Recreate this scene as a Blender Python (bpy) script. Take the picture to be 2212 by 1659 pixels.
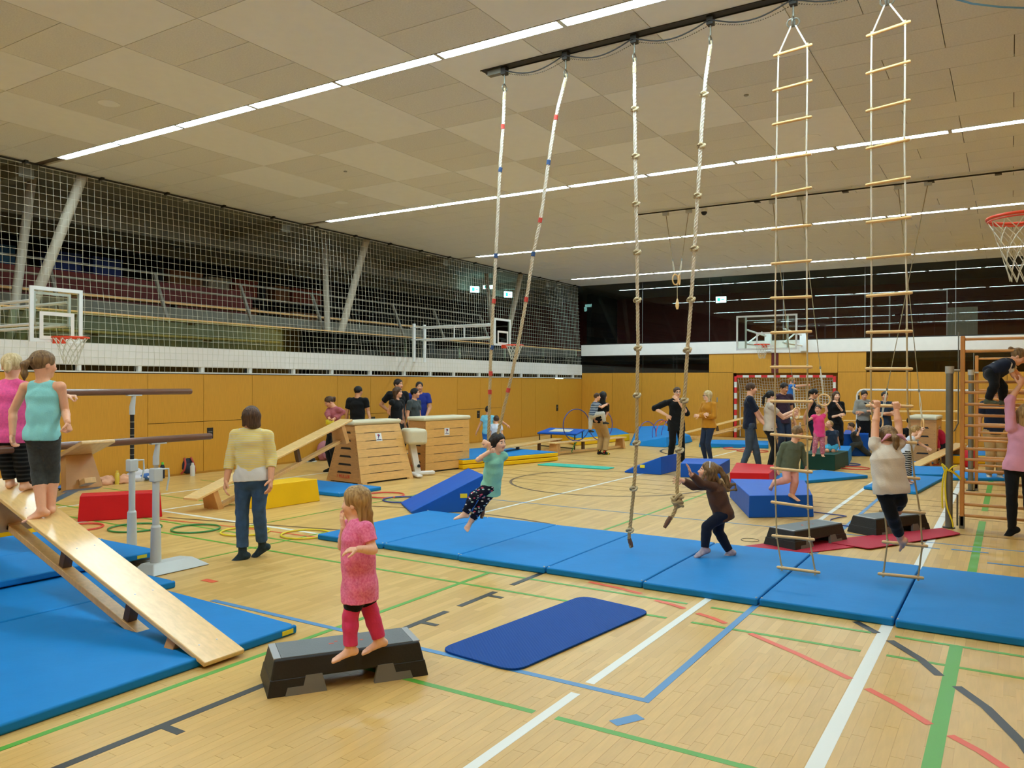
import bpy, bmesh, math, random
import numpy as np
from mathutils import Vector, Matrix, noise

for _o in list(bpy.data.objects):
    bpy.data.objects.remove(_o)
SC = bpy.context.scene
COL = SC.collection
rnd = random.Random(7)

# ------------------------------------------------------------------ camera
FPX, YAW, PITCH, ROLL, CAMH = 1714.9, 0.561476, -0.0023983, 0.0036503, 1.82
W, H = 2212, 1659
def _axes():
    cy, sy, cp, sp, cr, sr = (math.cos(YAW), math.sin(YAW), math.cos(PITCH),
                              math.sin(PITCH), math.cos(ROLL), math.sin(ROLL))
    F = Vector((-sy*cp, cy*cp, sp)); R = Vector((cy, sy, 0)); U = R.cross(F)
    return F, cr*R + sr*U, -sr*R + cr*U
CF, CR, CU = _axes()
CAM = Vector((0, 0, CAMH))
cam = bpy.data.objects.new('camera', bpy.data.cameras.new('camera'))
COL.objects.link(cam)
cam.matrix_world = Matrix(((CR.x, CU.x, -CF.x, 0), (CR.y, CU.y, -CF.y, 0),
                           (CR.z, CU.z, -CF.z, CAMH), (0, 0, 0, 1)))
cam.data.sensor_width = 36
cam.data.lens = FPX / W * 36
cam.data.clip_start = .05
cam.data.clip_end = 200
SC.camera = cam

# world: night outside, almost no light of its own
wd = bpy.data.worlds.new('night'); SC.world = wd; wd.use_nodes = True
wd.node_tree.nodes['Background'].inputs[0].default_value = (.02, .025, .04, 1)
wd.node_tree.nodes['Background'].inputs[1].default_value = .3
SC.view_settings.view_transform = 'Standard'
SC.view_settings.look = 'None'
SC.view_settings.exposure = 0.0
SC.view_settings.gamma = 1
SC.view_settings.use_curve_mapping = False
LAMP = 86.0          # emission of the ceiling strip lights

# ------------------------------------------------------------------ picture -> place
def ray(px, py):
    return CF*FPX + CR*(px - W/2) - CU*(py - H/2)
def fl(px, py, z=0.):
    d = ray(px, py); return CAM + d*((z - CAMH)/d.z)
def onx(px, py, x):
    d = ray(px, py); return CAM + d*(x/d.x)
def ony(px, py, y):
    d = ray(px, py); return CAM + d*(y/d.y)
def dep(px, py, D):
    return CAM + ray(px, py)*(D/FPX)
def depth_of(p):
    return (Vector(p) - CAM).dot(CF)

# ------------------------------------------------------------------ materials
def lin(c):
    return tuple((x/12.92 if x <= .04045 else ((x+.055)/1.055)**2.4) for x in [v/255. for v in c]) + (1,)
MATS = {}
def M(name, col, rough=.55, metal=0., var=0., vscale=6., stretch=(1, 1, 1), bump=0., bscale=60., spec=.5,
      col2=None, emit=0., trans=0., alpha=1., rand=0., sheen=0., obj=True):
    """procedural principled material: noise-mixed colour, optional bump, per-object tint"""
    if name in MATS: return MATS[name]
    m = bpy.data.materials.new(name); m.use_nodes = True
    nt = m.node_tree; N = nt.nodes; L = nt.links
    b = N['Principled BSDF']
    c = lin(col)
    b.inputs['Base Color'].default_value = c
    b.inputs['Roughness'].default_value = rough
    b.inputs['Metallic'].default_value = metal
    b.inputs['Specular IOR Level'].default_value = spec
    if sheen: b.inputs['Sheen Weight'].default_value = sheen
    if trans: b.inputs['Transmission Weight'].default_value = trans
    if alpha < 1: b.inputs['Alpha'].default_value = alpha
    if emit:
        b.inputs['Emission Color'].default_value = c
        b.inputs['Emission Strength'].default_value = emit
    tc = mp = None
    if var or bump or col2:
        tc = N.new('ShaderNodeTexCoord'); mp = N.new('ShaderNodeMapping')
        mp.inputs['Scale'].default_value = stretch
        L.new(tc.outputs['Object' if obj else 'Generated'], mp.inputs['Vector'])
    last = None
    if var or col2:
        n = N.new('ShaderNodeTexNoise'); n.inputs['Scale'].default_value = vscale
        n.inputs['Detail'].default_value = 4
        L.new(mp.outputs[0], n.inputs['Vector'])
        r = N.new('ShaderNodeMapRange'); r.inputs[1].default_value = .3; r.inputs[2].default_value = .7
        L.new(n.outputs['Fac'], r.inputs[0])
        mx = N.new('ShaderNodeMix'); mx.data_type = 'RGBA'
        k = 1 - var
        mx.inputs['A'].default_value = lin(col2) if col2 else (c[0]*k, c[1]*k, c[2]*k, 1)
        mx.inputs['B'].default_value = c if col2 else tuple(min(1, x*(1+var*.6)) for x in c[:3]) + (1,)
        L.new(r.outputs[0], mx.inputs['Factor'])
        last = mx.outputs['Result']
        L.new(last, b.inputs['Base Color'])
    if rand:
        oi = N.new('ShaderNodeObjectInfo'); hs = N.new('ShaderNodeHueSaturation')
        r2 = N.new('ShaderNodeMapRange'); r2.inputs[3].default_value = 1 - rand; r2.inputs[4].default_value = 1 + rand
        L.new(oi.outputs['Random'], r2.inputs[0]); L.new(r2.outputs[0], hs.inputs['Value'])
        if last: L.new(last, hs.inputs['Color'])
        else: hs.inputs['Color'].default_value = c
        last = hs.outputs[0]; L.new(last, b.inputs['Base Color'])
    if bump:
        n = N.new('ShaderNodeTexNoise'); n.inputs['Scale'].default_value = bscale; n.inputs['Detail'].default_value = 3
        L.new(mp.outputs[0], n.inputs['Vector'])
        bp = N.new('ShaderNodeBump'); bp.inputs['Strength'].default_value = bump; bp.inputs['Distance'].default_value = .02
        L.new(n.outputs['Fac'], bp.inputs['Height']); L.new(bp.outputs[0], b.inputs['Normal'])
    MATS[name] = m
    return m

def floor_mat():
    m = bpy.data.materials.new('parquet'); m.use_nodes = True
    nt = m.node_tree; N = nt.nodes; L = nt.links; b = N['Principled BSDF']
    tc = N.new('ShaderNodeTexCoord'); mp = N.new('ShaderNodeMapping')
    mp.inputs['Rotation'].default_value = (0, 0, math.pi/2)
    L.new(tc.outputs['Object'], mp.inputs['Vector'])
    br = N.new('ShaderNodeTexBrick'); br.offset = .43; br.inputs['Scale'].default_value = 1
    br.inputs['Brick Width'].default_value = .52; br.inputs['Row Height'].default_value = .066
    br.inputs['Mortar Size'].default_value = .0007
    br.inputs['Color1'].default_value = lin((218, 178, 108)); br.inputs['Color2'].default_value = lin((200, 158, 88))
    br.inputs['Mortar'].default_value = lin((168, 128, 78))
    L.new(mp.outputs[0], br.inputs['Vector'])
    n = N.new('ShaderNodeTexNoise'); n.inputs['Scale'].default_value = 3
    m2 = N.new('ShaderNodeMapping'); m2.inputs['Scale'].default_value = (9, .8, 1)
    L.new(tc.outputs['Object'], m2.inputs['Vector']); L.new(m2.outputs[0], n.inputs['Vector'])
    hs = N.new('ShaderNodeHueSaturation'); r = N.new('ShaderNodeMapRange')
    r.inputs[3].default_value = .92; r.inputs[4].default_value = 1.08
    L.new(n.outputs['Fac'], r.inputs[0]); L.new(r.outputs[0], hs.inputs['Value'])
    L.new(br.outputs['Color'], hs.inputs['Color']); L.new(hs.outputs[0], b.inputs['Base Color'])
    b.inputs['Roughness'].default_value = .32; b.inputs['Specular IOR Level'].default_value = .28
    MATS['parquet'] = m
    return m
floor_mat()
M('plank', (209, 168, 98), .32, var=.07, vscale=14, stretch=(3, .35, 1), rand=.055, spec=.28)
M('birch', (196, 139, 43), .42, var=.1, vscale=9, stretch=(9, 9, .5), rand=.06, spec=.4)
M('birch_dark', (176, 120, 34), .42, var=.1, vscale=9, stretch=(9, 9, .5), rand=.05, spec=.4)
M('wall_backing', (70, 44, 16), .7)
M('white_paint', (228, 222, 214), .5, var=.03)
M('white_metal', (230, 232, 230), .35, var=.03)
M('grey_metal', (150, 150, 146), .35, metal=.6)
M('galv', (120, 118, 108), .42, metal=.55, var=.12, vscale=8)
M('dark_metal', (52, 50, 46), .45, metal=.5)
M('black', (16, 16, 16), .6)
M('ceil_smooth', (236, 238, 238), .65, var=.02)
M('ceil_rough', (226, 226, 222), .9, var=.08, vscale=55, bump=.35, bscale=120, rand=.03)
M('ceil_back', (92, 78, 60), .9)
M('alu', (186, 184, 176), .35, metal=.5)
M('column_paint', (168, 158, 140), .6)
M('gallery_metal', (128, 124, 112), .5)
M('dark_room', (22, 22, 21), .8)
M('red_room', (98, 26, 20), .7, var=.12)
M('gallery_concrete', (120, 120, 108), .85, var=.12)
M('net_cord', (206, 202, 184), .8)
M('hoop_orange', (222, 66, 28), .4)
M('beech', (222, 176, 112), .4, var=.12, vscale=6, stretch=(6, 6, 1.2))
M('beech_light', (230, 190, 128), .35, var=.08, vscale=5)
M('rope', (206, 188, 150), .9, var=.22, vscale=60, bump=.5, bscale=150)
M('rope_dark', (150, 132, 100), .9, var=.25, vscale=60, bump=.5, bscale=150)
M('line_white', (228, 228, 220), .4); M('line_green', (82, 158, 44), .4); M('line_black', (34, 32, 30), .4)
M('line_red', (224, 86, 48), .4); M('line_blue', (72, 132, 184), .4); M('line_brown', (96, 68, 42), .4); M('line_thin', (146, 108, 66), .4)
M('mat_blue', (20, 122, 190), .6, spec=.18, var=.05, vscale=3, bump=.08, bscale=14)
M('mat_blue_side', (8, 92, 166), .5, var=.05)
M('vinyl_blue', (14, 84, 180), .5, spec=.25, var=.05, vscale=3, bump=.12, bscale=9)
M('vinyl_red', (198, 22, 30), .5, spec=.25, var=.06, vscale=3, bump=.12, bscale=9)
M('vinyl_yellow', (232, 182, 8), .5, spec=.25, var=.05, vscale=3, bump=.12, bscale=9)
M('vinyl_green', (8, 62, 50), .5, spec=.25, var=.06, vscale=3, bump=.12, bscale=9)
M('cushion', (208, 198, 168), .6, var=.04, bump=.1, bscale=40)
M('label_yellow', (222, 204, 40), .5)
M('rubber_dark', (40, 38, 36), .7)

def glass_mat(name, tint, rough=.02, mixf=.5):
    m = bpy.data.materials.new(name); m.use_nodes = True
    nt = m.node_tree; N = nt.nodes; L = nt.links
    N.remove(N['Principled BSDF'])
    g = N.new('ShaderNodeBsdfGlossy'); g.inputs['Roughness'].default_value = rough
    g.inputs['Color'].default_value = (.9, .95, .92, 1)
    t = N.new('ShaderNodeBsdfTransparent'); t.inputs['Color'].default_value = tint
    fr = N.new('ShaderNodeFresnel'); fr.inputs['IOR'].default_value = mixf
    mx = N.new('ShaderNodeMixShader')
    L.new(fr.outputs[0], mx.inputs[0]); L.new(t.outputs[0], mx.inputs[1]); L.new(g.outputs[0], mx.inputs[2])
    L.new(mx.outputs[0], N['Material Output'].inputs['Surface'])
    MATS[name] = m
glass_mat('glass_clear', (.93, .97, .94, 1), .01, 1.45)
glass_mat('glass_green', (.72, .82, .72, 1), .02, 1.5)
glass_mat('glass_dark', (.86, .84, .82, 1), .01, 1.38)

def em(name, col, s):
    m = bpy.data.materials.new(name); m.use_nodes = True
    N = m.node_tree.nodes; b = N['Principled BSDF']
    b.inputs['Base Color'].default_value = lin(col); b.inputs['Emission Color'].default_value = lin(col)
    b.inputs['Emission Strength'].default_value = s
    MATS[name] = m
em('tube', (217, 245, 255), LAMP)
em('exit_glow', (170, 240, 235), 9.0)
em('exit_green', (40, 190, 160), 3.0)

def LS(a, b, n): return [a+(b-a)*i/(n-1) for i in range(n)]
def AR(a, b, s): return [float(x) for x in np.arange(a, b, s)]

# ------------------------------------------------------------------ mesh building
def origin_of(p):
    o = Vector((0, 0, 0))
    while p is not None:
        o = o + p.location; p = p.parent
    return o

def tag(o, label=None, cat=None, group=None, kind=None):
    if label: o['label'] = label
    if cat: o['category'] = cat
    if group: o['group'] = group
    if kind: o['kind'] = kind
    return o

def thing(name, label, cat, loc=(0, 0, 0), group=None):
    o = bpy.data.objects.new(name, None); COL.objects.link(o)
    o.empty_display_size = .1; o.location = loc
    return tag(o, label, cat, group)

class MB:
    def __init__(s): s.v = []; s.f = []
    def add(s, vs, fs):
        n = len(s.v); s.v += [tuple(v) for v in vs]; s.f += [tuple(i+n for i in f) for f in fs]; return s
    def obox(s, o, ex, ey, ez):
        o, ex, ey, ez = map(Vector, (o, ex, ey, ez))
        vs = [o, o+ex, o+ex+ey, o+ey, o+ez, o+ex+ez, o+ex+ey+ez, o+ey+ez]
        fs = [(0, 3, 2, 1), (4, 5, 6, 7), (0, 1, 5, 4), (1, 2, 6, 5), (2, 3, 7, 6), (3, 0, 4, 7)]
        if ex.cross(ey).dot(ez) < 0: fs = [f[::-1] for f in fs]
        return s.add(vs, fs)
    def box(s, x0, x1, y0, y1, z0, z1):
        return s.obox((x0, y0, z0), (x1-x0, 0, 0), (0, y1-y0, 0), (0, 0, z1-z0))
    def cbox(s, c, size, rz=0., tilt=None):
        R = Matrix.Rotation(rz, 3, 'Z')
        if tilt is not None: R = R @ tilt
        ex, ey, ez = [R @ Vector(a) for a in ((size[0], 0, 0), (0, size[1], 0), (0, 0, size[2]))]
        return s.obox(Vector(c) - (ex+ey+ez)/2, ex, ey, ez)
    def hexa(s, b, t):
        """8-corner solid: bottom loop b, top loop t (ccw from above)"""
        return s.add(list(b)+list(t), [(3, 2, 1, 0), (4, 5, 6, 7), (0, 1, 5, 4), (1, 2, 6, 5), (2, 3, 7, 6), (3, 0, 4, 7)])
    def prism(s, pts, vec):
        n = len(pts); vec = Vector(vec); pts = [Vector(p) for p in pts]
        nrm = Vector((0, 0, 0))
        for i in range(n): nrm += (pts[i]-pts[0]).cross(pts[(i+1) % n]-pts[0])
        fs = [tuple(range(n))[::-1], tuple(range(n, 2*n))] + [(i, (i+1) % n, n+(i+1) % n, n+i) for i in range(n)]
        if nrm.dot(vec) < 0: fs = [f[::-1] for f in fs]
        return s.add(pts+[p+vec for p in pts], fs)
    def cyl(s, a, b, r0, r1=None, n=12, caps=True):
        a, b = Vector(a), Vector(b); r1 = r0 if r1 is None else r1
        d = (b-a).normalized(); x = d.orthogonal().normalized(); y = d.cross(x)
        vs = []
        for p, r in ((a, r0), (b, r1)):
            vs += [p + x*(r*math.cos(2*math.pi*i/n)) + y*(r*math.sin(2*math.pi*i/n)) for i in range(n)]
        fs = [(i, (i+1) % n, n+(i+1) % n, n+i) for i in range(n)]
        if caps: fs += [tuple(range(n))[::-1], tuple(range(n, 2*n))]
        return s.add(vs, fs)
    def tube(s, pts, r, n=8, closed=False, caps=True):
        pts = [Vector(p) for p in pts]; m = len(pts)
        rr = r if isinstance(r, (list, tuple)) else [r]*m
        vs = []; x = None
        for i, p in enumerate(pts):
            if closed: d = pts[(i+1) % m] - pts[i-1]
            else: d = pts[min(i+1, m-1)] - pts[max(i-1, 0)]
            if d.length < 1e-9: d = Vector((0, 0, 1))
            d.normalize()
            if x is None: x = d.orthogonal().normalized()
            x = (x - d*x.dot(d))
            if x.length < 1e-6: x = d.orthogonal()
            x.normalize(); y = d.cross(x)
            vs += [p + x*(rr[i]*math.cos(2*math.pi*k/n)) + y*(rr[i]*math.sin(2*math.pi*k/n)) for k in range(n)]
        fs = []
        for i in range(m if closed else m-1):
            j = (i+1) % m
            fs += [(i*n+k, i*n+(k+1) % n, j*n+(k+1) % n, j*n+k) for k in range(n)]
        if caps and not closed: fs += [tuple(range(n))[::-1], tuple(range((m-1)*n, m*n))]
        return s.add(vs, fs)
    def ball(s, c, r, nu=12, nv=8, sc=(1, 1, 1)):
        c = Vector(c); vs = [c+Vector((0, 0, r*sc[2]))]
        for j in range(1, nv):
            t = math.pi*j/nv
            vs += [c+Vector((r*sc[0]*math.sin(t)*math.cos(2*math.pi*i/nu), r*sc[1]*math.sin(t)*math.sin(2*math.pi*i/nu), r*sc[2]*math.cos(t))) for i in range(nu)]
        vs.append(c-Vector((0, 0, r*sc[2])))
        fs = [(0, 1+i, 1+(i+1) % nu) for i in range(nu)]
        for j in range(nv-2):
            a = 1+j*nu; b = a+nu
            fs += [(a+i, b+i, b+(i+1) % nu, a+(i+1) % nu) for i in range(nu)]
        a = 1+(nv-2)*nu; e = len(vs)-1
        fs += [(a+(i+1) % nu, a+i, e) for i in range(nu)]
        return s.add(vs, fs)
    def torus(s, c, nrm, R, r, n=40, k=8):
        c = Vector(c); nrm = Vector(nrm).normalized(); x = nrm.orthogonal().normalized(); y = nrm.cross(x)
        return s.tube([c + x*(R*math.cos(2*math.pi*i/n)) + y*(R*math.sin(2*math.pi*i/n)) for i in range(n)], r, k, closed=True)
    def build(s, name, mat, parent=None, smooth=False, bevel=0., seg=2, loc=None, angle=35):
        me = bpy.data.meshes.new(name)
        org = origin_of(parent) if parent is not None else Vector(loc or (0, 0, 0))
        me.from_pydata([tuple(Vector(v)-org) for v in s.v], [], s.f)
        me.validate(); me.update()
        if bevel:
            bm = bmesh.new(); bm.from_mesh(me)
            bmesh.ops.remove_doubles(bm, verts=bm.verts, dist=1e-5)
            es = [e for e in bm.edges if len(e.link_faces) == 2 and e.calc_face_angle(0) > math.radians(25)]
            bmesh.ops.bevel(bm, geom=es, offset=bevel, segments=seg, profile=.5, affect='EDGES', clamp_overlap=True)
            bm.to_mesh(me); bm.free()
        if smooth or bevel:
            me.polygons.foreach_set('use_smooth', [True]*len(me.polygons))
            me.set_sharp_from_angle(angle=math.radians(angle if smooth else 75))
        mats = mat if isinstance(mat, (list, tuple)) else [mat]
        for mm in mats: me.materials.append(MATS[mm] if isinstance(mm, str) else mm)
        o = bpy.data.objects.new(name, me); COL.objects.link(o)
        if bevel and not smooth:
            w_ = o.modifiers.new('weighted', 'WEIGHTED_NORMAL'); w_.weight = 80; w_.keep_sharp = False
        if parent is not None: o.parent = parent
        elif loc is not None: o.location = loc
        return o

def struct(name, mb, mat, **k):
    o = mb.build(name, mat, **k); o['kind'] = 'structure'; return o
def inst(src, name, parent=None, loc=None, rot=None, mat=None):
    o = bpy.data.objects.new(name, src.data); COL.objects.link(o)
    if parent is not None: o.parent = parent
    if loc is not None: o.location = loc
    if rot is not None: o.rotation_euler = rot
    return o
def copy_tree(o, parent=None):
    c = o.copy(); COL.objects.link(c)
    if parent is not None: c.parent = parent
    for ch in list(o.children): copy_tree(ch, c)
    return c
FONT = None
def text(body, size, mat, parent, org, ex, ey, extrude=.001, name='lettering', align='CENTER'):
    """flat lettering laid on a surface: org = centre, ex/ey = reading and up directions"""
    cu = bpy.data.curves.new(name, 'FONT'); cu.body = body; cu.size = size; cu.extrude = extrude
    cu.align_x = align; cu.align_y = 'CENTER'
    o = bpy.data.objects.new(name, cu); COL.objects.link(o); o.parent = parent
    ex = Vector(ex).normalized(); ey = Vector(ey).normalized(); ez = ex.cross(ey)
    p = Vector(org) - origin_of(parent)
    o.matrix_local = Matrix(((ex.x, ey.x, ez.x, p.x), (ex.y, ey.y, ez.y, p.y), (ex.z, ey.z, ez.z, p.z), (0, 0, 0, 1)))
    cu.materials.append(MATS[mat])
    dg = bpy.context.evaluated_depsgraph_get(); me = bpy.data.meshes.new_from_object(o.evaluated_get(dg))
    n = bpy.data.objects.new(name, me); COL.objects.link(n); n.parent = parent; n.matrix_local = o.matrix_local.copy(); n['kind'] = 'stuff'
    bpy.data.objects.remove(o)
    return n
# ================================================================== the hall
XL, XR, YF, YB, ZC = -13.53, 1.25, -.75, 26.4, 5.4

# ---- floor
FLOOR = struct('floor', MB().box(XL-.1, XR+.1, YF-.1, YB+.1, -.12, 0), 'parquet')
pk = MB().box(-.0325, .0325, -.259, .259, 0, .0012).build('plank', 'plank', parent=FLOOR)
cnt = 0
def visible(x, y, m=0):
    q = Vector((x, y, 0)) - CAM; z = q.dot(CF)
    if z < .3: return False
    return -m < q.dot(CR)/z*FPX + W/2 < W+m and -q.dot(CU)/z*FPX + H/2 < H+m
cand = []
for i in range(-80, 20):
    for j in range(2, 14):
        x = i*.066; y = j*.52 + (i % 5)*.104 + (.05 if i % 2 else 0)
        if visible(x, y, 60): cand.append((depth_of((x, y, 0)), x, y))
cand.sort()
for k, (d, x, y) in enumerate(cand[:299]):
    if k == 0: pk.location = (x, y, 0)
    else: inst(pk, 'plank', FLOOR, (x, y, 0))

LZ = .0016
LN = [0]
def nz():
    LN[0] += 1; return .0013+LN[0]*.000022
def line_rect(x0, x1, y0, y1, mat):
    return MB().box(x0, x1, y0, y1, .0011, nz()+.0006).build('court_line', mat, parent=FLOOR)
def hx(y, x0, x1, mat, w=.05): line_rect(min(x0, x1), max(x0, x1), y-w/2, y+w/2, mat)
def vy(x, y0, y1, mat, w=.05): line_rect(x-w/2, x+w/2, min(y0, y1), max(y0, y1), mat)
def poly(pts, mat, w=.05):
    mb = MB(); pts = [Vector((p[0], p[1], 0)) for p in pts]
    L_, R_ = [], []
    for i, p in enumerate(pts):
        d = (pts[min(i+1, len(pts)-1)] - pts[max(i-1, 0)]).normalized(); n = Vector((-d.y, d.x, 0))*(w/2)
        L_.append(p+n); R_.append(p-n)
    z = Vector((0, 0, nz()-.0006))
    vs = [q+z for q in L_] + [q+z for q in R_]; k = len(pts)
    top = [v + Vector((0, 0, .0012)) for v in vs]
    mb.add(top, [(i, k+i, k+i+1, i+1) for i in range(k-1)])
    return mb.build('court_line', mat, parent=FLOOR)
def arc(cx, cy, r, a0, a1, mat, w=.05, n=28):
    poly([(cx+r*math.cos(math.radians(a0+(a1-a0)*i/n)), cy+r*math.sin(math.radians(a0+(a1-a0)*i/n))) for i in range(n+1)], mat, w)
vy(-2.15, 1.2, 4.13, 'line_white', .06); vy(-2.15, 4.31, 18.6, 'line_white', .06)
vy(-.78, 1., 22.5, 'line_white', .08)
vy(-6.22, 8.6, 24.5, 'line_white', .05)
hx(6.79, -10.05, -6.2, 'line_white', .06); vy(-10.12, 4.2, 8.4, 'line_white', .05)
vy(-11.55, 5.5, 20., 'line_white', .05)
hx(6.30, -12., -2.25, 'line_green', .04); hx(6.30, -2.05, -.86, 'line_green', .04); hx(6.30, -.7, 1.2, 'line_green', .04)
hx(5.83, -12., -2.25, 'line_green', .04); hx(5.83, -2.05, -.86, 'line_green', .04); hx(5.83, -.7, 1.2, 'line_green', .04)
hx(3.77, -4.2, -2.22, 'line_green', .045); hx(3.77, -2.08, .2, 'line_green', .045)
vy(-4.21, .2, 6.28, 'line_green', .045); vy(-4.24, 8.9, 14., 'line_green', .04)
vy(-.315, 1., 6.3, 'line_green', .08); vy(-.315, 8.6, 12.2, 'line_green', .08); vy(-.315, 13.2, 17.4, 'line_green', .08)
vy(-8.1, 6.2, 10.6, 'line_green', .03); vy(-7., 5.0, 6.9, 'line_green', .03); hx(7.7, -13, -9.6, 'line_green', .03); hx(9.3, -12.6, -6.3, 'line_green', .03)
vy(-3.78, .8, 5.05, 'line_black', .055); vy(-3.78, 5.22, 5.75, 'line_black', .055); vy(-3.78, 6.02, 6.55, 'line_black', .055)
for y in (2.56, 4.72, 5.62): hx(y, -3.78, -3.62, 'line_black', .05)
poly([(-6.4, 7.25), (-7.3, 7.02), (-9.5, 6.5)], 'line_brown', .04)
poly([(-1.0, 6.53), (-.82, 6.31)], 'line_black', .06)
poly([(-.72, 6.18), (-.5, 5.87), (-.37, 5.6)], 'line_black', .06)
poly([(-.27, 5.46), (-.11, 5.19), (.06, 4.76), (.18, 4.3), (.22, 3.8)], 'line_black', .06)
for a, b in (((-3.25, 6.5), (-2.69, 6.38)), ((-2.51, 6.25), (-2.22, 6.15)), ((-2.09, 6.08), (-1.82, 5.94)),
             ((-1.60, 5.80), (-.83, 5.24)), ((-.72, 5.13), (-.36, 4.77)), ((-.26, 4.68), (.0, 4.40))):
    poly([a, ((a[0]+b[0])/2+.01, (a[1]+b[1])/2+.012), b], 'line_red', .05)
hx(4.65, -6.25, -6.09, 'line_red', .07); poly([(-9.5, 6.37), (-8.1, 6.55), (-6.8, 6.63)], 'line_red', .04)
hx(4.25, -5.6, -1.735, 'line_blue', .05); vy(-1.76, 4.225, 6.6, 'line_blue', .05); vy(-1.77, 8.9, 14.5, 'line_blue', .05)
poly([(-1.79, 3.87), (-1.70, 4.03)], 'line_blue', .075)
arc(-6.2, 13.2, 1.8, 0, 360, 'line_brown', .05, 56)
arc(-6.2, 4.6, 4.45, 62, 118, 'line_brown', .04)
hx(10.24, -7, 1, 'line_blue', .03); hx(11.0, -3, 1, 'line_thin', .02)
for y in (12.3, 12.75, 13.3, 13.9): hx(y, -11.5, 1.1, 'line_thin', .018)
for y in (15.9, 16.6, 17.6): hx(y, -12, 1.1, 'line_thin', .022)
arc(-6.2, 20.6, 1.8, 150, 290, 'line_black', .06)
hx(9.95, -.55, -.2, 'line_blue', .05); hx(9.4, -.2, .15, 'line_blue', .05); hx(9.9, -1.0, -.66, 'line_blue', .04)
def floor_socket(px, py, r):
    c = fl(px, py)
    MB().torus((c.x, c.y, .002), (0, 0, 1), r, .004, 24, 4).build('floor_socket', 'dark_metal', parent=FLOOR)

floor_socket(1620, 1167, .1); floor_socket(906, 1126, .09)

# ---- left wall: wooden panels below, ribbon window, white beam, open gallery above
WL = struct('wall_left', MB().box(XL-.14, XL-.025, YF, YB, 0, 1.95), 'wall_backing')
def panel(wall, x0, x1, y0, y1, z0, z1, mat='birch', name='wood_panel', bev=.002):
    return MB().box(x0, x1, y0, y1, z0, z1).build(name, mat, parent=wall)
G = .005
cols = [-.75, .4, 1.5, 4.0, 5.2, 6.4, 8.85, 10.05, 11.24, 13.74, 14.89, 16.09, 18.55, 19.71, 20.89, 22.1, 23.0, 24.56, 26.4]
split = {(8.85, 10.05), (10.05, 11.24), (13.74, 14.89), (14.89, 16.09), (18.55, 19.71), (19.71, 20.89), (4.0, 5.2), (5.2, 6.4)}
for a, b in zip(cols, cols[1:]):
    if (a, b) in split:
        panel(WL, XL-.025, XL, a+G, b-G, .04, 1.02-G); panel(WL, XL-.025, XL, a+G, b-G, 1.02+G, 1.95)
    else:
        panel(WL, XL-.025, XL, a+G, b-G, .04, 1.95)
struct('baseboard_left', MB().box(XL-.02, XL+.004, YF, YB, 0, .04), 'birch_dark')
for y, z in ((10.2, .78), (19.62, .85), (24.5, .92), (14.98, .83)):
    h = MB().box(XL-.004, XL+.006, y-.07, y+.07, z-.11, z+.11).build('recessed_handle', 'dark_metal', parent=WL)
    MB().box(XL+.004, XL+.012, y-.045, y+.045, z+.02, z+.035).build('latch', 'grey_metal', parent=h)
WIN = struct('window_1', MB().box(XL-.10, XL-.02, YF, YB, 1.965, 1.99), 'white_metal')
MB().box(XL-.09, XL-.085, YF, YB, 1.99, 2.1).build('pane', 'glass_dark', parent=WIN)
for y in (1.2, 2.5, 3.8, 5.1, 6.35, 7.58, 8.70, 10.04, 11.2, 12.4, 13.58, 14.91, 16.22, 17.32, 18.42, 19.71, 21.02, 22.14, 23.26, 24.5, 25.75):
    MB().box(XL-.08, XL-.01, y-.035, y+.035, 1.99, 2.1).build('mullion', 'white_metal', parent=WIN)
struct('trim_1', MB().box(XL-.16, XL, YF, YB, 2.09, 2.465), 'white_paint', bevel=.004)
struct('wall_storage', MB().box(XL-2.2, XL-2.1, YF, YB, 0, 2.2), 'dark_room')
# glass balustrade on the beam, pane by pane
GB = thing('glass_balustrade', 'greenish glass balustrade along the gallery above the white beam', 'balustrade', (XL-.06, 13, 2.46))
ys = [YF+.02] + [1.7+2.44*i for i in range(11)]
for a, b in zip(ys, ys[1:] ):
    MB().box(XL-.066, XL-.054, a+.006, min(b, YB)-.006, 2.46, 3.0).build('pane', 'glass_green', parent=GB)
MB().box(XL-.08, XL-.04, YF, YB-.02, 2.995, 3.02).build('handrail', 'beech', parent=GB)
MB().box(XL-.08, XL-.04, YF, YB-.02, 2.455, 2.475).build('shoe_rail', 'alu', parent=GB)

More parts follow.
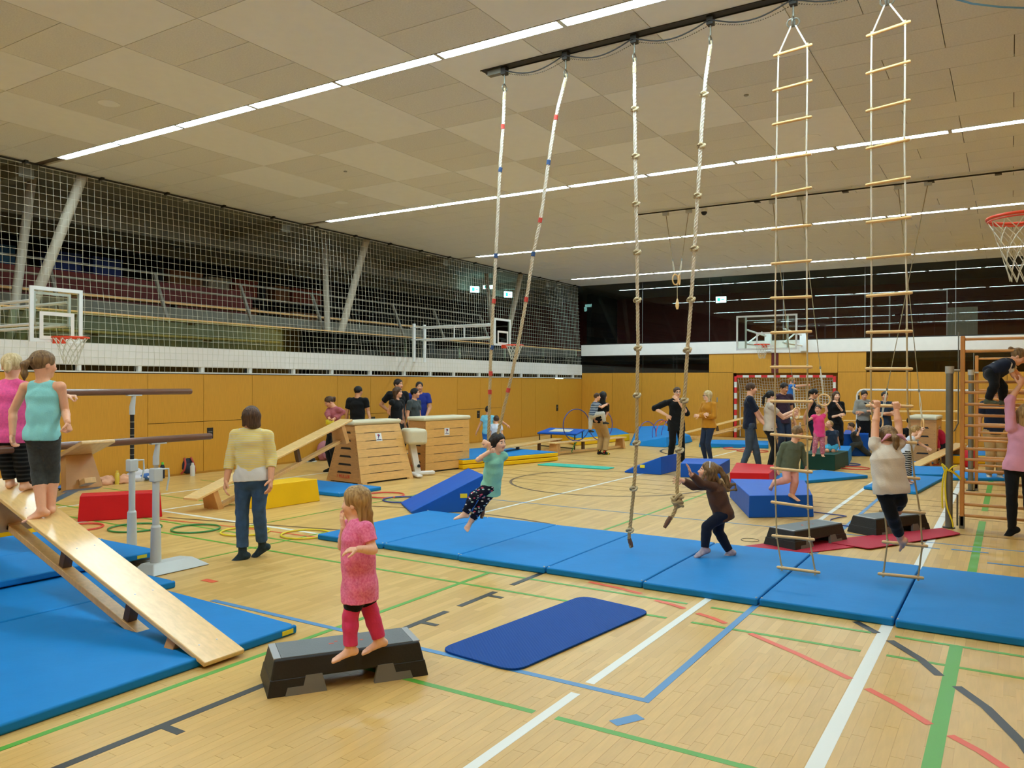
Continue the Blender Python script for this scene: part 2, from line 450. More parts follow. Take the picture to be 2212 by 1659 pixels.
# ---- gallery behind the net
struct('floor_gallery', MB().box(-22, XL-.1, YF, YB+3, 2.2, 2.4), 'gallery_concrete')
struct('ceiling_gallery', MB().box(-22, XL-.15, YF, YB+3, 5.45, 5.6), 'gallery_concrete')
struct('wall_gallery', MB().box(-20.2, -20, YF, YB+3, 2.4, 5.5), 'dark_room')
struct('wall_gallery_front', MB().box(-22, XL-.1, YF-.1, YF, 2.2, 5.6), 'dark_room')
for i, x in enumerate((-16.2, -18.2)):
    b = struct('trim_%d' % (10+i), MB().box(x-.2, x+.2, YF, YB+3, 4.98, 5.46), 'gallery_concrete')
for y in (1., 6.9, 12.5, 18.5, 24.5):
    struct('trim_%d' % (20+int(y)), MB().box(-20, XL-.4, y-.12, y+.12, 5.2, 5.46), 'gallery_concrete')
for i, (px, py, x) in enumerate(((182, 713, -13.95), (182, 674, -14.5), (182, 634, -15.1))):
    z = onx(px, py, x).z; y1 = (24.5, 24.5, 19.)[i]
    t = thing('bleacher_bench', ('front', 'middle', 'rear')[i] + ' wooden bleacher bench behind the glass balustrade', 'bench', (x, 12, 2.4))
    MB().box(x-.36, x, .5, y1, z-.04, z).build('seat', 'beech', parent=t)
    MB().box(x-.4, x-.08, .5, y1, 2.4, z-.1).build('step', 'gallery_concrete', parent=t)
    for y in AR(1., y1, 2.4): MB().box(x-.3, x-.1, y-.03, y+.03, z-.1, z-.04).build('bracket', 'dark_metal', parent=t)
struct('wall_red', MB().box(-15.9, -15.78, .3, 13.1, 2.4, 3.98), 'red_room')
BR = thing('gallery_railing', 'light metal railing with two rails and slanted posts in the gallery', 'railing', (-15, 12, 2.4))
for z, x in ((4.04, -15.), (3.74, -14.9)):
    MB().tube([(x, .5, z), (x, 21.9, z)], .024, 8).build('rail', 'gallery_metal', parent=BR, smooth=True)
for y in (1.2, 3.4, 5.6, 7.8, 9.95, 12.1, 14.3, 17.4, 19.3, 21.8):
    MB().hexa([(-14.55, y-.03, 3.0), (-14.49, y-.03, 3.0), (-14.49, y+.03, 3.0), (-14.55, y+.03, 3.0)],
              [(-15.03, y-.03, 4.04), (-14.97, y-.03, 4.04), (-14.97, y+.03, 4.04), (-15.03, y+.03, 4.04)]).build('post', 'gallery_metal', parent=BR)
for i, y in enumerate((6.75, 13.95, 21.35)):
    n = ('between the small hoop and the tall bench shelf', 'above the vaulting boxes', 'near the far corner')[i]
    a = MB().cyl((-13.8, y-.05, 2.4), (-13.72, y+1.0, 5.45), .085, n=16).build('slanted_column', 'column_paint', smooth=True, loc=(-13.8, y, 2.4))
    tag(a, 'white slanted round column rising right, ' + n, 'column', 'slanted gallery columns')
    b = MB().cyl((-13.95, y-.1, 2.4), (-14.95, y+.75, 5.45), .075, n=16).build('slanted_column', 'column_paint', smooth=True, loc=(-13.95, y-.1, 2.4))
    tag(b, 'white slanted round column leaning into the gallery, ' + n, 'column', 'slanted gallery columns')
# boards and boxes lying on the high shelf at the back of the gallery
SHF = thing('storage_shelf', 'dark storage shelf at the back of the gallery', 'shelf', (-19.4, 9, 2.4))
for z in (3.6, 4.25): MB().box(-19.9, -19.0, 6, 21.5, z-.04, z).build('shelf_board', 'rubber_dark', parent=SHF)
for y in (6, 9.4, 12.8, 16.2, 19, 21.5): MB().box(-19.9, -19.0, y-.06, y+.06, 2.4, 5.0).build('upright', 'rubber_dark', parent=SHF)
M('box_blue', (36, 66, 150), .6, var=.1); M('box_brown', (150, 96, 54), .8, var=.15); M('box_cream', (190, 178, 150), .8, var=.1)
M('box_teal', (30, 96, 140), .6, var=.1); M('box_red', (150, 60, 34), .7, var=.1)
shelf_items = [(6.5, .8, 4.25, .5, 'box_teal', 'teal storage crate at the left shelf end'), (7.5, .7, 4.25, .55, 'box_cream', 'cream carton with pale lid'),
   (8.6, .6, 4.25, .6, 'box_teal', 'teal crate beside cream carton'), (10.0, .7, 4.25, .62, 'box_blue', 'blue panel crate left of its twin'), (11.0, .75, 4.25, .62, 'box_blue', 'blue panel crate right of its twin'),
   (9.9, .8, 3.6, .4, 'box_cream', 'cream carton under the blue crates'), (11.1, 1., 3.6, .42, 'box_cream', 'wide cream carton on the lower shelf'), (13.1, 1., 4.25, .55, 'box_brown', 'brown carton with lath pieces'),
   (14.3, .7, 4.25, .5, 'box_cream', 'cream carton between brown cartons'), (15.2, .8, 4.25, .55, 'box_red', 'reddish carton on the upper shelf'),
   (16.7, .5, 4.25, .5, 'box_brown', 'small brown carton'), (17.4, 1.2, 4.25, .5, 'box_red', 'long reddish carton'), (15.0, 1., 3.6, .4, 'box_brown', 'brown carton on the lower shelf'),
   (17.3, 1.1, 3.6, .4, 'box_brown', 'wide brown carton on the lower shelf')]
for y, w, z, h, m, lab in shelf_items:
    r = thing('storage_box', lab + ' in the dark gallery', 'box', (-19.3, y+w/2, z), 'boxes on the gallery shelf')
    MB().box(-19.6, -19.05, y, y+w, z, z+h-.08).build('body', m, parent=r)
    MB().box(-19.62, -19.03, y-.01, y+w+.01, z+h-.08, z+h).build('lid', m, parent=r)
def exit_sign(p, n, w, h, lab, hang=None):
    hang = hang or max(.02, 5.44-p[2]-h/2)
    r = thing('exit_sign', lab, 'sign', p); p = Vector(p); n = Vector(n); s = Vector((-n.y, n.x, 0))
    MB().obox(p - s*w/2 - Vector((0, 0, h/2)), s*w, Vector((0, 0, h)), -n*.06).build('lit_panel', 'exit_glow', parent=r)
    MB().obox(p + n*.002 - s*w*.35 - Vector((0, 0, h*.3)), s*w*.3, Vector((0, 0, h*.6)), n*.004).build('door_symbol', 'exit_green', parent=r)
    MB().obox(p + n*.002 + s*w*.05 - Vector((0, 0, h*.08)), s*w*.3, Vector((0, 0, h*.16)), n*.004).build('arrow_symbol', 'exit_green', parent=r)
    MB().cyl(p + Vector((0, 0, h/2)) - n*.03, p + Vector((0, 0, h/2+hang)) - n*.03, .01, n=6).build('hanger', 'dark_metal', parent=r)
exit_sign(onx(1026, 625, -15.5), (.8, -.6, 0), .3, .2, 'glowing panel standing in for an exit sign reflection in the dark gallery, left one')  # these three glowing panels are added for exit sign reflections in the gallery
exit_sign(onx(1098, 636, -15.5), (.8, -.6, 0), .3, .2, 'glowing panel standing in for an exit sign reflection in the dark gallery, right one')
exit_sign(onx(1054, 620, -15.2), (.3, -.95, 0), .34, .12, 'narrow glowing panel standing in for a reflection between two others in the gallery')
exit_sign(onx(1208, 814, -14.6), (.5, -.86, 0), .3, .15, 'lit exit sign behind the low ribbon window', .05)

# ---- back wall
WB = struct('wall_back', MB().box(XL-.2, -7.87, YB+.03, YB+.2, 0, 2.165).box(-4.59, XR, YB+.03, YB+.2, 0, 2.165).box(-8.7, -3.77, YB+.03, YB+.2, 2.15, 2.8), 'wall_backing')
MB().box(-7.9, -7.87, YB+.03, YB+.93, 0, 2.15).box(-4.59, -4.56, YB+.03, YB+.93, 0, 2.15).box(-7.9, -4.56, YB+.03, YB+.93, 2.15, 2.18).build('recess_lining', M('recess', (92, 40, 22), .6), parent=WB)
bx = [-13.53, -11.14, -8.7]
def bpanel(x0, x1, z0, z1, m='birch'): return MB().box(x0+G, x1-G, YB, YB+.03, z0, z1).build('wood_panel', m, parent=WB)
for a, b in ((-13.53, -12.3), (-12.3, -11.14), (-11.14, -9.9), (-9.9, -8.7)): bpanel(a, b, .04, 2.165)
for a, b in ((-8.7, -7.87),): bpanel(a, b, .04, 2.165)
bpanel(-8.7, -7.87, 2.175, 2.8)
bpanel(-7.87, -6.62, 2.15, 2.8); bpanel(-6.4, -4.59, 2.15, 2.8)
MB().box(-6.62, -6.4, YB, YB+.03, 2.15, 2.8).build('pole_slot', 'red_room', parent=WB)
bpanel(-4.59, -3.77, .04, 2.165); bpanel(-4.59, -3.77, 2.175, 2.8)
for a, b in ((-3.77, -2.55), (-2.55, -1.36), (-1.36, -.1), (-.1, 1.25)): bpanel(a, b, .04, 2.165)
# recess of the goal
MB().box(-7.87, -4.59, YB+.36, YB+.39, 0, 2.15).build('recess_back', 'birch', parent=WB)
hh = MB().box(-8.48, -8.04, YB-.006, YB, .98, 1.57).build('access_hatch', 'birch', parent=WB)
MB().box(-8.43, -8.39, YB-.012, YB-.006, 1.17, 1.33).build('hatch_lock', 'grey_metal', parent=hh)
struct('baseboard_back', MB().box(XL, -7.87, YB-.004, YB, 0, .04).box(-4.59, XR, YB-.004, YB, 0, .04), 'birch_dark')
for k, (a, b) in enumerate(((-13.53, -8.7), (-3.77, 1.25))):
    w = struct('window_%d' % (2+k), MB().box(a, b, YB+.0, YB+.03, 2.765, 2.8), 'dark_metal')
    e = [a, (a+b)/2, b]
    for p, q in zip(e, e[1:]): MB().box(p+.01, q-.01, YB+.02, YB+.026, 2.165, 2.765).build('pane', 'glass_dark', parent=w)
    MB().box((a+b)/2-.01, (a+b)/2+.01, YB+.012, YB+.03, 2.165, 2.765).build('mullion', 'dark_metal', parent=w)
struct('trim_2', MB().box(XL-.02, XR, YB-.03, YB+.3, 2.8, 3.2), 'white_paint', bevel=.003)
W4 = struct('window_4', MB().box(XL, XR, YB+.02, YB+.06, 3.2, 3.235), 'dark_metal')
ex_ = [-13.53, -11.14, -8.7, -6.26, -3.82, -1.38, 1.25]
for a, b in zip(ex_, ex_[1:]):
    MB().box(a+.006, b-.006, YB+.03, YB+.042, 3.235, 5.395).build('pane', 'glass_dark', parent=W4)
    MB().box(b-.006, b+.006, YB+.028, YB+.044, 3.235, 5.395).build('joint', 'grey_metal', parent=W4)
# dark foyer behind the glass
struct('wall_foyer', MB().box(-22, XR+.5, YB+5, YB+5.2, 0, 5.5), 'red_room')
struct('floor_foyer', MB().box(-22, XR+.5, YB+.2, YB+5.2, 2.6, 2.8), 'dark_room')
struct('ceiling_foyer', MB().box(-22, XR+.5, YB+.05, YB+5.2, 5.4, 5.6), 'gallery_concrete')
struct('wall_foyer_left', MB().box(-14.6, -14.4, YB+2.5, YB+5, 2.8, 5.4), 'dark_room')
M('frosted', (120, 122, 104), .6)
for i, (px0, px1, y0, y1) in enumerate(((1804, 2047, 625, 737), (2047, 2112, 662, 730))):
    a = ony(px0, y1, YB+1.2); b = ony(px1, y0, YB+1.2)
    if i == 0:
        d = struct('door_1', MB().box(a.x, a.x+.03, a.y, a.y+.03, 2.8, b.z).box(b.x-.03, b.x, a.y, a.y+.03, 2.8, b.z).box(a.x, b.x, a.y, a.y+.03, b.z-.03, b.z), 'grey_metal')
        MB().box((a.x+b.x)/2-.02, (a.x+b.x)/2+.02, a.y, a.y+.03, 2.8, b.z).build('door_leaf_edge', 'grey_metal', parent=d)
    else:
        struct('wall_foyer_screen', MB().box(a.x, b.x, a.y, a.y+.03, 2.8, b.z), 'frosted')
exit_sign(ony(1557, 647, YB+.35), (0, -1, 0), .34, .2, 'lit green exit sign behind the upper glass of the back wall')
struct('wall_right', MB().box(XR, XR+.15, YF, YB, 0, ZC+.1), 'birch')
struct('wall_front', MB().box(XL-.1, XR, YF-.15, YF, 0, ZC+.1), 'birch')

# ---- ceiling
CEIL = struct('ceiling', MB().box(XL-.35, XR+.15, YF-.1, YB+.05, ZC+.03, ZC+.15), 'ceil_back')
LROWS = [1.07, 6.97, 12.85, 18.7, 24.5]
LW = .085
edges_y = [YF, LROWS[0]-LW, LROWS[0]+LW, 3.0, 4.98, LROWS[1]-LW, LROWS[1]+LW, 8.98, 10.92, LROWS[2]-LW, LROWS[2]+LW, 14.8, 16.75,
           LROWS[3]-LW, LROWS[3]+LW, 20.6, 22.55, LROWS[4]-LW, LROWS[4]+LW, YB]
rows_y = [(a, b) for a, b in zip(edges_y, edges_y[1:]) if b-a > .3]
xs = [XL-.3, -13.03, -11.79, -10.55] + [-9.31+1.243*i for i in range(9)]
xs = [x for x in xs if x < XR-.3] + [XR]
g = .004
far = MB(); nb = 0; base_cache = {}; prev_off = {}
def tile(name, mat, x0, x1, y0, y1):
    key = (mat, round(x1-x0, 3), round(y1-y0, 3))
    c = ((x0+x1)/2, (y0+y1)/2, ZC)
    if key in base_cache: return inst(base_cache[key], name, CEIL, c)
    hx_, hy_ = (x1-x0)/2-g, (y1-y0)/2-g
    o = MB().box(-hx_, hx_, -hy_, hy_, 0, .03).build(name, mat); o.parent = CEIL; o.location = c
    base_cache[key] = o; return o
# rows of boards counted from the front wall; which parity is smooth
ROWPAR = {1: 0, 2: 1, 3: 0, 4: 1, 5: 0, 6: 1}
for ri, (y0, y1) in enumerate(rows_y):
    for ci, (x0, x1) in enumerate(zip(xs, xs[1:])):
        smooth_zone = -11.9 < x0 and x1 < -1.7 and 2.5 < y0 < 12.5
        k = round((x0+9.31)/1.243)
        # checkerboard of smooth boards and wood-wool boards
        is_smooth = smooth_zone and ri in ROWPAR and (k + ROWPAR[ri]) % 2 == 0
        if is_smooth:
            tile('smooth_panel', 'ceil_smooth', x0, x1, y0, y1)
        else:
            n = 3; st = (y1-y0)/n
            for q in range(n):
                a, b = y0+q*st, y0+(q+1)*st
                off = .0 if (q % 2 == 0 or y0 < 12.5 and x1 < -1.7) else .62
                xa, xb = x0+off, x1+off
                if xb > XR: xb = XR
                if xa >= XR: continue
                if off and prev_off.get((ri, q), 0) == 0: far.box(x0+g, xa-g, a+g, b-g, ZC, ZC+.03)
                prev_off[ri, q] = off
                if nb < 285 and y0 > 2 and y1 < 19 and (y0 < 12.5 or x0 > -9):
                    tile('acoustic_board', 'ceil_rough', xa, xb, a, b); nb += 1
                else:
                    far.box(xa+g, xb-g, a+g, b-g, ZC, ZC+.03)
fo = far.build('acoustic_board', 'ceil_rough', parent=CEIL); fo['kind'] = 'stuff'
# net rail with hangers, ceiling loudspeakers, spotlights
NR = thing('net_rail', 'thin dark curtain rail for the net along the ceiling edge', 'rail', (XL-.1, 13, ZC))
MB().box(XL-.115, XL-.085, YF, YB, ZC-.03, ZC-.015).build('rail', 'dark_metal', parent=NR)
MB().tube([(XL-.04, YF, ZC-.02), (XL-.04, YB, ZC-.02)], .006, 6).build('pull_cord', 'dark_metal', parent=NR)
for y in AR(1.6, 26, 1.28): MB().box(XL-.13, XL-.02, y-.025, y+.025, ZC-.045, ZC).build('hanger', 'dark_metal', parent=NR)
for i, (px, py) in enumerate(((235, 223), (1752, 296), (738, 437))):
    p = fl(px, py, ZC); o = MB().cyl((p.x, p.y, ZC-.006), (p.x, p.y, ZC), .13, n=28).build('loudspeaker', 'ceil_smooth', loc=(p.x, p.y, ZC))
    tag(o, ('round beige ceiling loudspeaker near the first light strip', 'round beige ceiling loudspeaker behind the rope ladder', 'round beige ceiling loudspeaker left of the second light strip')[i], 'loudspeaker', 'ceiling loudspeakers')
for i, (px, py) in enumerate(((402, 433), (700, 504), (925, 552), (1082, 586), (1208, 614))):
    p = fl(px, py, ZC); r = thing('spotlight', 'small recessed ceiling spotlight, %s from the front along the net' % ('first', 'second', 'third', 'fourth', 'fifth')[i], 'spotlight', (p.x, p.y, ZC), 'spotlights along the net')
    MB().torus((p.x, p.y, ZC-.002), (0, 0, 1), .055, .008, 20, 6).build('ring', 'white_metal', parent=r)
    MB().cyl((p.x, p.y, ZC-.004), (p.x, p.y, ZC), .045, n=16).build('lens', 'cushion', parent=r)
for px, py, lab in ((1612, 205, 'tiny round detector on a smooth panel left of the rope ladder'), (746, 370, 'tiny round detector on a smooth panel near the net')):
    p = fl(px, py, ZC); o = MB().cyl((p.x, p.y, ZC-.01), (p.x, p.y, ZC), .03, n=14).build('smoke_detector', 'grey_metal', loc=(p.x, p.y, ZC))
    tag(o, lab, 'detector', 'ceiling detectors')
p = fl(1521, 447, ZC); r = thing('dome_camera', 'small black dome camera under the ceiling rail', 'camera', (p.x, p.y, ZC))
MB().cyl((p.x, p.y, ZC-.1), (p.x, p.y, ZC), .06, n=16).build('housing', 'white_metal', parent=r)
MB().ball((p.x, p.y, ZC-.11), .06, 14, 8).build('dome', 'black', parent=r, smooth=True)

# ---- light strips: five rows of recessed tubes
seg_x = [-13.0+1.531*i for i in range(10)]
lab_rows = ['in the strip over the front wall', 'in the strip before the rope track', 'in the next strip beyond the ropes', 'in the strip beyond the ring rail', 'in the last strip before the back wall']
proto = None
def strip_light(x0, x1, y):
    r = thing('strip_light', 'x', 'light', ((x0+x1)/2, y, ZC), 'ceiling light strips')
    l = (x1-x0)/2-.012; cx = (x0+x1)/2
    MB().box(cx-l, cx+l, y-LW+.004, y+LW-.004, ZC+.028, ZC+.034).build('reflector', 'white_metal', parent=r)
    MB().box(cx-l+.05, cx+l-.05, y-.05, y+.05, ZC-.002, ZC+.012).build('diffuser', 'tube', parent=r)
    for s in (-1, 1):
        MB().box(cx-l, cx+l, y+s*(LW-.008)-.004, y+s*(LW-.008)+.004, ZC-.004, ZC+.03).build('side_rail', 'alu', parent=r)
        MB().box(cx+s*l-.012, cx+s*l+.012, y-LW+.004, y+LW-.004, ZC-.003, ZC+.03).build('end_cap', 'alu', parent=r)
    return r
for ri, y in enumerate(LROWS):
    for i in range(9):
        if proto is None: proto = o = strip_light(seg_x[0], seg_x[1], LROWS[0])
        else:
            o = copy_tree(proto); o.location = ((seg_x[i]+seg_x[i+1])/2, y, ZC)
        o['label'] = '%s bright ceiling light from the net %s' % (('first', 'second', 'third', 'fourth', 'fifth', 'sixth', 'seventh', 'eighth', 'ninth')[i], lab_rows[ri])

# ---- the protective net in front of the gallery
def net_wall():
    mb = MB(); x = XL-.10; z1 = ZC-.03
    def wob(y, z): return .018*math.sin(y*1.7+z*.9)+.012*math.sin(y*4.1+z*2.3), .012*math.sin(y*3.1+z*5)+.01*math.sin(y*7+z)
    def P(y, z):
        k = (z1-z)/3.4
        a, b = wob(y, z); s = (2.0-z)*0
        xx = x + a*k + (.14*min(1, k*1.15) if z < 2.6 else .14*min(1, k*1.15))
        return Vector((xx, y + b*k*1.4, z))
    r = .0034
    def strand(pts):
        n = len(mb.v); m = len(pts); vs = []
        for p in pts:
            vs += [p+Vector((r, 0, 0)), p+Vector((-r*.5, r*.87, r*.87)), p+Vector((-r*.5, -r*.87, -r*.87))]
        fs = []
        for i in range(m-1):
            for k in range(3): fs.append((i*3+k, i*3+(k+1) % 3, i*3+3+(k+1) % 3, i*3+3+k))
        mb.add(vs, fs)
    def strandv(pts):
        m = len(pts); vs = []
        for p in pts: vs += [p+Vector((r, 0, 0)), p+Vector((-r*.5, r*.87, 0)), p+Vector((-r*.5, -r*.87, 0))]
        mb.add(vs, [(i*3+k, i*3+(k+1) % 3, i*3+3+(k+1) % 3, i*3+3+k) for i in range(m-1) for k in range(3)])
    zz = AR(1.98, z1+.01, .1225)
    for y in AR(3.4, 26.25, .118): strandv([P(y + .05*math.sin(z*2.)*0, z) for z in LS(1.98, z1, 15)])
    for z in zz: strand([P(y, z) for y in AR(3.4, 26.3, .236)])
    o = mb.build('safety_net', 'net_cord'); o.location = (0, 0, 0)
    return tag(o, 'white knotted safety net hanging in front of the gallery', 'net')
net_wall()
# ================================================================== apparatus
def rect(p, ang, L, D):
    """floor rectangle: corner p, long side L along ang (deg), depth D to the left of it"""
    a = math.radians(ang); u = Vector((math.cos(a), math.sin(a), 0)); v = Vector((-u.y, u.x, 0)); p = Vector((p[0], p[1], 0))
    return [p, p+u*L, p+u*L+v*D, p+v*D]
def up(ps, z): return [Vector((p[0], p[1], z)) for p in ps]
def inset(ps, d):
    c = sum((Vector(p) for p in ps), Vector())/len(ps)
    return [Vector(p) + (c-Vector(p)).normalized()*d*1.414 for p in ps]
def ccw(ps):
    a = sum(ps[i][0]*ps[(i+1) % 4][1]-ps[(i+1) % 4][0]*ps[i][1] for i in range(4))
    return ps if a > 0 else ps[::-1]
def mid(ps, z=0):
    c = sum((Vector((p[0], p[1], 0)) for p in ps), Vector())/len(ps); c.z = z; return c

def gym_mat(ps, label, z0=0., th=.062, mat='mat_blue', group='blue gym mats', tagat=None, bev=.016, name='gym_mat', cat='mat'):
    ps = ccw([Vector((p[0], p[1], 0)) for p in ps])
    r = thing(name, label, cat, mid(ps, z0), group)
    MB().hexa(up(ps, z0), up(ps, z0+th)).build('pad', mat, parent=r, bevel=bev, seg=3)
    for i, p in enumerate(ps):
        q = p + (mid(ps)-p).normalized()*.035
        MB().ball((q.x, q.y, z0+th*.97), .009, 8, 6).build('corner_rivet', 'alu', parent=r, smooth=True)
    if tagat:
        a, b, t = tagat; pa, pb = ps[a], ps[b]; u = (pb-pa).normalized(); c = pa.lerp(pb, t); n = Vector((u.y, -u.x, 0))
        if n.dot(mid(ps)-c) > 0: n = -n
        MB().obox(c - u*.05 + n*.001 + Vector((0, 0, z0+th*.25)), u*.1, n*.004, Vector((0, 0, th*.5))).build('label_tag', 'label_yellow', parent=r)
    return r
# long lane of mats under the ropes
mx = [-6.76, -5.77, -4.755, -3.74, -2.75, -1.74, -.73, .28, 1.2]
desc = ['leftmost of the lane, beside the wedge', 'second of the lane, under the swinging child', 'third of the lane, left of the knotted rope', 'under the knotted rope',
        'under the running child in brown', 'under the first rope ladder', 'under the second rope ladder', 'last of the lane by the right wall']
for i in range(8):
    jit = (.0, .015, -.01, .012, -.006, .01, -.02, .02)[i]
    gym_mat([(mx[i]+.006, 6.54+jit), (mx[i+1]-.006, 6.54+jit*.6), (mx[i+1]-.006, 8.6+jit), (mx[i]+.006, 8.6+jit*.7)],
            'blue gym mat, ' + desc[i], group='blue mats of the rope lane')
# mats at the left
gym_mat([(-6.2, 2.0), (-4.36, 2.0), (-4.36, 4.03), (-6.2, 4.12)], 'big blue gym mat with yellow tag beneath the sloping bench', tagat=(1, 2, .955), group='blue mats beside the sloping bench')
gym_mat([(-6.2, .2), (-4.4, .2), (-4.4, 1.97), (-6.2, 1.97)], 'blue gym mat adjoining the sloping bench mat on its near side', group='blue mats beside the sloping bench')
gym_mat([(-8.1, 2.25), (-6.225, 2.25), (-6.215, 4.34), (-8.1, 4.34)], 'blue gym mat between the big mat and the grey post base', group='blue mats beside the sloping bench')
gym_mat([(-8.19, 2.85), (-7.17, 2.85), (-7.17, 4.83), (-8.19, 4.83)], 'blue gym mat with yellow tag lying over the post base', z0=.075, tagat=(1, 2, .9), group='blue mats beside the sloping bench')
gym_mat([(-9.2, 2.85), (-8.2, 2.85), (-8.2, 4.86), (-9.2, 4.86)], 'blue gym mat behind the one lying over the post base', z0=.07, group='blue mats beside the sloping bench')
gym_mat([(-10.9, 9.12), (-8.93, 9.12), (-8.93, 10.1), (-10.9, 10.16)], 'blue gym mat before the tapered vaulting box')
gym_mat(rect(fl(1720, 1047), 62, 2.0, 1.05), 'blue gym mat between the red block and the green block')
gym_mat([fl(1865, 1057), fl(1980, 1069), fl(2040, 1036), fl(1935, 1030)], 'blue gym mat on the white line before the seated group', th=.055)
gym_mat([fl(1900, 1027), fl(2036, 1030), fl(2046, 1013), fl(1925, 1010)], 'blue gym mat behind the one on the white line, touching it', th=.05)
gym_mat([fl(1880, 1006), fl(2010, 1007), fl(2020, 1001), fl(1890, 1000)], 'narrow blue mat strip beyond the two mats near the white line', th=.05)
gym_mat([fl(1510, 966), fl(1660, 969), fl(1660, 960), fl(1515, 957)], 'folded blue mats lying in a low strip before the goal', th=.11)
gym_mat([fl(2056, 1038), fl(2200, 1040), fl(2200, 1022), fl(2060, 1022)], 'blue gym mat seen through the nearer wall bars', th=.055)

def crash_mat(ps, label, layers, th):
    ps = ccw([Vector((p[0], p[1], 0)) for p in ps]); r = thing('crash_mat', label, 'mat', mid(ps), 'thick mats with yellow sides')
    z = 0
    for i in range(layers):
        MB().hexa(up(ps, z+.006), up(ps, z+th-.004)).build('foam_layer', 'vinyl_yellow', parent=r, bevel=.02); z += th
    MB().hexa(up(inset(ps, .01), z-.006), up(inset(ps, .01), z+.004)).build('cover', 'mat_blue', parent=r, bevel=.003)
    return r
crash_mat([(-9.62, 13.4), (-8.88, 16.15), (-10.9, 16.6), (-11.6, 13.9)], 'thick yellow-sided mat with blue top beside the straight vaulting box', 2, .1)
crash_mat([fl(1245, 963), fl(1360, 952), fl(1330, 938), fl(1190, 946)], 'thick yellow-sided mat with blue top behind the bench and hoops', 1, .22)
crash_mat([fl(2056, 1003), fl(2150, 1003), fl(2150, 992), fl(2056, 992)], 'thick yellow-sided mat beyond the nearer wall bars', 1, .2)

def flat_mat(ps, label, mat, th=.012, rad=.1, z0=.003, name='exercise_mat', group=None):
    ps = ccw([Vector((p[0], p[1], 0)) for p in ps]); n = len(ps); out = []
    for i in range(n):
        p = ps[i]; a = (ps[i-1]-p).normalized(); b = (ps[(i+1) % n]-p).normalized()
        for t in LS(0, 1, 7):
            q0, q1 = p+a*rad, p+b*rad
            out.append((1-t)**2*q0 + 2*t*(1-t)*p + t*t*q1)
    c = mid(ps)
    o = MB().prism([(q.x, q.y, z0) for q in out], (0, 0, th)).build(name, mat, loc=(c.x, c.y, 0), bevel=.003)
    return tag(o, label, 'mat', group)
def ribbed(name, col, scale, d=.25):
    m = bpy.data.materials.new(name); m.use_nodes = True; N = m.node_tree.nodes; L = m.node_tree.links; b = N['Principled BSDF']
    b.inputs['Base Color'].default_value = lin(col); b.inputs['Roughness'].default_value = .62; b.inputs['Specular IOR Level'].default_value = .15
    tc = N.new('ShaderNodeTexCoord'); w = N.new('ShaderNodeTexWave'); w.inputs['Scale'].default_value = scale; w.wave_type = 'BANDS'
    w.bands_direction = 'DIAGONAL'; w.inputs['Distortion'].default_value = 1.5; w.inputs['Detail'].default_value = 1
    L.new(tc.outputs['Object'], w.inputs['Vector']); bp = N.new('ShaderNodeBump'); bp.inputs['Strength'].default_value = d
    bp.inputs['Distance'].default_value = .01
    L.new(w.outputs['Fac'], bp.inputs['Height']); L.new(bp.outputs[0], b.inputs['Normal']); MATS[name] = m
ribbed('yoga_blue', (8, 66, 142), 22); ribbed('yoga_red', (178, 44, 62), 22); ribbed('yoga_green', (60, 178, 156), 18)
flat_mat([fl(946, 1407), fl(1112, 1455), fl(1408, 1324), fl(1258, 1290)], 'dark blue ribbed exercise mat alone on the wooden floor', 'yoga_blue', .014, .13)
flat_mat([(-2.62, 8.63), (-1.98, 8.63), (-1.28, 9.75), (-1.9, 9.9)], 'red exercise mat under the step before the blue block', 'yoga_red', .009, .05)
flat_mat([(-1.86, 9.55), (-1.3, 9.4), (-.5, 10.95), (-.72, 11.25)], 'red exercise mat under the step beside the galvanized post', 'yoga_red', .009, .05, .013)
flat_mat([fl(1158, 1005), fl(1310, 1015), fl(1330, 1011), fl(1185, 1001)], 'teal green exercise mat lying before the bench', 'yoga_green', .015, .1)

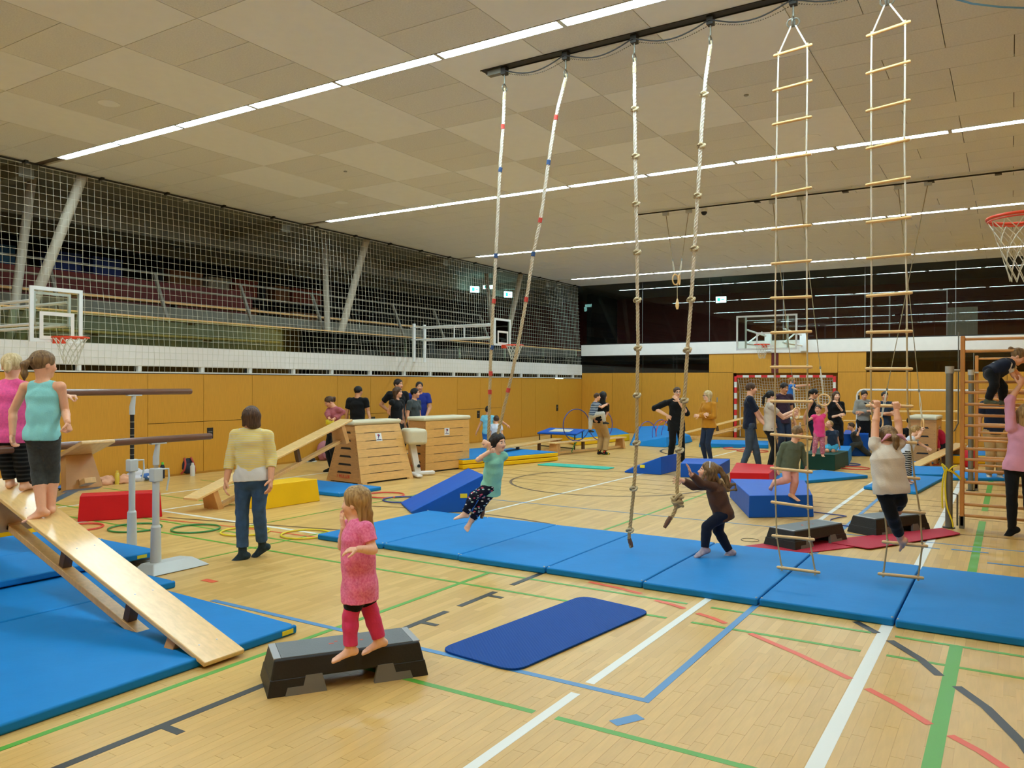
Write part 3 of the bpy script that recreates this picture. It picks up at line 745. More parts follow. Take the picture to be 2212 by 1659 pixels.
# ---- aerobic steps
M('step_black', (26, 26, 26), .5, var=.08, bump=.1, bscale=80); M('step_grey', (104, 108, 110), .6, var=.05, bump=.15, bscale=150)
M('step_strip', (158, 160, 162), .5); M('step_riser', (112, 110, 102), .6)
M('print_red', (196, 84, 66), .6)
def step(label, a, b, wid=.40, h=.205):
    """a,b: floor ends of the front edge"""
    a, b = Vector((a[0], a[1], 0)), Vector((b[0], b[1], 0)); u = (b-a).normalized(); L = (b-a).length; n = Vector((-u.y, u.x, 0))
    if n.dot(CF) < 0: n = -n
    def P(s, t, z): return a + u*s + n*t + Vector((0, 0, z))
    def hx8(s0, s1, t0, t1, z0, S0, S1, T0, T1, z1):
        bq = [P(s0, t0, z0), P(s1, t0, z0), P(s1, t1, z0), P(s0, t1, z0)]; tq = [P(S0, T0, z1), P(S1, T0, z1), P(S1, T1, z1), P(S0, T1, z1)]
        return (bq, tq) if u.cross(n).z > 0 else (bq[::-1], tq[::-1])
    r = thing('aerobic_step', label, 'step', a+u*L/2+n*wid/2)
    zz = .085; tz = lambda z: z/h*.045
    MB().hexa(*hx8(tz(zz), L-tz(zz), tz(zz), wid-tz(zz), zz, .045, L-.045, .045, wid-.045, h)).build('platform', 'step_black', parent=r, bevel=.014, seg=3)
    for s0, s1 in ((0, .26), (L-.26, L)):
        e0 = tz(zz) if s0 == 0 else 0; e1 = tz(zz) if s1 == L else 0
        MB().hexa(*hx8(s0, s1, 0, wid, .0, s0+e0, s1-e1, tz(zz), wid-tz(zz), zz+.01)).build('end_foot', 'step_black', parent=r, bevel=.006)
    MB().hexa(*hx8(.085, L-.085, .055, wid-.055, h-.004, .085, L-.085, .055, wid-.055, h+.004)).build('deck', 'step_grey', parent=r, bevel=.003)
    for s0, s1 in ((.042, .083), (L-.083, L-.042)):
        MB().hexa(*hx8(s0, s1, .056, wid-.056, h-.004, s0, s1, .056, wid-.056, h+.003)).build('edge_strip', 'step_strip', parent=r)
    for sg, base in ((1, .1), (-1, L-.1)):
        for t0 in (-.004, wid-.03):
            pr = [(0, 0), (.24, 0), (.215, .10), (.12, .10), (.105, .045), (.015, .045)]
            pts = [P(base+sg*s, t0 + (z/h*.045 if t0 < .1 else -z/h*.045+.0), z+.001) for s, z in pr]
            MB().prism(pts, n*.03).build('riser', 'step_riser', parent=r)
    for k, (s, t, w_) in enumerate(((.40, .20, .03), (.44, .23, .02), (.53, .20, .03), (.57, .24, .025), (.60, .20, .02))):
        MB().hexa(*hx8(s*L, s*L+w_, t-.008, t+.008, h+.003, s*L, s*L+w_, t-.008, t+.008, h+.005)).build('red_print', 'print_red', parent=r)
    return r
step('long black and grey aerobic step with a child in pink on it', fl(577, 1511), fl(926, 1459))
step('black and grey aerobic step on the red mat before the blue block', fl(1718, 1191), fl(1832, 1169), .42)
step('black and grey aerobic step on the red mat beside the steel post', fl(1893, 1161), fl(2011, 1146), .42)

# ---- foam shapes
def foam(name, label, mat, bot, top, bev=.012, group='foam shapes', strip=None, lab=None, strap=None):
    r = thing(name, label, 'foam block', mid(bot), group)
    MB().hexa(bot, top).build('cover', mat, parent=r, bevel=bev, seg=2)
    if strip:
        a, b, m = strip; MB().tube([a, b], .012, 8).build('piping', m, parent=r)
    if lab:
        c, u, n = [Vector(q) for q in lab]
        MB().obox(c - u*.05, u*.1, Vector((0, 0, .06)), n*.006).build('label_tag', 'label_yellow', parent=r)
    return r
def fblock(name, label, mat, ps, h, ins=0., **k):
    ps = ccw([Vector((p[0], p[1], 0)) for p in ps]); return foam(name, label, mat, up(ps, 0), up(inset(ps, ins) if ins else ps, h), **k)
fblock('foam_block', 'red foam block with yellow base seam behind the grey posts', 'vinyl_red', rect(fl(167, 1128), 57, 1.0, .34), .33, .02)
fblock('foam_block', 'yellow tapered foam block behind the woman in jeans', 'vinyl_yellow', [fl(508, 1097), fl(572, 1101), fl(692, 1082), fl(640, 1078)], .34, .035)
b1 = [fl(1617, 1119), fl(1758, 1117), fl(1740, 1078), fl(1576, 1074)]
fblock('foam_block', 'large blue six-sided foam block under the child in olive', 'vinyl_blue', b1, .30, .02)
fblock('foam_block', 'red foam block with light top behind the blue block', 'vinyl_red', [fl(1576, 1050), fl(1662, 1052), fl(1682, 1032), fl(1590, 1025)], .24, .01)
fblock('foam_block', 'small blue foam block behind the running child', 'vinyl_blue', [fl(1470, 1031), fl(1556, 1034), fl(1577, 1020), fl(1480, 1018)], .27)
fblock('foam_block', 'dark green foam block with blue edge under the child in pink', 'vinyl_green', [fl(1728, 1013), fl(1804, 1017), fl(1834, 1006), fl(1765, 999)], .33, .02)
fblock('foam_block', 'blue foam wedge behind the green block with kneeling child', 'mat_blue', [fl(1765, 1003), fl(1834, 1005), fl(1840, 992), fl(1770, 990)], .32, .02)
fblock('foam_block', 'deep blue foam block behind the crouching child', 'vinyl_blue', [fl(1820, 985), fl(1876, 985), fl(1880, 972), fl(1826, 972)], .55)
def wedge(label, t0, t1, h0, h1, H, th=.03, lab=None):
    """t0,t1 thin edge on the floor, h0 (next t1), h1 (next t0) high edge"""
    t0, t1, h0, h1 = [Vector((p[0], p[1], 0)) for p in (t0, t1, h0, h1)]
    bot = [t0, t1, h0, h1]
    if sum(bot[i].x*bot[(i+1) % 4].y-bot[(i+1) % 4].x*bot[i].y for i in range(4)) < 0: bot = [t1, t0, h1, h0]
    top = [q + Vector((0, 0, th if i < 2 else H)) for i, q in enumerate(bot)]
    return foam('foam_wedge', label, 'vinyl_blue', bot, top, lab=lab)
w0, w1, w2 = fl(866, 1089), fl(888, 1110), fl(1045, 1105)
wedge('blue foam wedge with a folded yellow tag beside the mat lane', w0, w1, w2, w0+(w2-w1), .52, lab=(w1.lerp(w2, .72)+Vector((0, 0, .2)), (w2-w1).normalized(), Vector((.4, -.9, 0))))
w0, w1, w2 = fl(1365, 1012), fl(1349, 1021), fl(1428, 1026)
wedge('smaller blue foam wedge before the woman in black', w0, w1, w2, fl(1462, 1017), .36, lab=(w1.lerp(w2, .5)+Vector((0, -.01, .12)), (w2-w1).normalized(), Vector((.3, -.95, 0))))
p = fl(20, 1165); fblock('foam_block', 'yellow foam block with grey band half hidden by the sloping bench', 'vinyl_yellow', rect((-9.9, 3.95), 40, .9, .5), .35, .02)
# crumpled blue sack-like mat by the back corner
def slump():
    a = [fl(1358, 962), fl(1440, 967), fl(1497, 955), fl(1440, 945), fl(1372, 944)]
    prof = []
    o = MB(); n = len(a)
    hs = [.05, .3, .22, .42, .36]
    bot = [Vector((p.x, p.y, .0)) for p in a]; top = [Vector((p.x, p.y, hs[i])) for i, p in enumerate(a)]
    c = sum(bot, Vector())/n
    top = [t + (c-Vector((t.x, t.y, 0)))*.08 for t in top]
    o.add(bot+top+[c+Vector((0, 0, .30))], [tuple(range(n))[::-1]] + [(i, (i+1) % n, n+(i+1) % n, n+i) for i in range(n)] + [(n+i, n+(i+1) % n, 2*n) for i in range(n)])
    x = o.build('crumpled_mat', 'mat_blue', bevel=.05, seg=3, loc=(c.x, c.y, 0))
    return tag(x, 'slumped thick blue mat folded up at one side behind the woman in black', 'mat')
slump()

# ---- benches
M('bench_top', (232, 190, 126), .24, var=.1, vscale=5, stretch=(1.2, 7, 7)); M('bench_leg', (204, 150, 88), .4, var=.15, vscale=5)
M('bracket_brown', (92, 66, 48), .5)
def bench(label, p0, p1, w=.27, drop=.27, legs=(.25, .93), mids=(.38, .62), ends=(0., 1.), side=None, beamw=.1):
    """gym bench: p0,p1 centre line of the board's upper face; legs as fractions"""
    p0, p1 = Vector(p0), Vector(p1); u = (p1-p0).normalized(); L = (p1-p0).length
    s = Vector((-u.y, u.x, 0)).normalized() if side is None else Vector(side).normalized(); n = u.cross(s)
    if n.z < 0: n = -n; s = -s
    r = thing('gym_bench', label, 'bench', (p0.x, p0.y, 0), 'gym benches')
    def B(c0, c1, ww, t0, t1):
        a = p0 + u*c0 - s*ww/2 - n*t1
        return MB().obox(a, u*(c1-c0), s*ww, n*(t1-t0))
    B(0, L, w, 0, .034).build('board', 'bench_top', parent=r, bevel=.008)
    B(L*legs[0]*.6, L*legs[1], beamw, drop, drop+.05).build('beam', 'beech', parent=r, bevel=.006)
    for f in legs:
        c = p0 + u*(L*f)
        prof = [(-.11, -.034), (.11, -.034), (.15, -drop-.07), (-.15, -drop-.07)]
        pts = [c + s*a*w/.27 + n*z - u*.045 for a, z in prof]
        lg = MB().prism(pts, u*.09).build('leg', 'bench_leg', parent=r, bevel=.006)
        MB().obox(c - u*.07 - s*.05 - n*(drop+.04), u*.03, s*.1, n*.05).build('tenon', 'bench_leg', parent=lg)
    for f in mids:
        c = p0 + u*(L*f); MB().obox(c - u*.03 - s*.035 - n*drop, u*.06, s*.07, n*(drop-.034)).build('strut', 'bracket_brown', parent=r)
    for f in (.06, .3, .55, .8):
        for k in (-1, 1):
            c = p0 + u*(L*f) + s*k*w*.22; MB().cyl(c, c+n*.002, .006, n=8).build('screw', 'alu', parent=r)
    return r, u, s, n
lowN, lowF = fl(446, 1433, .05), fl(526, 1401, .05)
hiN = ony(7, 1080, lowN.y)
e0 = (lowN+lowF)/2; sl = (hiN-lowN); sl = sl/abs(sl.x)
e1 = e0 + Vector((-1, 0, sl.z))*(7.2-abs(e0.x))
BENCH1 = bench('steep wooden gym bench sloping from the bars down to the mat', e0, e1, w=abs(lowF.y-lowN.y), drop=.26, legs=(.125, .9), mids=(.33, .62), side=(0, 1, 0))
bench('wooden gym bench sloping down behind the bars beyond the two children', (-6.6, 3.86, 1.315), (-9.7, 3.98, .27), w=.29, legs=(.12, .9), mids=(.4, .65))
q0, q1 = fl(384, 1074, .2), Vector((0, 0, 0))
ta, tb = fl(410, 1076, .20), dep(748, 905, depth_of((-10.05, 10.15, 0)))
bench('wooden gym bench leaning on the tapered vaulting box', ta, tb, w=.28, drop=.29, legs=(.1, .93), mids=(.62,))
g0, g1 = fl(1178, 958, .33), fl(1352, 947, .33)
def bench_flat(label, px0, px1, z=.33, mids=(.45, .7)):
    a, b = fl(px0[0], px0[1], z), fl(px1[0], px1[1], z)
    return bench(label, a, b, legs=(.07, .93), mids=mids, drop=.24, w=.24)
a, b = fl(1190, 984), fl(1345, 968)
bench('level wooden gym bench with green cord beneath the standing hoops', (a.x, a.y, .32), (b.x, b.y, .32), legs=(.04, .96), mids=(.42,), drop=.24)
a, b = fl(1062, 1000), fl(1205, 972)
bench('level wooden gym bench running along before the trampoline', (a.x, a.y, .32), (b.x, b.y, .32), legs=(.03, .95), mids=(.35, .68), drop=.24)
# pole-like benches hung up on the back wall side
def beam(label, px0, D0, px1, D1, r=.04, mat='beech'):
    a, b = dep(*px0, D0), dep(*px1, D1)
    o = MB().tube([a, a.lerp(b, .5), b], r, 8).build('balance_beam', mat, smooth=True, loc=(a.x, a.y, a.z)); return tag(o, label, 'beam')
bench('wooden gym bench rising to the right behind the woman in mustard', fl(1452, 941, .15), dep(1640, 893, 26.), w=.24, legs=(.06, .94), mids=(.5,), drop=.22)
beam('thin lower wooden beam rising behind the woman in mustard', (1490, 950), 26.2, (1600, 926), 26.6, .035)
bench('wooden gym bench sloping up from the mat by the steel post', fl(1976, 1005, .06), dep(2076, 957, 18.2), w=.26, legs=(.22, .92), mids=(.6,), drop=.3)

# ---- parallel bars
BARS = thing('parallel_bars', 'parallel bars of brown rails on grey steel posts', 'parallel bars', (-7.4, 4.0, 0))
M('bar_wood', (112, 76, 58), .3, var=.08); M('post_grey', (198, 202, 200), .4, var=.03)
def ell_bar(x, z, y0, y1):
    mb = MB(); n = 14; vs = []
    for y in (y0, y0+.02, y1-.02, y1):
        k = .8 if y in (y0, y1) else 1
        vs += [(x + .026*k*math.cos(2*math.pi*i/n), y, z + .034*k*math.sin(2*math.pi*i/n)) for i in range(n)]
    fs = [(j*n+i, j*n+n+i, j*n+n+(i+1) % n, j*n+(i+1) % n) for j in range(3) for i in range(n)] + [tuple(range(n)), tuple(range(3*n, 4*n))[::-1]]
    return mb.add(vs, fs)
XN, XF_, ZN, ZF = -6.93, -7.92, 1.255, 1.70
ell_bar(XN, ZN, 1.75, 5.24).build('rail', 'bar_wood', parent=BARS, smooth=True)
ell_bar(XF_, ZF, 2.2, 5.72).build('rail', 'bar_wood', parent=BARS, smooth=True)
for x, z, ys in ((XN, ZN, (2.4, 4.62)), (XF_, ZF, (2.85, 5.0))):
    for y in ys:
        MB().cyl((x, y, .0), (x, y, .42), .052, .046, n=18).cyl((x, y, .42), (x, y, .44), .046, .036, n=18).build('post_foot', 'post_grey', parent=BARS, smooth=True)
        zc = .86
        MB().cyl((x, y, .42), (x, y, zc), .033, n=16).build('outer_tube', 'post_grey', parent=BARS, smooth=True)
        cl = MB().cbox((x, y, zc+.06), (.085, .1, .13)).build('clamp', 'post_grey', parent=BARS, bevel=.012)
        MB().tube([(x+.02, y+.05, zc+.11), (x+.02, y+.12, zc+.11), (x+.02, y+.125, zc+.02), (x+.02, y+.10, zc-.1)], .009, 8).build('lever', 'post_grey', parent=cl, smooth=True)
        MB().cyl((x, y, zc+.1), (x, y, z-.22), .021, n=14).build('inner_tube', 'black' if z > 1.5 else 'alu', parent=BARS, smooth=True)
        if z > 1.5:
            for k in range(6): MB().cyl((x, y, zc+.17+k*.07), (x, y, zc+.174+k*.07), .0218, n=14).build('height_mark', 'cushion', parent=BARS)
        MB().tube([(x, y, z-.24), (x, y, z-.16), (x, y+.012, z-.09), (x, y+.02, z-.03)], [.03, .03, .024, .022], 12).build('swivel_neck', 'post_grey', parent=BARS, smooth=True)
        MB().cbox((x, y+.02, z-.036), (.05, .16, .012)).build('saddle', 'post_grey', parent=BARS, bevel=.003)
for y in (2.55, 4.75):
    for x in (XN, XF_):
        MB().hexa([(x-.13, y-.3, .004), (x+.22, y-.3, .004), (x+.22, y+.32, .004), (x-.13, y+.32, .004)],
                  [(x-.1, y-.22, .075), (x+.1, y-.22, .09), (x+.1, y+.2, .09), (x-.1, y+.2, .075)]).build('base_plate', 'post_grey', parent=BARS, bevel=.012)
    MB().box(XF_, XN, y-.05, y+.05, .01, .05).build('cross_tube', 'post_grey', parent=BARS)

# ---- vaulting boxes
M('box_ply', (218, 168, 96), .38, var=.1, vscale=4, stretch=(2, 2, 8)); M('box_ply_shaded', (190, 136, 80), .42, var=.12, vscale=4, stretch=(2, 2, 8))
M('sticker', (226, 226, 226), .5); M('logo_blue', (44, 40, 110), .5); M('logo_red', (206, 52, 40), .5)
def vault_box(label, bot, top, h, layers, cush, endface, tagtxt=None):
    """bot/top: 4 corners ccw; face 0-1 is the slotted end, 1-2 the long front"""
    r = thing('vaulting_box', label, 'vaulting box', mid(bot))
    bot = [Vector((p[0], p[1], 0)) for p in bot]; top = [Vector((p[0], p[1], 0)) for p in top]
    def ring(z, d=0.):
        t = z/h; ps = [bot[i].lerp(top[i], t) for i in range(4)]; return up(inset(ps, d) if d else ps, z)
    z0s = [.03 + (h-.03)*i/layers for i in range(layers+1)]
    MB().hexa(ring(.0, .05), ring(h-.02, .05)).build('inner_frame', 'rubber_dark', parent=r)
    for k, (x, y) in enumerate([(q.x, q.y) for q in inset(bot, .06)]): MB().cbox((x, y, .015), (.12, .12, .03)).build('skid', 'beech', parent=r)
    for k in range(layers):
        a, b = z0s[k], z0s[k+1]-.003
        sec = MB().hexa(ring(a), ring(b)).build('box_section', 'box_ply', parent=r)
        zt = z0s[k+1]
        A, B_, C_ = [ring(zt-.004)[i] for i in (0, 1, 2)]
        e = (B_-A); nn = Vector((e.y, -e.x, 0)).normalized()
        if k < layers-1 or True:
            # hand slot in the end board and dark joint along the front
            q0, q1 = A.lerp(B_, .27), A.lerp(B_, .73)
            if k < layers-1:
                MB().prism([q0+nn*.002-Vector((0, 0, .0)), q1+nn*.002, q1-e*.04+nn*.002+Vector((0, 0, .035)), q0+e*.04+nn*.002+Vector((0, 0, .035))], nn*.003).build('hand_slot', 'black', parent=sec)
                e2 = C_-B_; n2 = Vector((e2.y, -e2.x, 0)).normalized(); q0, q1 = B_.lerp(C_, .18), B_.lerp(C_, .84)
                MB().obox(q0+n2*.001+Vector((0, 0, .002)), q1-q0, n2*.003, Vector((0, 0, .008))).build('joint_slot', 'rubber_dark', parent=sec)
        A0, B0 = ring(a+.002)[0], ring(a+.002)[1]
        for s_ in (.06, .94):
            for zz in (.3, .7):
                q = A0.lerp(B0, s_).lerp(A.lerp(B_, s_), zz); MB().cyl(q, q+nn*.003, .006, n=6).build('screw', 'dark_metal', parent=sec)
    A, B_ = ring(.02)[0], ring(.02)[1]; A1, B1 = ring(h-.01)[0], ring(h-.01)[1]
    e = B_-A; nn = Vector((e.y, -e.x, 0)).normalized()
    MB().prism([A+nn*.0008, B_+nn*.0008, B1+nn*.0008, A1+nn*.0008], nn*.0012).build('end_shade_sheet', 'box_ply_shaded', parent=r)  # thin darker sheet: shade of the end face painted into its colour
    cp = inset(top, -.035)
    MB().hexa(up(cp, h), up(cp, h+cush)).build('cushion', 'cushion', parent=r, bevel=.04, seg=4)
    # sticker on the long side
    B_, C_ = ring(h*.72)[1], ring(h*.72)[2]; Bt, Ct = ring(h*.86)[1], ring(h*.86)[2]
    u = (C_-B_).normalized(); v = (Bt.lerp(Ct, .5)-B_.lerp(C_, .5)).normalized(); n2 = u.cross(v).normalized()
    if n2.dot(CAM-B_) < 0: n2 = -n2
    c = B_.lerp(C_, .47) + v*.06 + n2*.003
    st = MB().obox(c-u*.075-v*.075, u*.15, v*.15, n2*.002).build('sticker', 'sticker', parent=r)
    MB().prism([c+n2*.003+u*x+v*y for x, y in ((-.03, .045), (.01, .055), (.03, .04), (.03, .02), (.005, .005), (-.005, -.03), (-.02, -.03), (-.012, .01))], n2*.001).build('logo', 'logo_blue', parent=st)
    MB().prism([c+n2*.0035+u*x+v*y for x, y in ((-.03, .045), (.0, .055), (.0, .02), (-.015, .015))], n2*.001).build('logo_accent', 'logo_red', parent=st)
    MB().obox(c-u*.05-v*.05+n2*.003, u*.1, v*.012, n2*.001).build('logo_line', 'logo_blue', parent=st)
    if tagtxt:
        ad, bd = ring(.11)[0], ring(.11)[1]; e = (bd-ad).normalized(); nn = Vector((e.y, -e.x, 0)); vv = (ring(.15)[0]-ring(.11)[0]); vv = (Vector((0, 0, 1)) - nn*(-nn.dot((ring(h)[0]-ring(0)[0]).normalized()))).normalized()
        text(tagtxt, .085, 'logo_red', r, ad.lerp(bd, .48)+nn*.006, e, vv)
    return r
def quad_box(p, u, w, L):
    """corner p (between end face and front face), u front direction (deg)"""
    a = math.radians(u); d = Vector((math.cos(a), math.sin(a), 0)); v = Vector((-d.y, d.x, 0)); p = Vector((p[0], p[1], 0))
    return [p+v*w, p, p+d*L, p+d*L+v*w]
pb = fl(780.7, 1047.4); pl = fl(701, 1038.5); bq = quad_box(pb, 84, (pb-pl).length, 1.28)
cB = mid(bq); d = Vector((math.cos(math.radians(84)), math.sin(math.radians(84)), 0)); v = Vector((-d.y, d.x, 0))
tq = [cB - d*.55 + v*.19, cB - d*.55 - v*.19, cB + d*.55 - v*.19, cB + d*.55 + v*.19]
vault_box('tapered wooden vaulting box with the bench leaning on it', bq, tq, 1.03, 7, .085, 0, '1 MULLER')
pb = fl(919, 1022); bq2 = quad_box(pb, 83, .5, 1.3)
vault_box('straight wooden vaulting box behind the small leather buck', bq2, inset(bq2, .005), 1.03, 6, .085, 0, 'MULLER')
pb = fl(2047, 995); bq3 = quad_box((-1.42, 20.2), 88, .56, 1.0)
vault_box('wooden vaulting box behind the seated group at the back', bq3, bq3, 1.0, 5, .09, 0)

# ---- vaulting buck
p = fl(905, 1035); B0 = Vector((-9.75, 11.95, 0)); bu = Vector((.55, .83, 0)).normalized(); bv = Vector((-bu.y, bu.x, 0))
BK = thing('vaulting_buck', 'small cream leather vaulting buck on a white leg between the boxes', 'vaulting buck', B0)
MB().obox(B0 - bu*.19 - bv*.3 + Vector((0, 0, .62)), bu*.38, bv*.6, Vector((0, 0, .3))).build('body', 'cushion', parent=BK, bevel=.07, seg=4)
MB().hexa([B0+bu*a+bv*b+Vector((0, 0, .06)) for a, b in ((.02, -.05), (.14, -.05), (.14, .05), (.02, .05))],
          [B0+bu*a+bv*b+Vector((0, 0, .66)) for a, b in ((-.1, -.05), (.02, -.05), (.02, .05), (-.1, .05))]).build('leg', 'white_paint', parent=BK, bevel=.008)
MB().obox(B0 - bu*.2 - bv*.06 + Vector((0, 0, .02)), bu*.62, bv*.12, Vector((0, 0, .07))).build('foot', 'white_paint', parent=BK, bevel=.02)
MB().obox(B0 - bv*.4 - bu*.06 + Vector((0, 0, .015)), bu*.12, bv*.8, Vector((0, 0, .05))).build('cross_foot', 'white_paint', parent=BK, bevel=.02)
k = B0 + bu*.08 - bv*.06 + Vector((0, 0, .2)); MB().cyl(k, k-bv*.03, .03, n=14).build('knob', 'black', parent=BK)

# ---- mini trampoline
tr = [fl(1160, 938, .38), fl(1245, 941, .42), fl(1263, 931, .5), fl(1188, 927, .5)]
TR = thing('mini_trampoline', 'blue framed mini trampoline with white bed before the wooden wall', 'trampoline', mid(tr))
tr = [Vector(p) for p in tr]; c = sum(tr, Vector())/4
MB().prism(tr, (0, 0, .05)).build('frame_pad', 'vinyl_blue', parent=TR, bevel=.015)
MB().prism([c+(p-c)*.52+Vector((0, 0, .052)) for p in tr], (0, 0, .006)).build('bed', 'cushion', parent=TR)
for i, q in enumerate(tr):
    f = Vector((q.x, q.y, .02)).lerp(Vector((c.x, c.y, .02)), .12)
    MB().tube([q.lerp(c, .1), f], .016, 8).build('leg', 'dark_metal', parent=TR, smooth=True)
MB().tube([Vector((tr[0].x, tr[0].y, .03)).lerp(c, .1), Vector((tr[1].x, tr[1].y, .03)).lerp(c, .1)], .014, 8).build('foot_bar', 'dark_metal', parent=TR, smooth=True)

# ---- hula hoops
for nm, col in (('hoop_yellow', (228, 206, 40)), ('hoop_green', (40, 128, 60)), ('hoop_red', (212, 66, 50)), ('hoop_violet', (84, 74, 150)), ('hoop_blue', (44, 64, 140)), ('hoop_red2', (206, 40, 60))):
    M(nm, col, .35)
def hoop_flat(px, py, R, mat, label, z=.014):
    c = fl(px, py); o = MB().torus((c.x, c.y, z), (0, 0, 1), R, .011, 48, 8).build('hula_hoop', mat, smooth=True, loc=(c.x, c.y, 0))
    return tag(o, label, 'hula hoop', 'hula hoops')
hoop_flat(530, 1150, .28, 'hoop_yellow', 'yellow hula hoop lying at the feet of the woman in jeans')
hoop_flat(660, 1156, .28, 'hoop_yellow', 'yellow hula hoop lying at the tip of the mat lane')
hoop_flat(423, 1144, .28, 'hoop_green', 'green hula hoop lying on the black line left of the woman in jeans')
hoop_flat(292, 1142, .3, 'hoop_green', 'green hula hoop lying between the two grey posts')
hoop_flat(172, 1141, .26, 'hoop_red', 'red hula hoop lying before the red block, half hidden by the bench')
hoop_flat(832, 1071, .3, 'hoop_red', 'red hula hoop lying behind the head of the child in pink')
hoop_flat(870, 1081, .3, 'hoop_blue', 'dark blue hula hoop partly under the big wedge')
hoop_flat(1845, 1012, .3, 'hoop_red', 'red hula hoop lying right of the dark green block')
hoop_flat(1595, 970, .4, 'hoop_red', 'thin red hula hoop lying before the low blue strip')
hoop_flat(1625, 975, .4, 'hoop_red', 'thin red hula hoop overlapping behind the man in jeans')
hoop_flat(1990, 1002, .35, 'hoop_red', 'red hula hoop lying before the seated group')
hoop_flat(1832, 1004, .25, 'hoop_blue', 'dark blue hula hoop lying beside the green block')
hoop_flat(1535, 966, .3, 'hoop_green', 'green hula hoop lying at the feet of the woman in mustard')
def hoop_up(px, py, D, R, mat, label, ang=0):
    c = dep(px, py, D); a = math.radians(ang); nrm = (-CF*math.cos(a) + CR*math.sin(a)); nrm.z = 0
    o = MB().torus(c, nrm, R, .012, 48, 8).build('hula_hoop', mat, smooth=True, loc=(c.x, c.y, c.z-R)); return tag(o, label, 'hula hoop', 'hula hoops standing upright')
hoop_up(1245, 918, 20.3, .405, 'hoop_blue', 'blue hula hoop standing upright tied to the bench', 30)
hoop_up(1298, 918, 20.9, .4, 'hoop_violet', 'violet hula hoop standing behind the person carrying a child', 35)
for px, py, m, t in ((1398, 940, 'hoop_violet', 'violet hula hoop arching highest left over the slumped mat'), (1428, 936, 'hoop_violet', 'violet hula hoop arching behind the first over the slumped mat'),
                     (1436, 938, 'hoop_red', 'red hula hoop arching between violet ones over the slumped mat'), (1448, 938, 'hoop_violet', 'violet hula hoop arching beside the woman in black')):
    hoop_up(px, py, 23.4, .40, m, t, 40)
# ribbons and cords lying about
def cord(name, label, pts, r, mat, cat='cord'):
    o = MB().tube(pts, r, 6).build(name, mat, smooth=True, loc=tuple(pts[0])); return tag(o, label, cat)
cord('skipping_rope', 'blue skipping rope lying curled beside the blue block', [fl(x, y, .012) for x, y in ((1758, 1106), (1790, 1110), (1815, 1113), (1828, 1115), (1810, 1118), (1795, 1122), (1793, 1127), (1800, 1132), (1830, 1136), (1850, 1139))], .008, 'hoop_blue', 'rope')
cord('green_cord', 'green cord knotted round the bench leg under the hoop', [dep(1245, 955, 20.2), dep(1240, 962, 20.2), dep(1235, 975, 20.2), dep(1236, 978, 20.2)], .012, 'hoop_green')
# ================================================================== ropes, ladders, rings
def spline(pts, n):
    pts = [Vector(p) for p in pts]; out = []
    P = [pts[0]*2-pts[1]] + pts + [pts[-1]*2-pts[-2]]
    for i in range(1, len(P)-2):
        for k in range(n):
            t = k/n; a, b, c, d = P[i-1], P[i], P[i+1], P[i+2]
            out.append(.5*((2*b) + (c-a)*t + (2*a-5*b+4*c-d)*t*t + (3*b-a-3*c+d)*t**3))
    return out + [pts[-1]]
def resample(pts, step):
    out = [pts[0]]; acc = 0.
    for a, b in zip(pts, pts[1:]):
        L = (b-a).length; d = step-acc
        while d <= L: out.append(a.lerp(b, d/L)); d += step
        acc = L-(d-step)
    out.append(pts[-1]); return out
def rope_grad(name, top, bot, z0, z1):
    m = M(name, top, .92, bump=.3, bscale=180)
    N = m.node_tree.nodes; L = m.node_tree.links; b = N['Principled BSDF']
    g = N.new('ShaderNodeNewGeometry'); sx = N.new('ShaderNodeSeparateXYZ'); r = N.new('ShaderNodeMapRange')
    r.inputs[1].default_value = z0; r.inputs[2].default_value = z1
    n = N.new('ShaderNodeTexNoise'); n.inputs['Scale'].default_value = 90
    ad = N.new('ShaderNodeMath'); ad.operation = 'MULTIPLY_ADD'; ad.inputs[1].default_value = .5; 
    mx = N.new('ShaderNodeMix'); mx.data_type = 'RGBA'; mx.inputs['A'].default_value = lin(bot); mx.inputs['B'].default_value = lin(top)
    L.new(g.outputs['Position'], sx.inputs[0]); L.new(sx.outputs['Z'], r.inputs[0])
    L.new(n.outputs['Fac'], ad.inputs[0]); L.new(r.outputs[0], ad.inputs[2])
    sb = N.new('ShaderNodeMath'); sb.operation = 'SUBTRACT'; sb.inputs[1].default_value = .25; sb.use_clamp = True
    L.new(ad.outputs[0], sb.inputs[0]); L.new(sb.outputs[0], mx.inputs['Factor']); L.new(mx.outputs['Result'], b.inputs['Base Color'])
# hemp worn brown where hands reach, still pale higher up
rope_grad('rope_worn', (222, 214, 200), (186, 160, 112), 1.6, 4.2)
M('leather', (112, 74, 48), .6); M('band_red', (196, 62, 48), .7); M('band_blue', (44, 74, 120), .7)
def strands(pts, R=.0105, lay=.0095, pitch=.11):
    """three-strand laid rope as helical tubes"""
    pts = resample(pts, .014); mb = MB(); s = 0; x = None; fr = []
    for i, p in enumerate(pts):
        d = (pts[min(i+1, len(pts)-1)]-pts[max(i-1, 0)]).normalized()
        if x is None: x = d.orthogonal().normalized()
        x = (x-d*x.dot(d)).normalized(); fr.append((x.copy(), d.cross(x)))
    for k in range(3):
        q = []
        for i, p in enumerate(pts):
            a = 2*math.pi*(i*.014/pitch + k/3); q.append(p + fr[i][0]*(lay*math.cos(a)) + fr[i][1]*(lay*math.sin(a)))
        mb.tube(q, R, 5)
    return mb
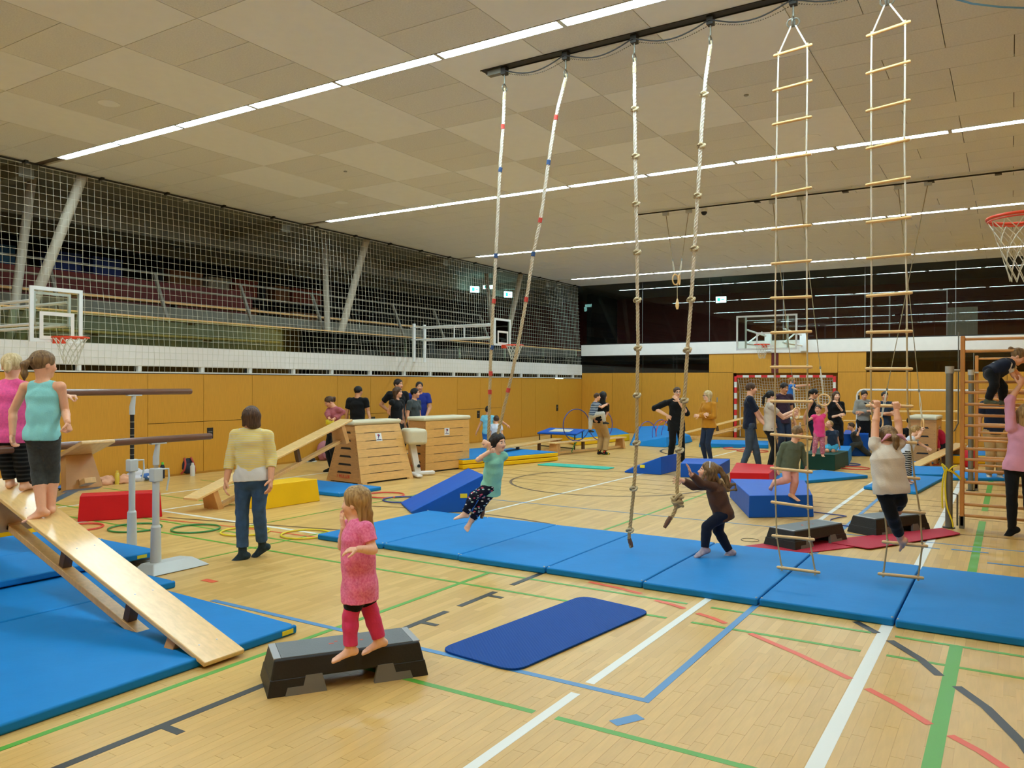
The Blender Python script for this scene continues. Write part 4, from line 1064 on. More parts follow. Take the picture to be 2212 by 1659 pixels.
def knot(mb, p, d, R=.026, r=.0125, n=46):
    d = Vector(d).normalized(); x = d.orthogonal().normalized(); y = d.cross(x); q = []
    for i in range(n):
        t = 2*math.pi*i/n; a = 2*t
        rr = R + .010*math.cos(3*t); q.append(Vector(p) + x*(rr*math.cos(a)) + y*(rr*math.sin(a)) + d*(.017*math.sin(3*t)))
    mb.tube(q, r, 6, closed=True)
RT = thing('rope_track', 'dark steel ceiling track slot carrying the climbing ropes', 'track', (-2, 7.59, ZC))
MB().box(-5.18, XR, 7.53, 7.65, ZC-.003, ZC).build('slot', 'black', parent=RT)
for y in (7.53, 7.65): MB().box(-5.18, XR, y-.004, y+.004, ZC-.012, ZC).build('flange', 'dark_metal', parent=RT)
MB().box(-5.1, -4.92, 7.555, 7.625, ZC-.07, ZC-.003).build('end_stop', 'galv', parent=RT)
car = [-4.89, -4.10, -3.30, -2.50, -1.72, -.93, -.1]
for i, x in enumerate(car):
    MB().box(x-.032, x+.032, 7.555, 7.625, ZC-.09, ZC-.003).build('carriage', 'dark_metal', parent=RT)
for a, b in zip(car, car[1:]):
    MB().tube([(a+(b-a)*t, 7.55, ZC-.05-.10*math.sin(math.pi*t)) for t in LS(0, 1, 13)], .007, 6).build('cable', 'hoop_blue' if False else 'rubber_dark', parent=RT, smooth=True)
    ch = MB()
    for t in LS(.02, .98, 34): ch.cyl((a+(b-a)*t, 7.62, ZC-.065-.085*math.sin(math.pi*t)), (a+(b-a)*t+.013, 7.62, ZC-.065-.085*math.sin(math.pi*t)+.004), .005, n=5)
    ch.build('chain', 'galv', parent=RT)
def hang_ring(root, x, z0=ZC-.09, z1=ZC-.24):
    MB().cyl((x, 7.59, z0), (x, 7.59, z1+.05), .008, n=8).build('shackle', 'galv', parent=root)
    MB().torus((x, 7.59, z1), (1, 0, 0), .042, .007, 24, 6).build('steel_ring', 'galv', parent=root, smooth=True)
def climbing_rope(label, x, D0, pxs, knots=(), big=None, bands=(), D1=None, leather=None):
    D1 = D1 or D0; y0, y1 = pxs[0][1], pxs[-1][1]
    top = Vector((x, 7.59, ZC-.28))
    def at(px, py): return dep(px, py, D0 + (D1-D0)*max(0, (py-500))/(y1-500))
    pts = [top] + [at(*p) for p in pxs]
    sp = spline(pts, 8)
    r = thing('climbing_rope', label, 'rope', (x, 7.59, ZC-.2), 'climbing ropes')
    hang_ring(r, x)
    strands(sp).build('cord', 'rope_worn', parent=r, smooth=True)
    MB().tube([top+Vector((0, 0, .04)), sp[0], sp[1], sp[2]], [.010, .016, .019, .0205], 10).build('splice', 'rope', parent=r, smooth=True)
    for kx, ky in knots:
        mb = MB(); p = at(kx, ky); knot(mb, p, at(kx, ky+10)-p); mb.build('knot', 'rope', parent=r, smooth=True)
    for bx_, by_, m in bands:
        p = at(bx_, by_); q = at(*[(a[0]+(b[0]-a[0])*(by_+8-a[1])/(b[1]-a[1]), by_+8) for a, b in zip(pxs, pxs[1:]) if a[1] <= by_ < b[1]][0])
        dd = (q-p).normalized(); MB().cyl(p-dd*.02, p+dd*.03, .0225, n=12).build('marking_band', m, parent=r, smooth=True)
    if leather:
        a, b = at(*leather[0]), at(*leather[1]); MB().tube([a, a.lerp(b, .5), b], [.021, .024, .016], 10).build('leather_end', 'leather', parent=r, smooth=True)
    if big:
        p = at(*big); mb = MB()
        for k in range(4): knot(mb, p+Vector((.012*math.cos(k*2), .012*math.sin(k*2), .022*(k-1.5))), (math.sin(k*1.3)*.7, math.cos(k*1.7)*.7, 1), .036, .0155)
        mb.build('big_knot', 'rope_worn', parent=r, smooth=True)
    return r
D_GIRL5 = 8.85
climbing_rope('plain climbing rope with red and blue bands, hanging straightest at the track end', -4.89, 9.02, [(1087, 270), (1080, 366), (1071, 552), (1061, 755), (1057, 890), (1054, 985), (1051, 1040), (1047, 1080), (1042, 1117)],
              bands=((1086, 273, 'band_red'), (1081, 366, 'band_blue'), (1071, 552, 'band_blue'), (1067, 650, 'band_red'), (1063, 750, 'band_blue'), (1060, 806, 'band_red'), (1058, 846, 'band_red')), D1=8.75, leather=((1044, 1100), (1040, 1120)))
climbing_rope('plain climbing rope pulled aslant beside the first by the swinging child', -4.10, 8.6, [(1201, 252), (1185, 350), (1168, 470), (1152, 548), (1137, 646), (1115, 765), (1098, 842), (1083, 905), (1070, 965), (1060, 1012), (1053, 1050)],
              bands=((1201, 253, 'band_red'), (1185, 350, 'band_blue'), (1167, 475, 'band_red'), (1152, 548, 'band_blue'), (1137, 646, 'band_red'), (1098, 842, 'band_red')), D1=8.72)
climbing_rope('knotted climbing rope hanging down to the mat', -3.30, 8.18, [(1371, 236), (1374, 441), (1376, 545), (1377, 648), (1378, 752), (1376, 854), (1375, 957), (1369, 1055), (1363, 1120), (1359, 1160), (1363, 1182)],
              knots=((1371, 236), (1373, 338), (1374, 441), (1376, 545), (1377, 648), (1378, 752), (1376, 854), (1375, 957), (1369, 1055), (1361, 1145)), D1=8.25, leather=((1359, 1163), (1365, 1182)))
climbing_rope('knotted climbing rope with a big lower knot swinging before the child in brown', -2.50, 7.75, [(1521, 204), (1507, 423), (1493, 647), (1485, 756), (1478, 865), (1468, 973), (1463, 1040), (1463, 1080), (1455, 1110), (1437, 1136)],
              knots=((1521, 204), (1515, 315), (1507, 423), (1500, 537), (1493, 647), (1485, 756), (1478, 865), (1468, 973)), big=(1463, 1081), D1=7.7, leather=((1449, 1116), (1435, 1140)))
L1 = [((1671, 121), (1755, 96)), ((1669, 197), (1755, 174)), ((1668, 270), (1754, 252)), ((1666.5, 346), (1753, 333)), ((1666, 423), (1754, 405)), ((1666, 496), (1753, 486)), ((1665, 570), (1754, 563)),
      ((1664, 644), (1754, 641)), ((1664, 719), (1754, 716)), ((1663.5, 793), (1755.5, 793)), ((1663.5, 866.5), (1755, 868)), ((1663.5, 938), (1755, 945)), ((1663.5, 1011), (1755.5, 1020)), ((1665, 1084), (1756.5, 1097)),
      ((1667, 1157), (1760, 1166)), ((1678, 1225), (1772, 1237))]
L2 = [((1871, 79), (1967.5, 46)), ((1870, 160), (1967.5, 132)), ((1870, 241), (1967, 216)), ((1870, 322), (1966, 301)), ((1870, 400), (1967.5, 383)), ((1870.5, 481), (1969, 469)), ((1870.5, 558.5), (1969, 549)),
      ((1870.5, 640), (1971.5, 632)), ((1870.5, 718), (1971.5, 715.5)), ((1869, 796.5), (1972, 797)), ((1870, 876), (1973, 878)), ((1880, 949), (1981, 957)), ((1890, 1027), (1988, 1034)), ((1899, 1102), (2000, 1108)),
      ((1905, 1170), (2005, 1180)), ((1896, 1239), (1996, 1249))]
M('rung', (228, 184, 120), .35, var=.1, vscale=12, stretch=(1, 6, 6))
def rope_ladder(label, xc, rungs, yoff):
    r = thing('rope_ladder', label, 'rope ladder', (xc, 7.59, ZC-.2), 'rope ladders')
    hang_ring(r, xc)
    ends = []
    for i, (a, b) in enumerate(rungs):
        y = 7.59 + yoff*max(0, (i-9))/6.
        A, B = ony(*a, y), ony(*b, y); m_ = (A+B)/2; u = (B-A); u.normalize(); L = (B-A).length
        pts = [A, A+u*.012, B-u*.012, B]
        MB().tube(pts, [.010, .0145, .0145, .010], 10).build('rung', 'rung', parent=r, smooth=True)
        ends.append((A+u*.045, B-u*.045))
    M('rope_thin', (214, 206, 188), .9)
    hook = Vector((xc, 7.59, ZC-.28))
    for s in (0, 1):
        pts = [hook + Vector(((-1, 1)[s]*.02, 0, 0))] + [e[s] for e in ends]
        mb = MB(); pp = []
        for p, q in zip(pts, pts[1:]): pp += [p.lerp(q, t) for t in LS(0, 1, 9)[:-1]]
        pp.append(pts[-1])
        mb.tube(pp, .0075, 7).build('side_rope', 'rope_worn', parent=r, smooth=True)
        for e in ends[:]:
            c = e[s]; MB().cyl(c-Vector((0, 0, .026)), c+Vector((0, 0, .026)), .0105, n=8).build('whipping', 'rope', parent=r, smooth=True)
    for s in (-1, 1):
        MB().torus(hook+Vector((s*.02, 0, .03)), (0, 1, .3), .035, .007, 20, 6).build('snap_hook', 'galv', parent=r, smooth=True)
    return r
rope_ladder('rope ladder with round wooden rungs hanging over the blue block', -1.72, L1, .0)
rope_ladder('rope ladder with round wooden rungs and a child climbing on it', -.93, L2, .1)

# ---- gym rings on the farther rail
RY = 15.62
RR = thing('ring_rail', 'slim beige rail with trolleys for the gym rings', 'track', (-3, RY, ZC))
MB().box(-6.75, XR, RY-.04, RY+.04, ZC-.05, ZC).build('rail', 'ceil_smooth', parent=RR)
MB().box(-6.75, XR, RY-.045, RY-.035, ZC-.055, ZC-.03).build('rail_lip', 'dark_metal', parent=RR)
for x in (-4.2, -2.6, -1.2, -.2): MB().box(x-.05, x+.05, RY-.06, RY+.06, ZC-.07, ZC-.04).build('bracket', 'dark_metal', parent=RR)
def gym_ring(label, top, low, rpx, tilt=0., strap=.35, group='gym rings', R=.105):
    """cable from the rail to a wooden ring"""
    T = ony(top[0], top[1], RY); T = Vector((T.x, RY, ZC-.06)); C = ony(rpx[0], rpx[1], RY+low)
    r = thing('gym_ring', label, 'ring', (T.x, T.y, ZC-.06), group)
    MB().box(T.x-.06, T.x+.06, RY-.035, RY+.035, ZC-.12, ZC-.04).build('trolley', 'alu', parent=r)
    J = C + (T-C).normalized()*(strap+R)
    MB().tube([T, J], .0075, 6).build('cable', 'rope_dark', parent=r, smooth=True)
    E_ = C + (T-C).normalized()*R
    for s in (-1, 1): MB().tube([J, (J+E_)/2+Vector((s*.012, 0, 0)), E_+Vector((s*.006, 0, 0))], .007, 6).build('strap', 'net_cord', parent=r)
    MB().cbox(J, (.03, .02, .05)).build('buckle', 'galv', parent=r)
    ax = Vector((math.sin(math.radians(tilt)), -math.cos(math.radians(tilt)), 0))
    MB().torus(C, ax, R, .0145, 32, 8).build('wooden_ring', 'rung', parent=r, smooth=True)
    return r
gym_ring('gym ring tied up high, left of its pair', (1438, 460), 0, (1459, 604), 78, .3)
gym_ring('gym ring tied up high, right of its pair', (1488, 455), 0, (1467, 604), -78, .3)
c = ony(1463, 640, RY); w = thing('pull_weight', 'pear shaped wooden pull weight hanging below the tied rings', 'weight', c)
MB().tube([ony(1463, 612, RY), ony(1463, 648, RY)], .006, 6).build('cord', 'rope', parent=w)
MB().tube([ony(1463, 645, RY), ony(1463, 652, RY), ony(1463, 660, RY), ony(1463, 668, RY)], [.01, .028, .04, .02], 12).build('bulb', 'beech_light', parent=w, smooth=True)
gym_ring('gym ring held by the woman in the beige shirt', (1669, 436), 0, (1720, 893), 70, .5)
gym_ring('gym ring grasped by the small child in pink', (1729, 428), 0, (1780, 864), 5, .5)
gym_ring('gym ring dangling left beside the climbing child', (2005, 396), -.1, (1902, 913), 75, .5)
gym_ring('gym ring dangling right, held by the blond child', (1940, 405), .1, (1993, 918), -75, .5)

# ================================================================== basketball hoops, goals
def ball_net(root, c, R, L=.4, n=12, rows=5, r=.0045):
    mb = MB(); c = Vector(c); pt = {}
    for j in range(rows+1):
        t = j/rows; rr = R*(1 - .62*t**.8); z = -L*t
        for i in range(n):
            a = 2*math.pi*(i + (.5 if j % 2 else 0))/n; pt[i, j] = c + Vector((rr*math.cos(a), rr*math.sin(a), z))
    for j in range(rows):
        for i in range(n):
            nb_ = (i, (i-1) % n) if j % 2 == 0 else ((i+1) % n, i)
            for q in nb_: mb.tube([pt[i, j], pt[q, j+1]], r, 4, caps=False)
    return mb.build('net', 'net_cord', parent=root, smooth=True)
def rim(root, c, R=.225):
    o = MB().torus(c, (0, 0, 1), R, .0115, 36, 8)
    o.build('rim', 'hoop_orange', parent=root, smooth=True)
M('glass_board', (190, 200, 196), .05, alpha=.12, spec=.6)
def frame_rect(root, name, mat, o, u, v, w, h, t, d):
    """rectangular frame: centre o, axes u,v, outer size w,h, bar t, depth d along normal"""
    n = u.cross(v).normalized(); mb = MB()
    for a0, a1, b0, b1 in ((-w/2, w/2, -h/2, -h/2+t), (-w/2, w/2, h/2-t, h/2), (-w/2, -w/2+t, -h/2+t, h/2-t), (w/2-t, w/2, -h/2+t, h/2-t)):
        mb.obox(o+u*a0+v*b0-n*d/2, u*(a1-a0), v*(b1-b0), n*d)
    return mb.build(name, mat, parent=root)
Z = Vector((0, 0, 1))
def side_hoop(label, rpx, xr, bw, bh, bpx):
    """small swivel hoop on the left side; board faces +x"""
    c = onx(rpx[0], rpx[1], xr); xb = xr-.36
    B = onx(bpx[0], bpx[1], xb)
    r = thing('basketball_hoop', label, 'basketball hoop', (XL, B.y, 0), 'basketball hoops')
    u = Vector((0, 1, 0))
    c = Vector((xr, B.y, c.z))
    frame_rect(r, 'board_frame', 'white_metal', B, u, Z, bw, bh, .05, .035)
    frame_rect(r, 'target_frame', 'white_paint', Vector((xb+.02, B.y, B.z-bh*.2)), u, Z, bw*.66, bh*.5, .05, .006)
    MB().box(xb-.004, xb+.004, B.y-bw/2+.02, B.y+bw/2-.02, B.z-bh/2+.02, B.z+bh/2-.02).build('board', 'glass_clear', parent=r)
    frame_rect(r, 'support_frame', 'white_metal', Vector((xb-.12, B.y, B.z+bh*.12)), u, Z, bw*.72, bh*.6, .035, .03)
    rim(r, c, .225 if bw < 1 else .225); ball_net(r, c, .21, .36)
    MB().cbox((xb+.07, B.y, c.z-.03), (.12, .12, .09)).build('rim_bracket', 'hoop_orange', parent=r)
    for s in (-1, 1):
        for dz in (-.13, .2):
            MB().tube([(xb-.12, B.y+s*bw*.3, B.z+dz), (XL-.12, B.y+s*bw*.3, B.z+dz)], .022, 8).build('arm', 'white_metal', parent=r, smooth=True)
        MB().tube([((xb+XL)/2, B.y+s*bw*.3, B.z-.13), ((xb+XL)/2, B.y+s*bw*.3, B.z+.2)], .018, 8).build('arm_post', 'white_metal', parent=r, smooth=True)
        MB().box(XL-.02, XL+.03, B.y+s*bw*.3-.04, B.y+s*bw*.3+.04, 2.35, B.z+.3).build('wall_bracket', 'white_metal', parent=r)
    return r
side_hoop('small basketball hoop with white framed glass board behind the climbing girls', (150, 729), -10.9, .72, .76, (122, 681))
side_hoop('small basketball hoop with white framed glass board behind the aslant rope', (1105, 745), -10.5, .74, .68, (1085, 718))
# back hoop with full glass board
BH = thing('basketball_hoop', 'large glass basketball board with orange rim over the handball goal', 'basketball hoop', (-6.2, YB, 0), 'basketball hoops')
yb_ = 24.3; cb = ony(1655, 718, yb_); X_ = Vector((1, 0, 0))
frame_rect(BH, 'board_frame', 'ceil_smooth', cb, X_, Z, 1.8, 1.05, .05, .03)
MB().box(cb.x-.86, cb.x+.86, yb_-.004, yb_+.004, cb.z-.5, cb.z+.5).build('board', 'glass_clear', parent=BH)
for s in (-.62, .62): MB().box(cb.x+s-.025, cb.x+s+.025, yb_+.02, yb_+.05, cb.z-.5, cb.z+.5).build('stile', 'alu', parent=BH)
frame_rect(BH, 'target_frame', 'ceil_smooth', Vector((cb.x, yb_-.012, cb.z-.22)), X_, Z, .59, .45, .05, .006)
rc = ony(1646, 744, yb_-.38); rim(BH, rc); ball_net(BH, rc, .215, .42)
MB().cbox((rc.x, yb_-.08, rc.z-.03), (.12, .14, .1)).build('rim_bracket', 'hoop_orange', parent=BH)
for s in (-.6, .5):
    MB().tube([(cb.x+s, yb_+.06, cb.z-.32), (cb.x+s+.12, YB, cb.z-.32)], .035, 8).build('arm', 'white_metal', parent=BH, smooth=True)
    MB().tube([(cb.x+s, yb_+.06, cb.z+.1), (cb.x+s+.12, YB-.3, cb.z-.0)], .03, 8).build('arm', 'white_metal', parent=BH, smooth=True)
    MB().tube([(cb.x+s, yb_+.1, cb.z-.32), (cb.x+s+.08, YB-.6, cb.z+.1)], .025, 8).build('brace', 'white_metal', parent=BH, smooth=True)
    MB().box(cb.x+s+.05, cb.x+s+.25, YB-.16, YB-.02, cb.z-.5, cb.z+.12).build('wall_bracket', 'white_metal', parent=BH)
# near hoop at the right edge
RH = thing('basketball_hoop', 'near basketball hoop with orange rim reaching in from the right wall', 'basketball hoop', (XR, 6.9, 0), 'basketball hoops')
rc = Vector((.075, 6.86, 3.03)); rim(RH, rc, .235); MB().torus(rc-Vector((0, 0, .02)), (0, 0, 1), .23, .006, 36, 6).build('net_ring', 'hoop_orange', parent=RH, smooth=True)
ball_net(RH, rc-Vector((0, 0, .02)), .228, .44, 12, 6, .0042)
MB().cbox((rc.x+.29, rc.y, rc.z-.03), (.12, .14, .1)).build('rim_bracket', 'hoop_orange', parent=RH)
MB().box(rc.x+.36, rc.x+.4, rc.y-.9, rc.y+.9, rc.z-.15, rc.z+.9).build('board', 'white_paint', parent=RH)
for s in (-.5, .5): MB().tube([(rc.x+.4, rc.y+s, rc.z+.2), (XR, rc.y+s, rc.z+.2)], .03, 8).build('arm', 'white_metal', parent=RH)
# handball goal in its recess
GO = thing('handball_goal', 'red and white handball goal standing in the wall recess', 'goal', (-6.22, YB, 0))
M('goal_red', (204, 36, 38), .45); M('goal_white', (218, 214, 206), .45)
gx0, gx1, gy = -7.82, -4.64, YB-.02
def segs(a, b, axis, n, first):
    a, b = Vector(a), Vector(b)
    for i in range(n):
        p, q = a.lerp(b, i/n), a.lerp(b, (i+1)/n); s = Vector((.08, .08, .08)); lo = Vector([min(p[k], q[k]) for k in range(3)]); hi = Vector([max(p[k], q[k]) for k in range(3)])
        for k in range(3):
            if k != axis: lo[k] -= .04; hi[k] += .04
        MB().box(lo.x, hi.x, lo.y, hi.y, lo.z, hi.z).build('post_segment' if axis == 2 else 'crossbar_segment', 'goal_red' if (i+first) % 2 == 0 else 'goal_white', parent=GO)
segs((gx0+.04, gy, 0), (gx0+.04, gy, 2.04), 2, 11, 0); segs((gx1-.04, gy, 0), (gx1-.04, gy, 2.04), 2, 11, 0)
segs((gx0+.08, gy, 2.04), (gx1-.08, gy, 2.04), 0, 15, 0)
mb = MB(); yb2 = gy+.55
def gn(x, z): return Vector((x, gy+.06+.24*min(1, (2.0-z)/.5)+.02*math.sin(x*5+z*3), z - .05*math.sin((x-gx0)*1.1)*(1 if z < 1.9 else 0)))
for x in AR(gx0+.1, gx1-.08, .085): mb.tube([gn(x, z) for z in LS(1.98, 1.05, 8)], .010, 4, caps=False)
for z in AR(1.05, 2.0, .085): mb.tube([gn(x, z + (.03 if (int(x*3) % 3 == 0) else 0)) for x in LS(gx0+.1, gx1-.1, 24)], .010, 4, caps=False)
mb.build('net', 'net_cord', parent=GO)
for x in (gx0+.1, gx1-.1): MB().tube([(x, gy+.05, 1.95), (x, gy+.3, 1.6), (x, gy+.33, .02)], .018, 8).build('net_stay', 'white_metal', parent=GO, smooth=True)
# white tube goal frame at the back right
WG = thing('floorball_goal', 'large white tubular goal frame standing before the back wall at the right', 'goal', (-2.5, 24.4, 0))
fa, fb, fc = ony(1851, 985, 23.2), ony(1852, 842, 23.2), ony(2072, 842, 23.2)
MB().tube([Vector((fa.x, fa.y, 0)), Vector((fa.x, fa.y, fb.z-.16)), Vector((fa.x+.02, fa.y, fb.z-.08)), Vector((fa.x+.08, fa.y, fb.z-.02)), Vector((fa.x+.16, fa.y, fb.z)), Vector((XR-.3, 23.2, fb.z)), Vector((XR-.3, 23.2, 0))], .03, 10).build('tube_frame', 'white_paint', parent=WG, smooth=True)
MB().tube([(fa.x, fa.y, .9), (fa.x+.03, fa.y+.9, .02)], .02, 8).build('stay', 'white_paint', parent=WG, smooth=True)
MB().tube([(fa.x+.04, fa.y, fb.z-.15), (fa.x+.04, fa.y, .05)], .025, 8).build('foam_sleeve', 'black', parent=WG, smooth=True)
o = MB().tube([ony(1822, 889, 25.), ony(2072, 889, 25.)], .03, 8).build('balance_beam', 'beech_light', smooth=True, loc=tuple(ony(1822, 889, 25.)))
tag(o, 'long pale wooden pole running level along the back wall', 'beam')
o = MB().tube([ony(1822, 909, 25.2), ony(2072, 909, 25.2)], .025, 8).build('balance_beam', 'beech', smooth=True, loc=tuple(ony(1822, 909, 25.2)))
tag(o, 'lower brown wooden pole running level along the back wall', 'beam')

# ================================================================== wall bars and posts at the right
M('bars_wood', (206, 142, 74), .38, var=.12, vscale=8, stretch=(1, 5, 5)); M('bars_post', (200, 132, 62), .4, var=.12, vscale=6, stretch=(5, 5, 1))
def wall_bars(label, x0, x1, y, zt, pys, pxl, extra=()):
    r = thing('wall_bars', label, 'wall bars', (x0, y, 0), 'wall bars swung out from the right wall')
    for x in [x0, x1]:
        MB().box(x-.025, x+.025, y-.06, y+.06, .03, zt).build('upright', 'bars_post', parent=r, bevel=.008)
        MB().box(x-.03, x+.03, y-.06, y+.06, .0, .16).build('foot_plate', 'galv', parent=r, bevel=.004)
    for py in pys:
        z = ony(pxl, py, y).z
        MB().obox((x0+.02, y-.035, z-.0175), (x1-x0-.04, 0, 0), (0, .05, 0), (0, 0, .035)).build('rung', 'bars_wood', parent=r, bevel=.012)
    MB().tube([(x0-.05, y-.03, .03), (x0-.05, y-.03, .42), (x0-.1, y-.03, .43)], .011, 8).build('floor_bolt', 'galv', parent=r, smooth=True)
    MB().tube([(x0-.045, y-.03, zt+.05), (x0-.045, y-.03, 1.32), (x0-.09, y-.03, 1.22), (x0-.12, y-.03, 1.23)], .008, 8).build('locking_rod', 'galv', parent=r, smooth=True)
    return r
wall_bars('tall wooden wall bars with a climbing boy, behind the woman in the pink sweater', -.52, .52, 11.5, 2.42,
          (733, 759, 825, 848, 873, 897, 919, 945, 969, 992, 1016, 1041, 1065, 1089, 1113), 2085)
wall_bars('tall wooden wall bars in the farther frame, seen through the nearer ones', -.5, .55, 15.7, 2.3,
          (775, 843, 862, 880, 898, 916, 934, 952, 970, 988, 1005), 2112)
def steel_post(label, x, y, zt, r=.042):
    t = thing('steel_post', label, 'post', (x, y, 0), 'galvanized posts of the wall bars')
    MB().cyl((x, y, 0), (x, y, zt-.06), r, n=20).build('tube', 'galv', parent=t, smooth=True)
    MB().cyl((x, y, zt-.09), (x, y, zt), r*1.22, n=20).build('collar', 'alu', parent=t, smooth=True)
    MB().tube([(x+r, y, zt-.05), (x+.11, y+.02, zt-.05)], .014, 8).build('coupling', 'alu', parent=t)
    MB().cyl((x, y, 0), (x, y, .012), r*1.7, n=20).build('floor_flange', 'dark_metal', parent=t)
    return t
steel_post('galvanized steel post with a yellow strap knotted round it', -.66, 11.42, 2.04)
steel_post('galvanized steel post of the farther wall bars', -.58, 15.6, 2.06)
M('strap_yellow', (232, 206, 30), .6)
YS = thing('yellow_strap', 'yellow strap knotted round the steel post and the wall bars', 'strap', (-.66, 11.42, 0))
k = dep(2050, 1017, depth_of((-.66, 11.34, 0)))
zk = k.z
MB().tube([Vector((-.66 + .056*math.cos(a), 11.42+.056*math.sin(a), zk+.01*math.sin(a*2))) for a in LS(0, 2*math.pi, 17)], .011, 6).build('loop', 'strap_yellow', parent=YS)
MB().tube([(-.64, 11.36, zk), (-.58, 11.42, zk-.05), (-.54, 11.44, zk-.10), (-.49, 11.56, zk-.12)], .014, 6).build('lashing', 'strap_yellow', parent=YS)
for i, pts in enumerate(([(-.70, 11.37, zk+.02), (-.725, 11.37, zk-.12), (-.735, 11.38, zk-.3), (-.73, 11.38, zk-.48)], [(-.69, 11.37, zk), (-.70, 11.37, zk-.2), (-.68, 11.37, zk-.45), (-.625, 11.37, zk-.62), (-.61, 11.38, .02)],
                         [(-.66, 11.36, zk), (-.70, 11.35, zk+.05), (-.735, 11.36, zk+.08), (-.71, 11.36, zk+.01)], [(-.66, 11.36, zk), (-.62, 11.35, zk+.05), (-.57, 11.36, zk+.07)])):
    MB().tube(spline([Vector(p) for p in pts], 5), .010, 6).build('strap_end', 'strap_yellow', parent=YS, smooth=True)
# cord hanging from the ceiling at the far right
cord('ceiling_cord', 'light blue cord drooping under the ceiling at the right', [fl(2050, -6, ZC-.15), fl(2100, 8, ZC-.15), fl(2160, 15, ZC-.15), fl(2230, 18, ZC-.12)], .009, M('cord_blue', (110, 168, 214), .6) and 'cord_blue')

# ================================================================== things left along the left wall
M('bag_navy', (24, 28, 44), .7, var=.1); M('bag_red', (170, 58, 44), .6); M('bottle_white', (206, 204, 196), .4); M('cloth_peach', (222, 166, 132), .85, var=.12)
M('cloth_blue', (62, 104, 168), .85, var=.15); M('cloth_black', (20, 20, 24), .85); M('bag_white', (214, 214, 222), .5, var=.08); M('bag_pink', (176, 112, 122), .7, var=.1)
M('bottle_yellow', (206, 176, 60), .35); M('bottle_green', (90, 190, 60), .4); M('shoe_white', (206, 206, 204), .6)
def lump(name, label, cat, mat, c, size, seed, parent=None, amp=.25, n=(18, 12), loc=None):
    mb = MB().ball((0, 0, 0), 1, *n); c = Vector(c); vs = []
    for v in mb.v:
        v = Vector(v); k = 1 + amp*noise.noise(v*1.6+Vector((seed, 0, 0))) + amp*.5*noise.noise(v*3.7+Vector((0, seed, 0)))
        vs.append((c.x+v.x*size[0]*k, c.y+v.y*size[1]*k, max(c.z+v.z*size[2]*k, c.z-size[2]*.82)))
    mb.v = vs
    o = mb.build(name, mat, parent=parent, smooth=True, loc=None if parent is not None else (c.x, c.y, max(0, c.z-size[2]*.82)), angle=80)
    return tag(o, label, cat) if parent is None else o
p = fl(392, 1024)+Vector((.1, 0, 0)); BP = thing('backpack', 'dark navy backpack with red straps leaning on the wooden wall', 'backpack', (p.x, p.y, 0))
lump('body', '', '', 'bag_navy', (p.x, p.y, .19), (.11, .19, .23), 1, BP, .1)
lump('pocket', '', '', 'bag_navy', (p.x+.08, p.y+.02, .12), (.07, .13, .12), 2, BP, .1)
for s in (-1, 1): MB().tube(spline([Vector((p.x+.09, p.y+s*.07, .33)), Vector((p.x+.15, p.y+s*.09, .22)), Vector((p.x+.15, p.y+s*.12, .1)), Vector((p.x+.1, p.y+s*.15, .03))], 4), .018, 6).build('strap', 'bag_red', parent=BP, smooth=True)
MB().torus((p.x+.02, p.y, .40), (1, 0, 0), .03, .008, 16, 6).build('top_handle', 'bag_red', parent=BP, smooth=True)
lump('pouch', 'small black pouch beside the navy backpack', 'pouch', 'cloth_black', fl(367, 1026)+Vector((0, 0, .1)), (.07, .1, .12), 4)
def bottle(label, p, h, r, mat, capm):
    t = thing('drinking_bottle', label, 'bottle', (p.x, p.y, 0)); p = Vector((p.x, p.y, 0))
    MB().tube([p, p+Z*h*.72, p+Z*h*.82, p+Z*h*.86], [r, r, r*.75, r*.5], 14).build('body', mat, parent=t, smooth=True)
    MB().cyl(p+Z*h*.85, p+Z*h, r*.6, r*.5, n=12).build('cap', capm, parent=t, smooth=True)
bottle('white drinking bottle right of the navy backpack', fl(416, 1028), .25, .045, 'bottle_white', 'bottle_white')
bottle('yellow drinking bottle among the peach clothes', fl(253, 1046), .24, .04, 'bottle_yellow', 'bottle_yellow')
bottle('green capped bottle leaning behind the grey post', fl(351, 1033), .3, .04, 'bag_navy', 'bottle_green')
lump('clothes_pile', 'crumpled peach clothes left of the yellow bottle', 'clothes', 'cloth_peach', fl(232, 1047)+Vector((0, 0, .06)), (.1, .14, .09), 7, amp=.5)
lump('clothes_pile', 'crumpled peach clothes right of the yellow bottle', 'clothes', 'cloth_peach', fl(268, 1044)+Vector((0, 0, .06)), (.1, .15, .09), 9, amp=.5)
p = fl(303, 1039); t = thing('shopping_bag', 'white plastic bag with blue print lying by the wall', 'bag', (p.x, p.y, 0))
lump('bag', '', '', 'bag_white', (p.x, p.y, .09), (.13, .24, .12), 12, t, .4); lump('print', '', '', 'cloth_blue', (p.x+.06, p.y+.04, .08), (.09, .13, .07), 14, t, .3)
p = fl(158, 1058); t = thing('clothes_pile', 'blue and black jacket lying on the floor behind the bench', 'clothes', (p.x, p.y, 0))
lump('jacket', '', '', 'cloth_blue', (p.x, p.y, .06), (.2, .24, .08), 15, t, .4); lump('lining', '', '', 'cloth_black', (p.x-.1, p.y+.2, .1), (.14, .2, .11), 17, t, .4)
p = fl(700, 994); t = thing('backpack', 'pink backpack standing by the wall behind the leaning bench', 'backpack', (p.x, p.y, 0))
lump('body', '', '', 'bag_pink', (p.x, p.y, .2), (.12, .2, .24), 21, t, .12); lump('pocket', '', '', 'bag_pink', (p.x+.1, p.y, .12), (.05, .13, .1), 22, t, .12)
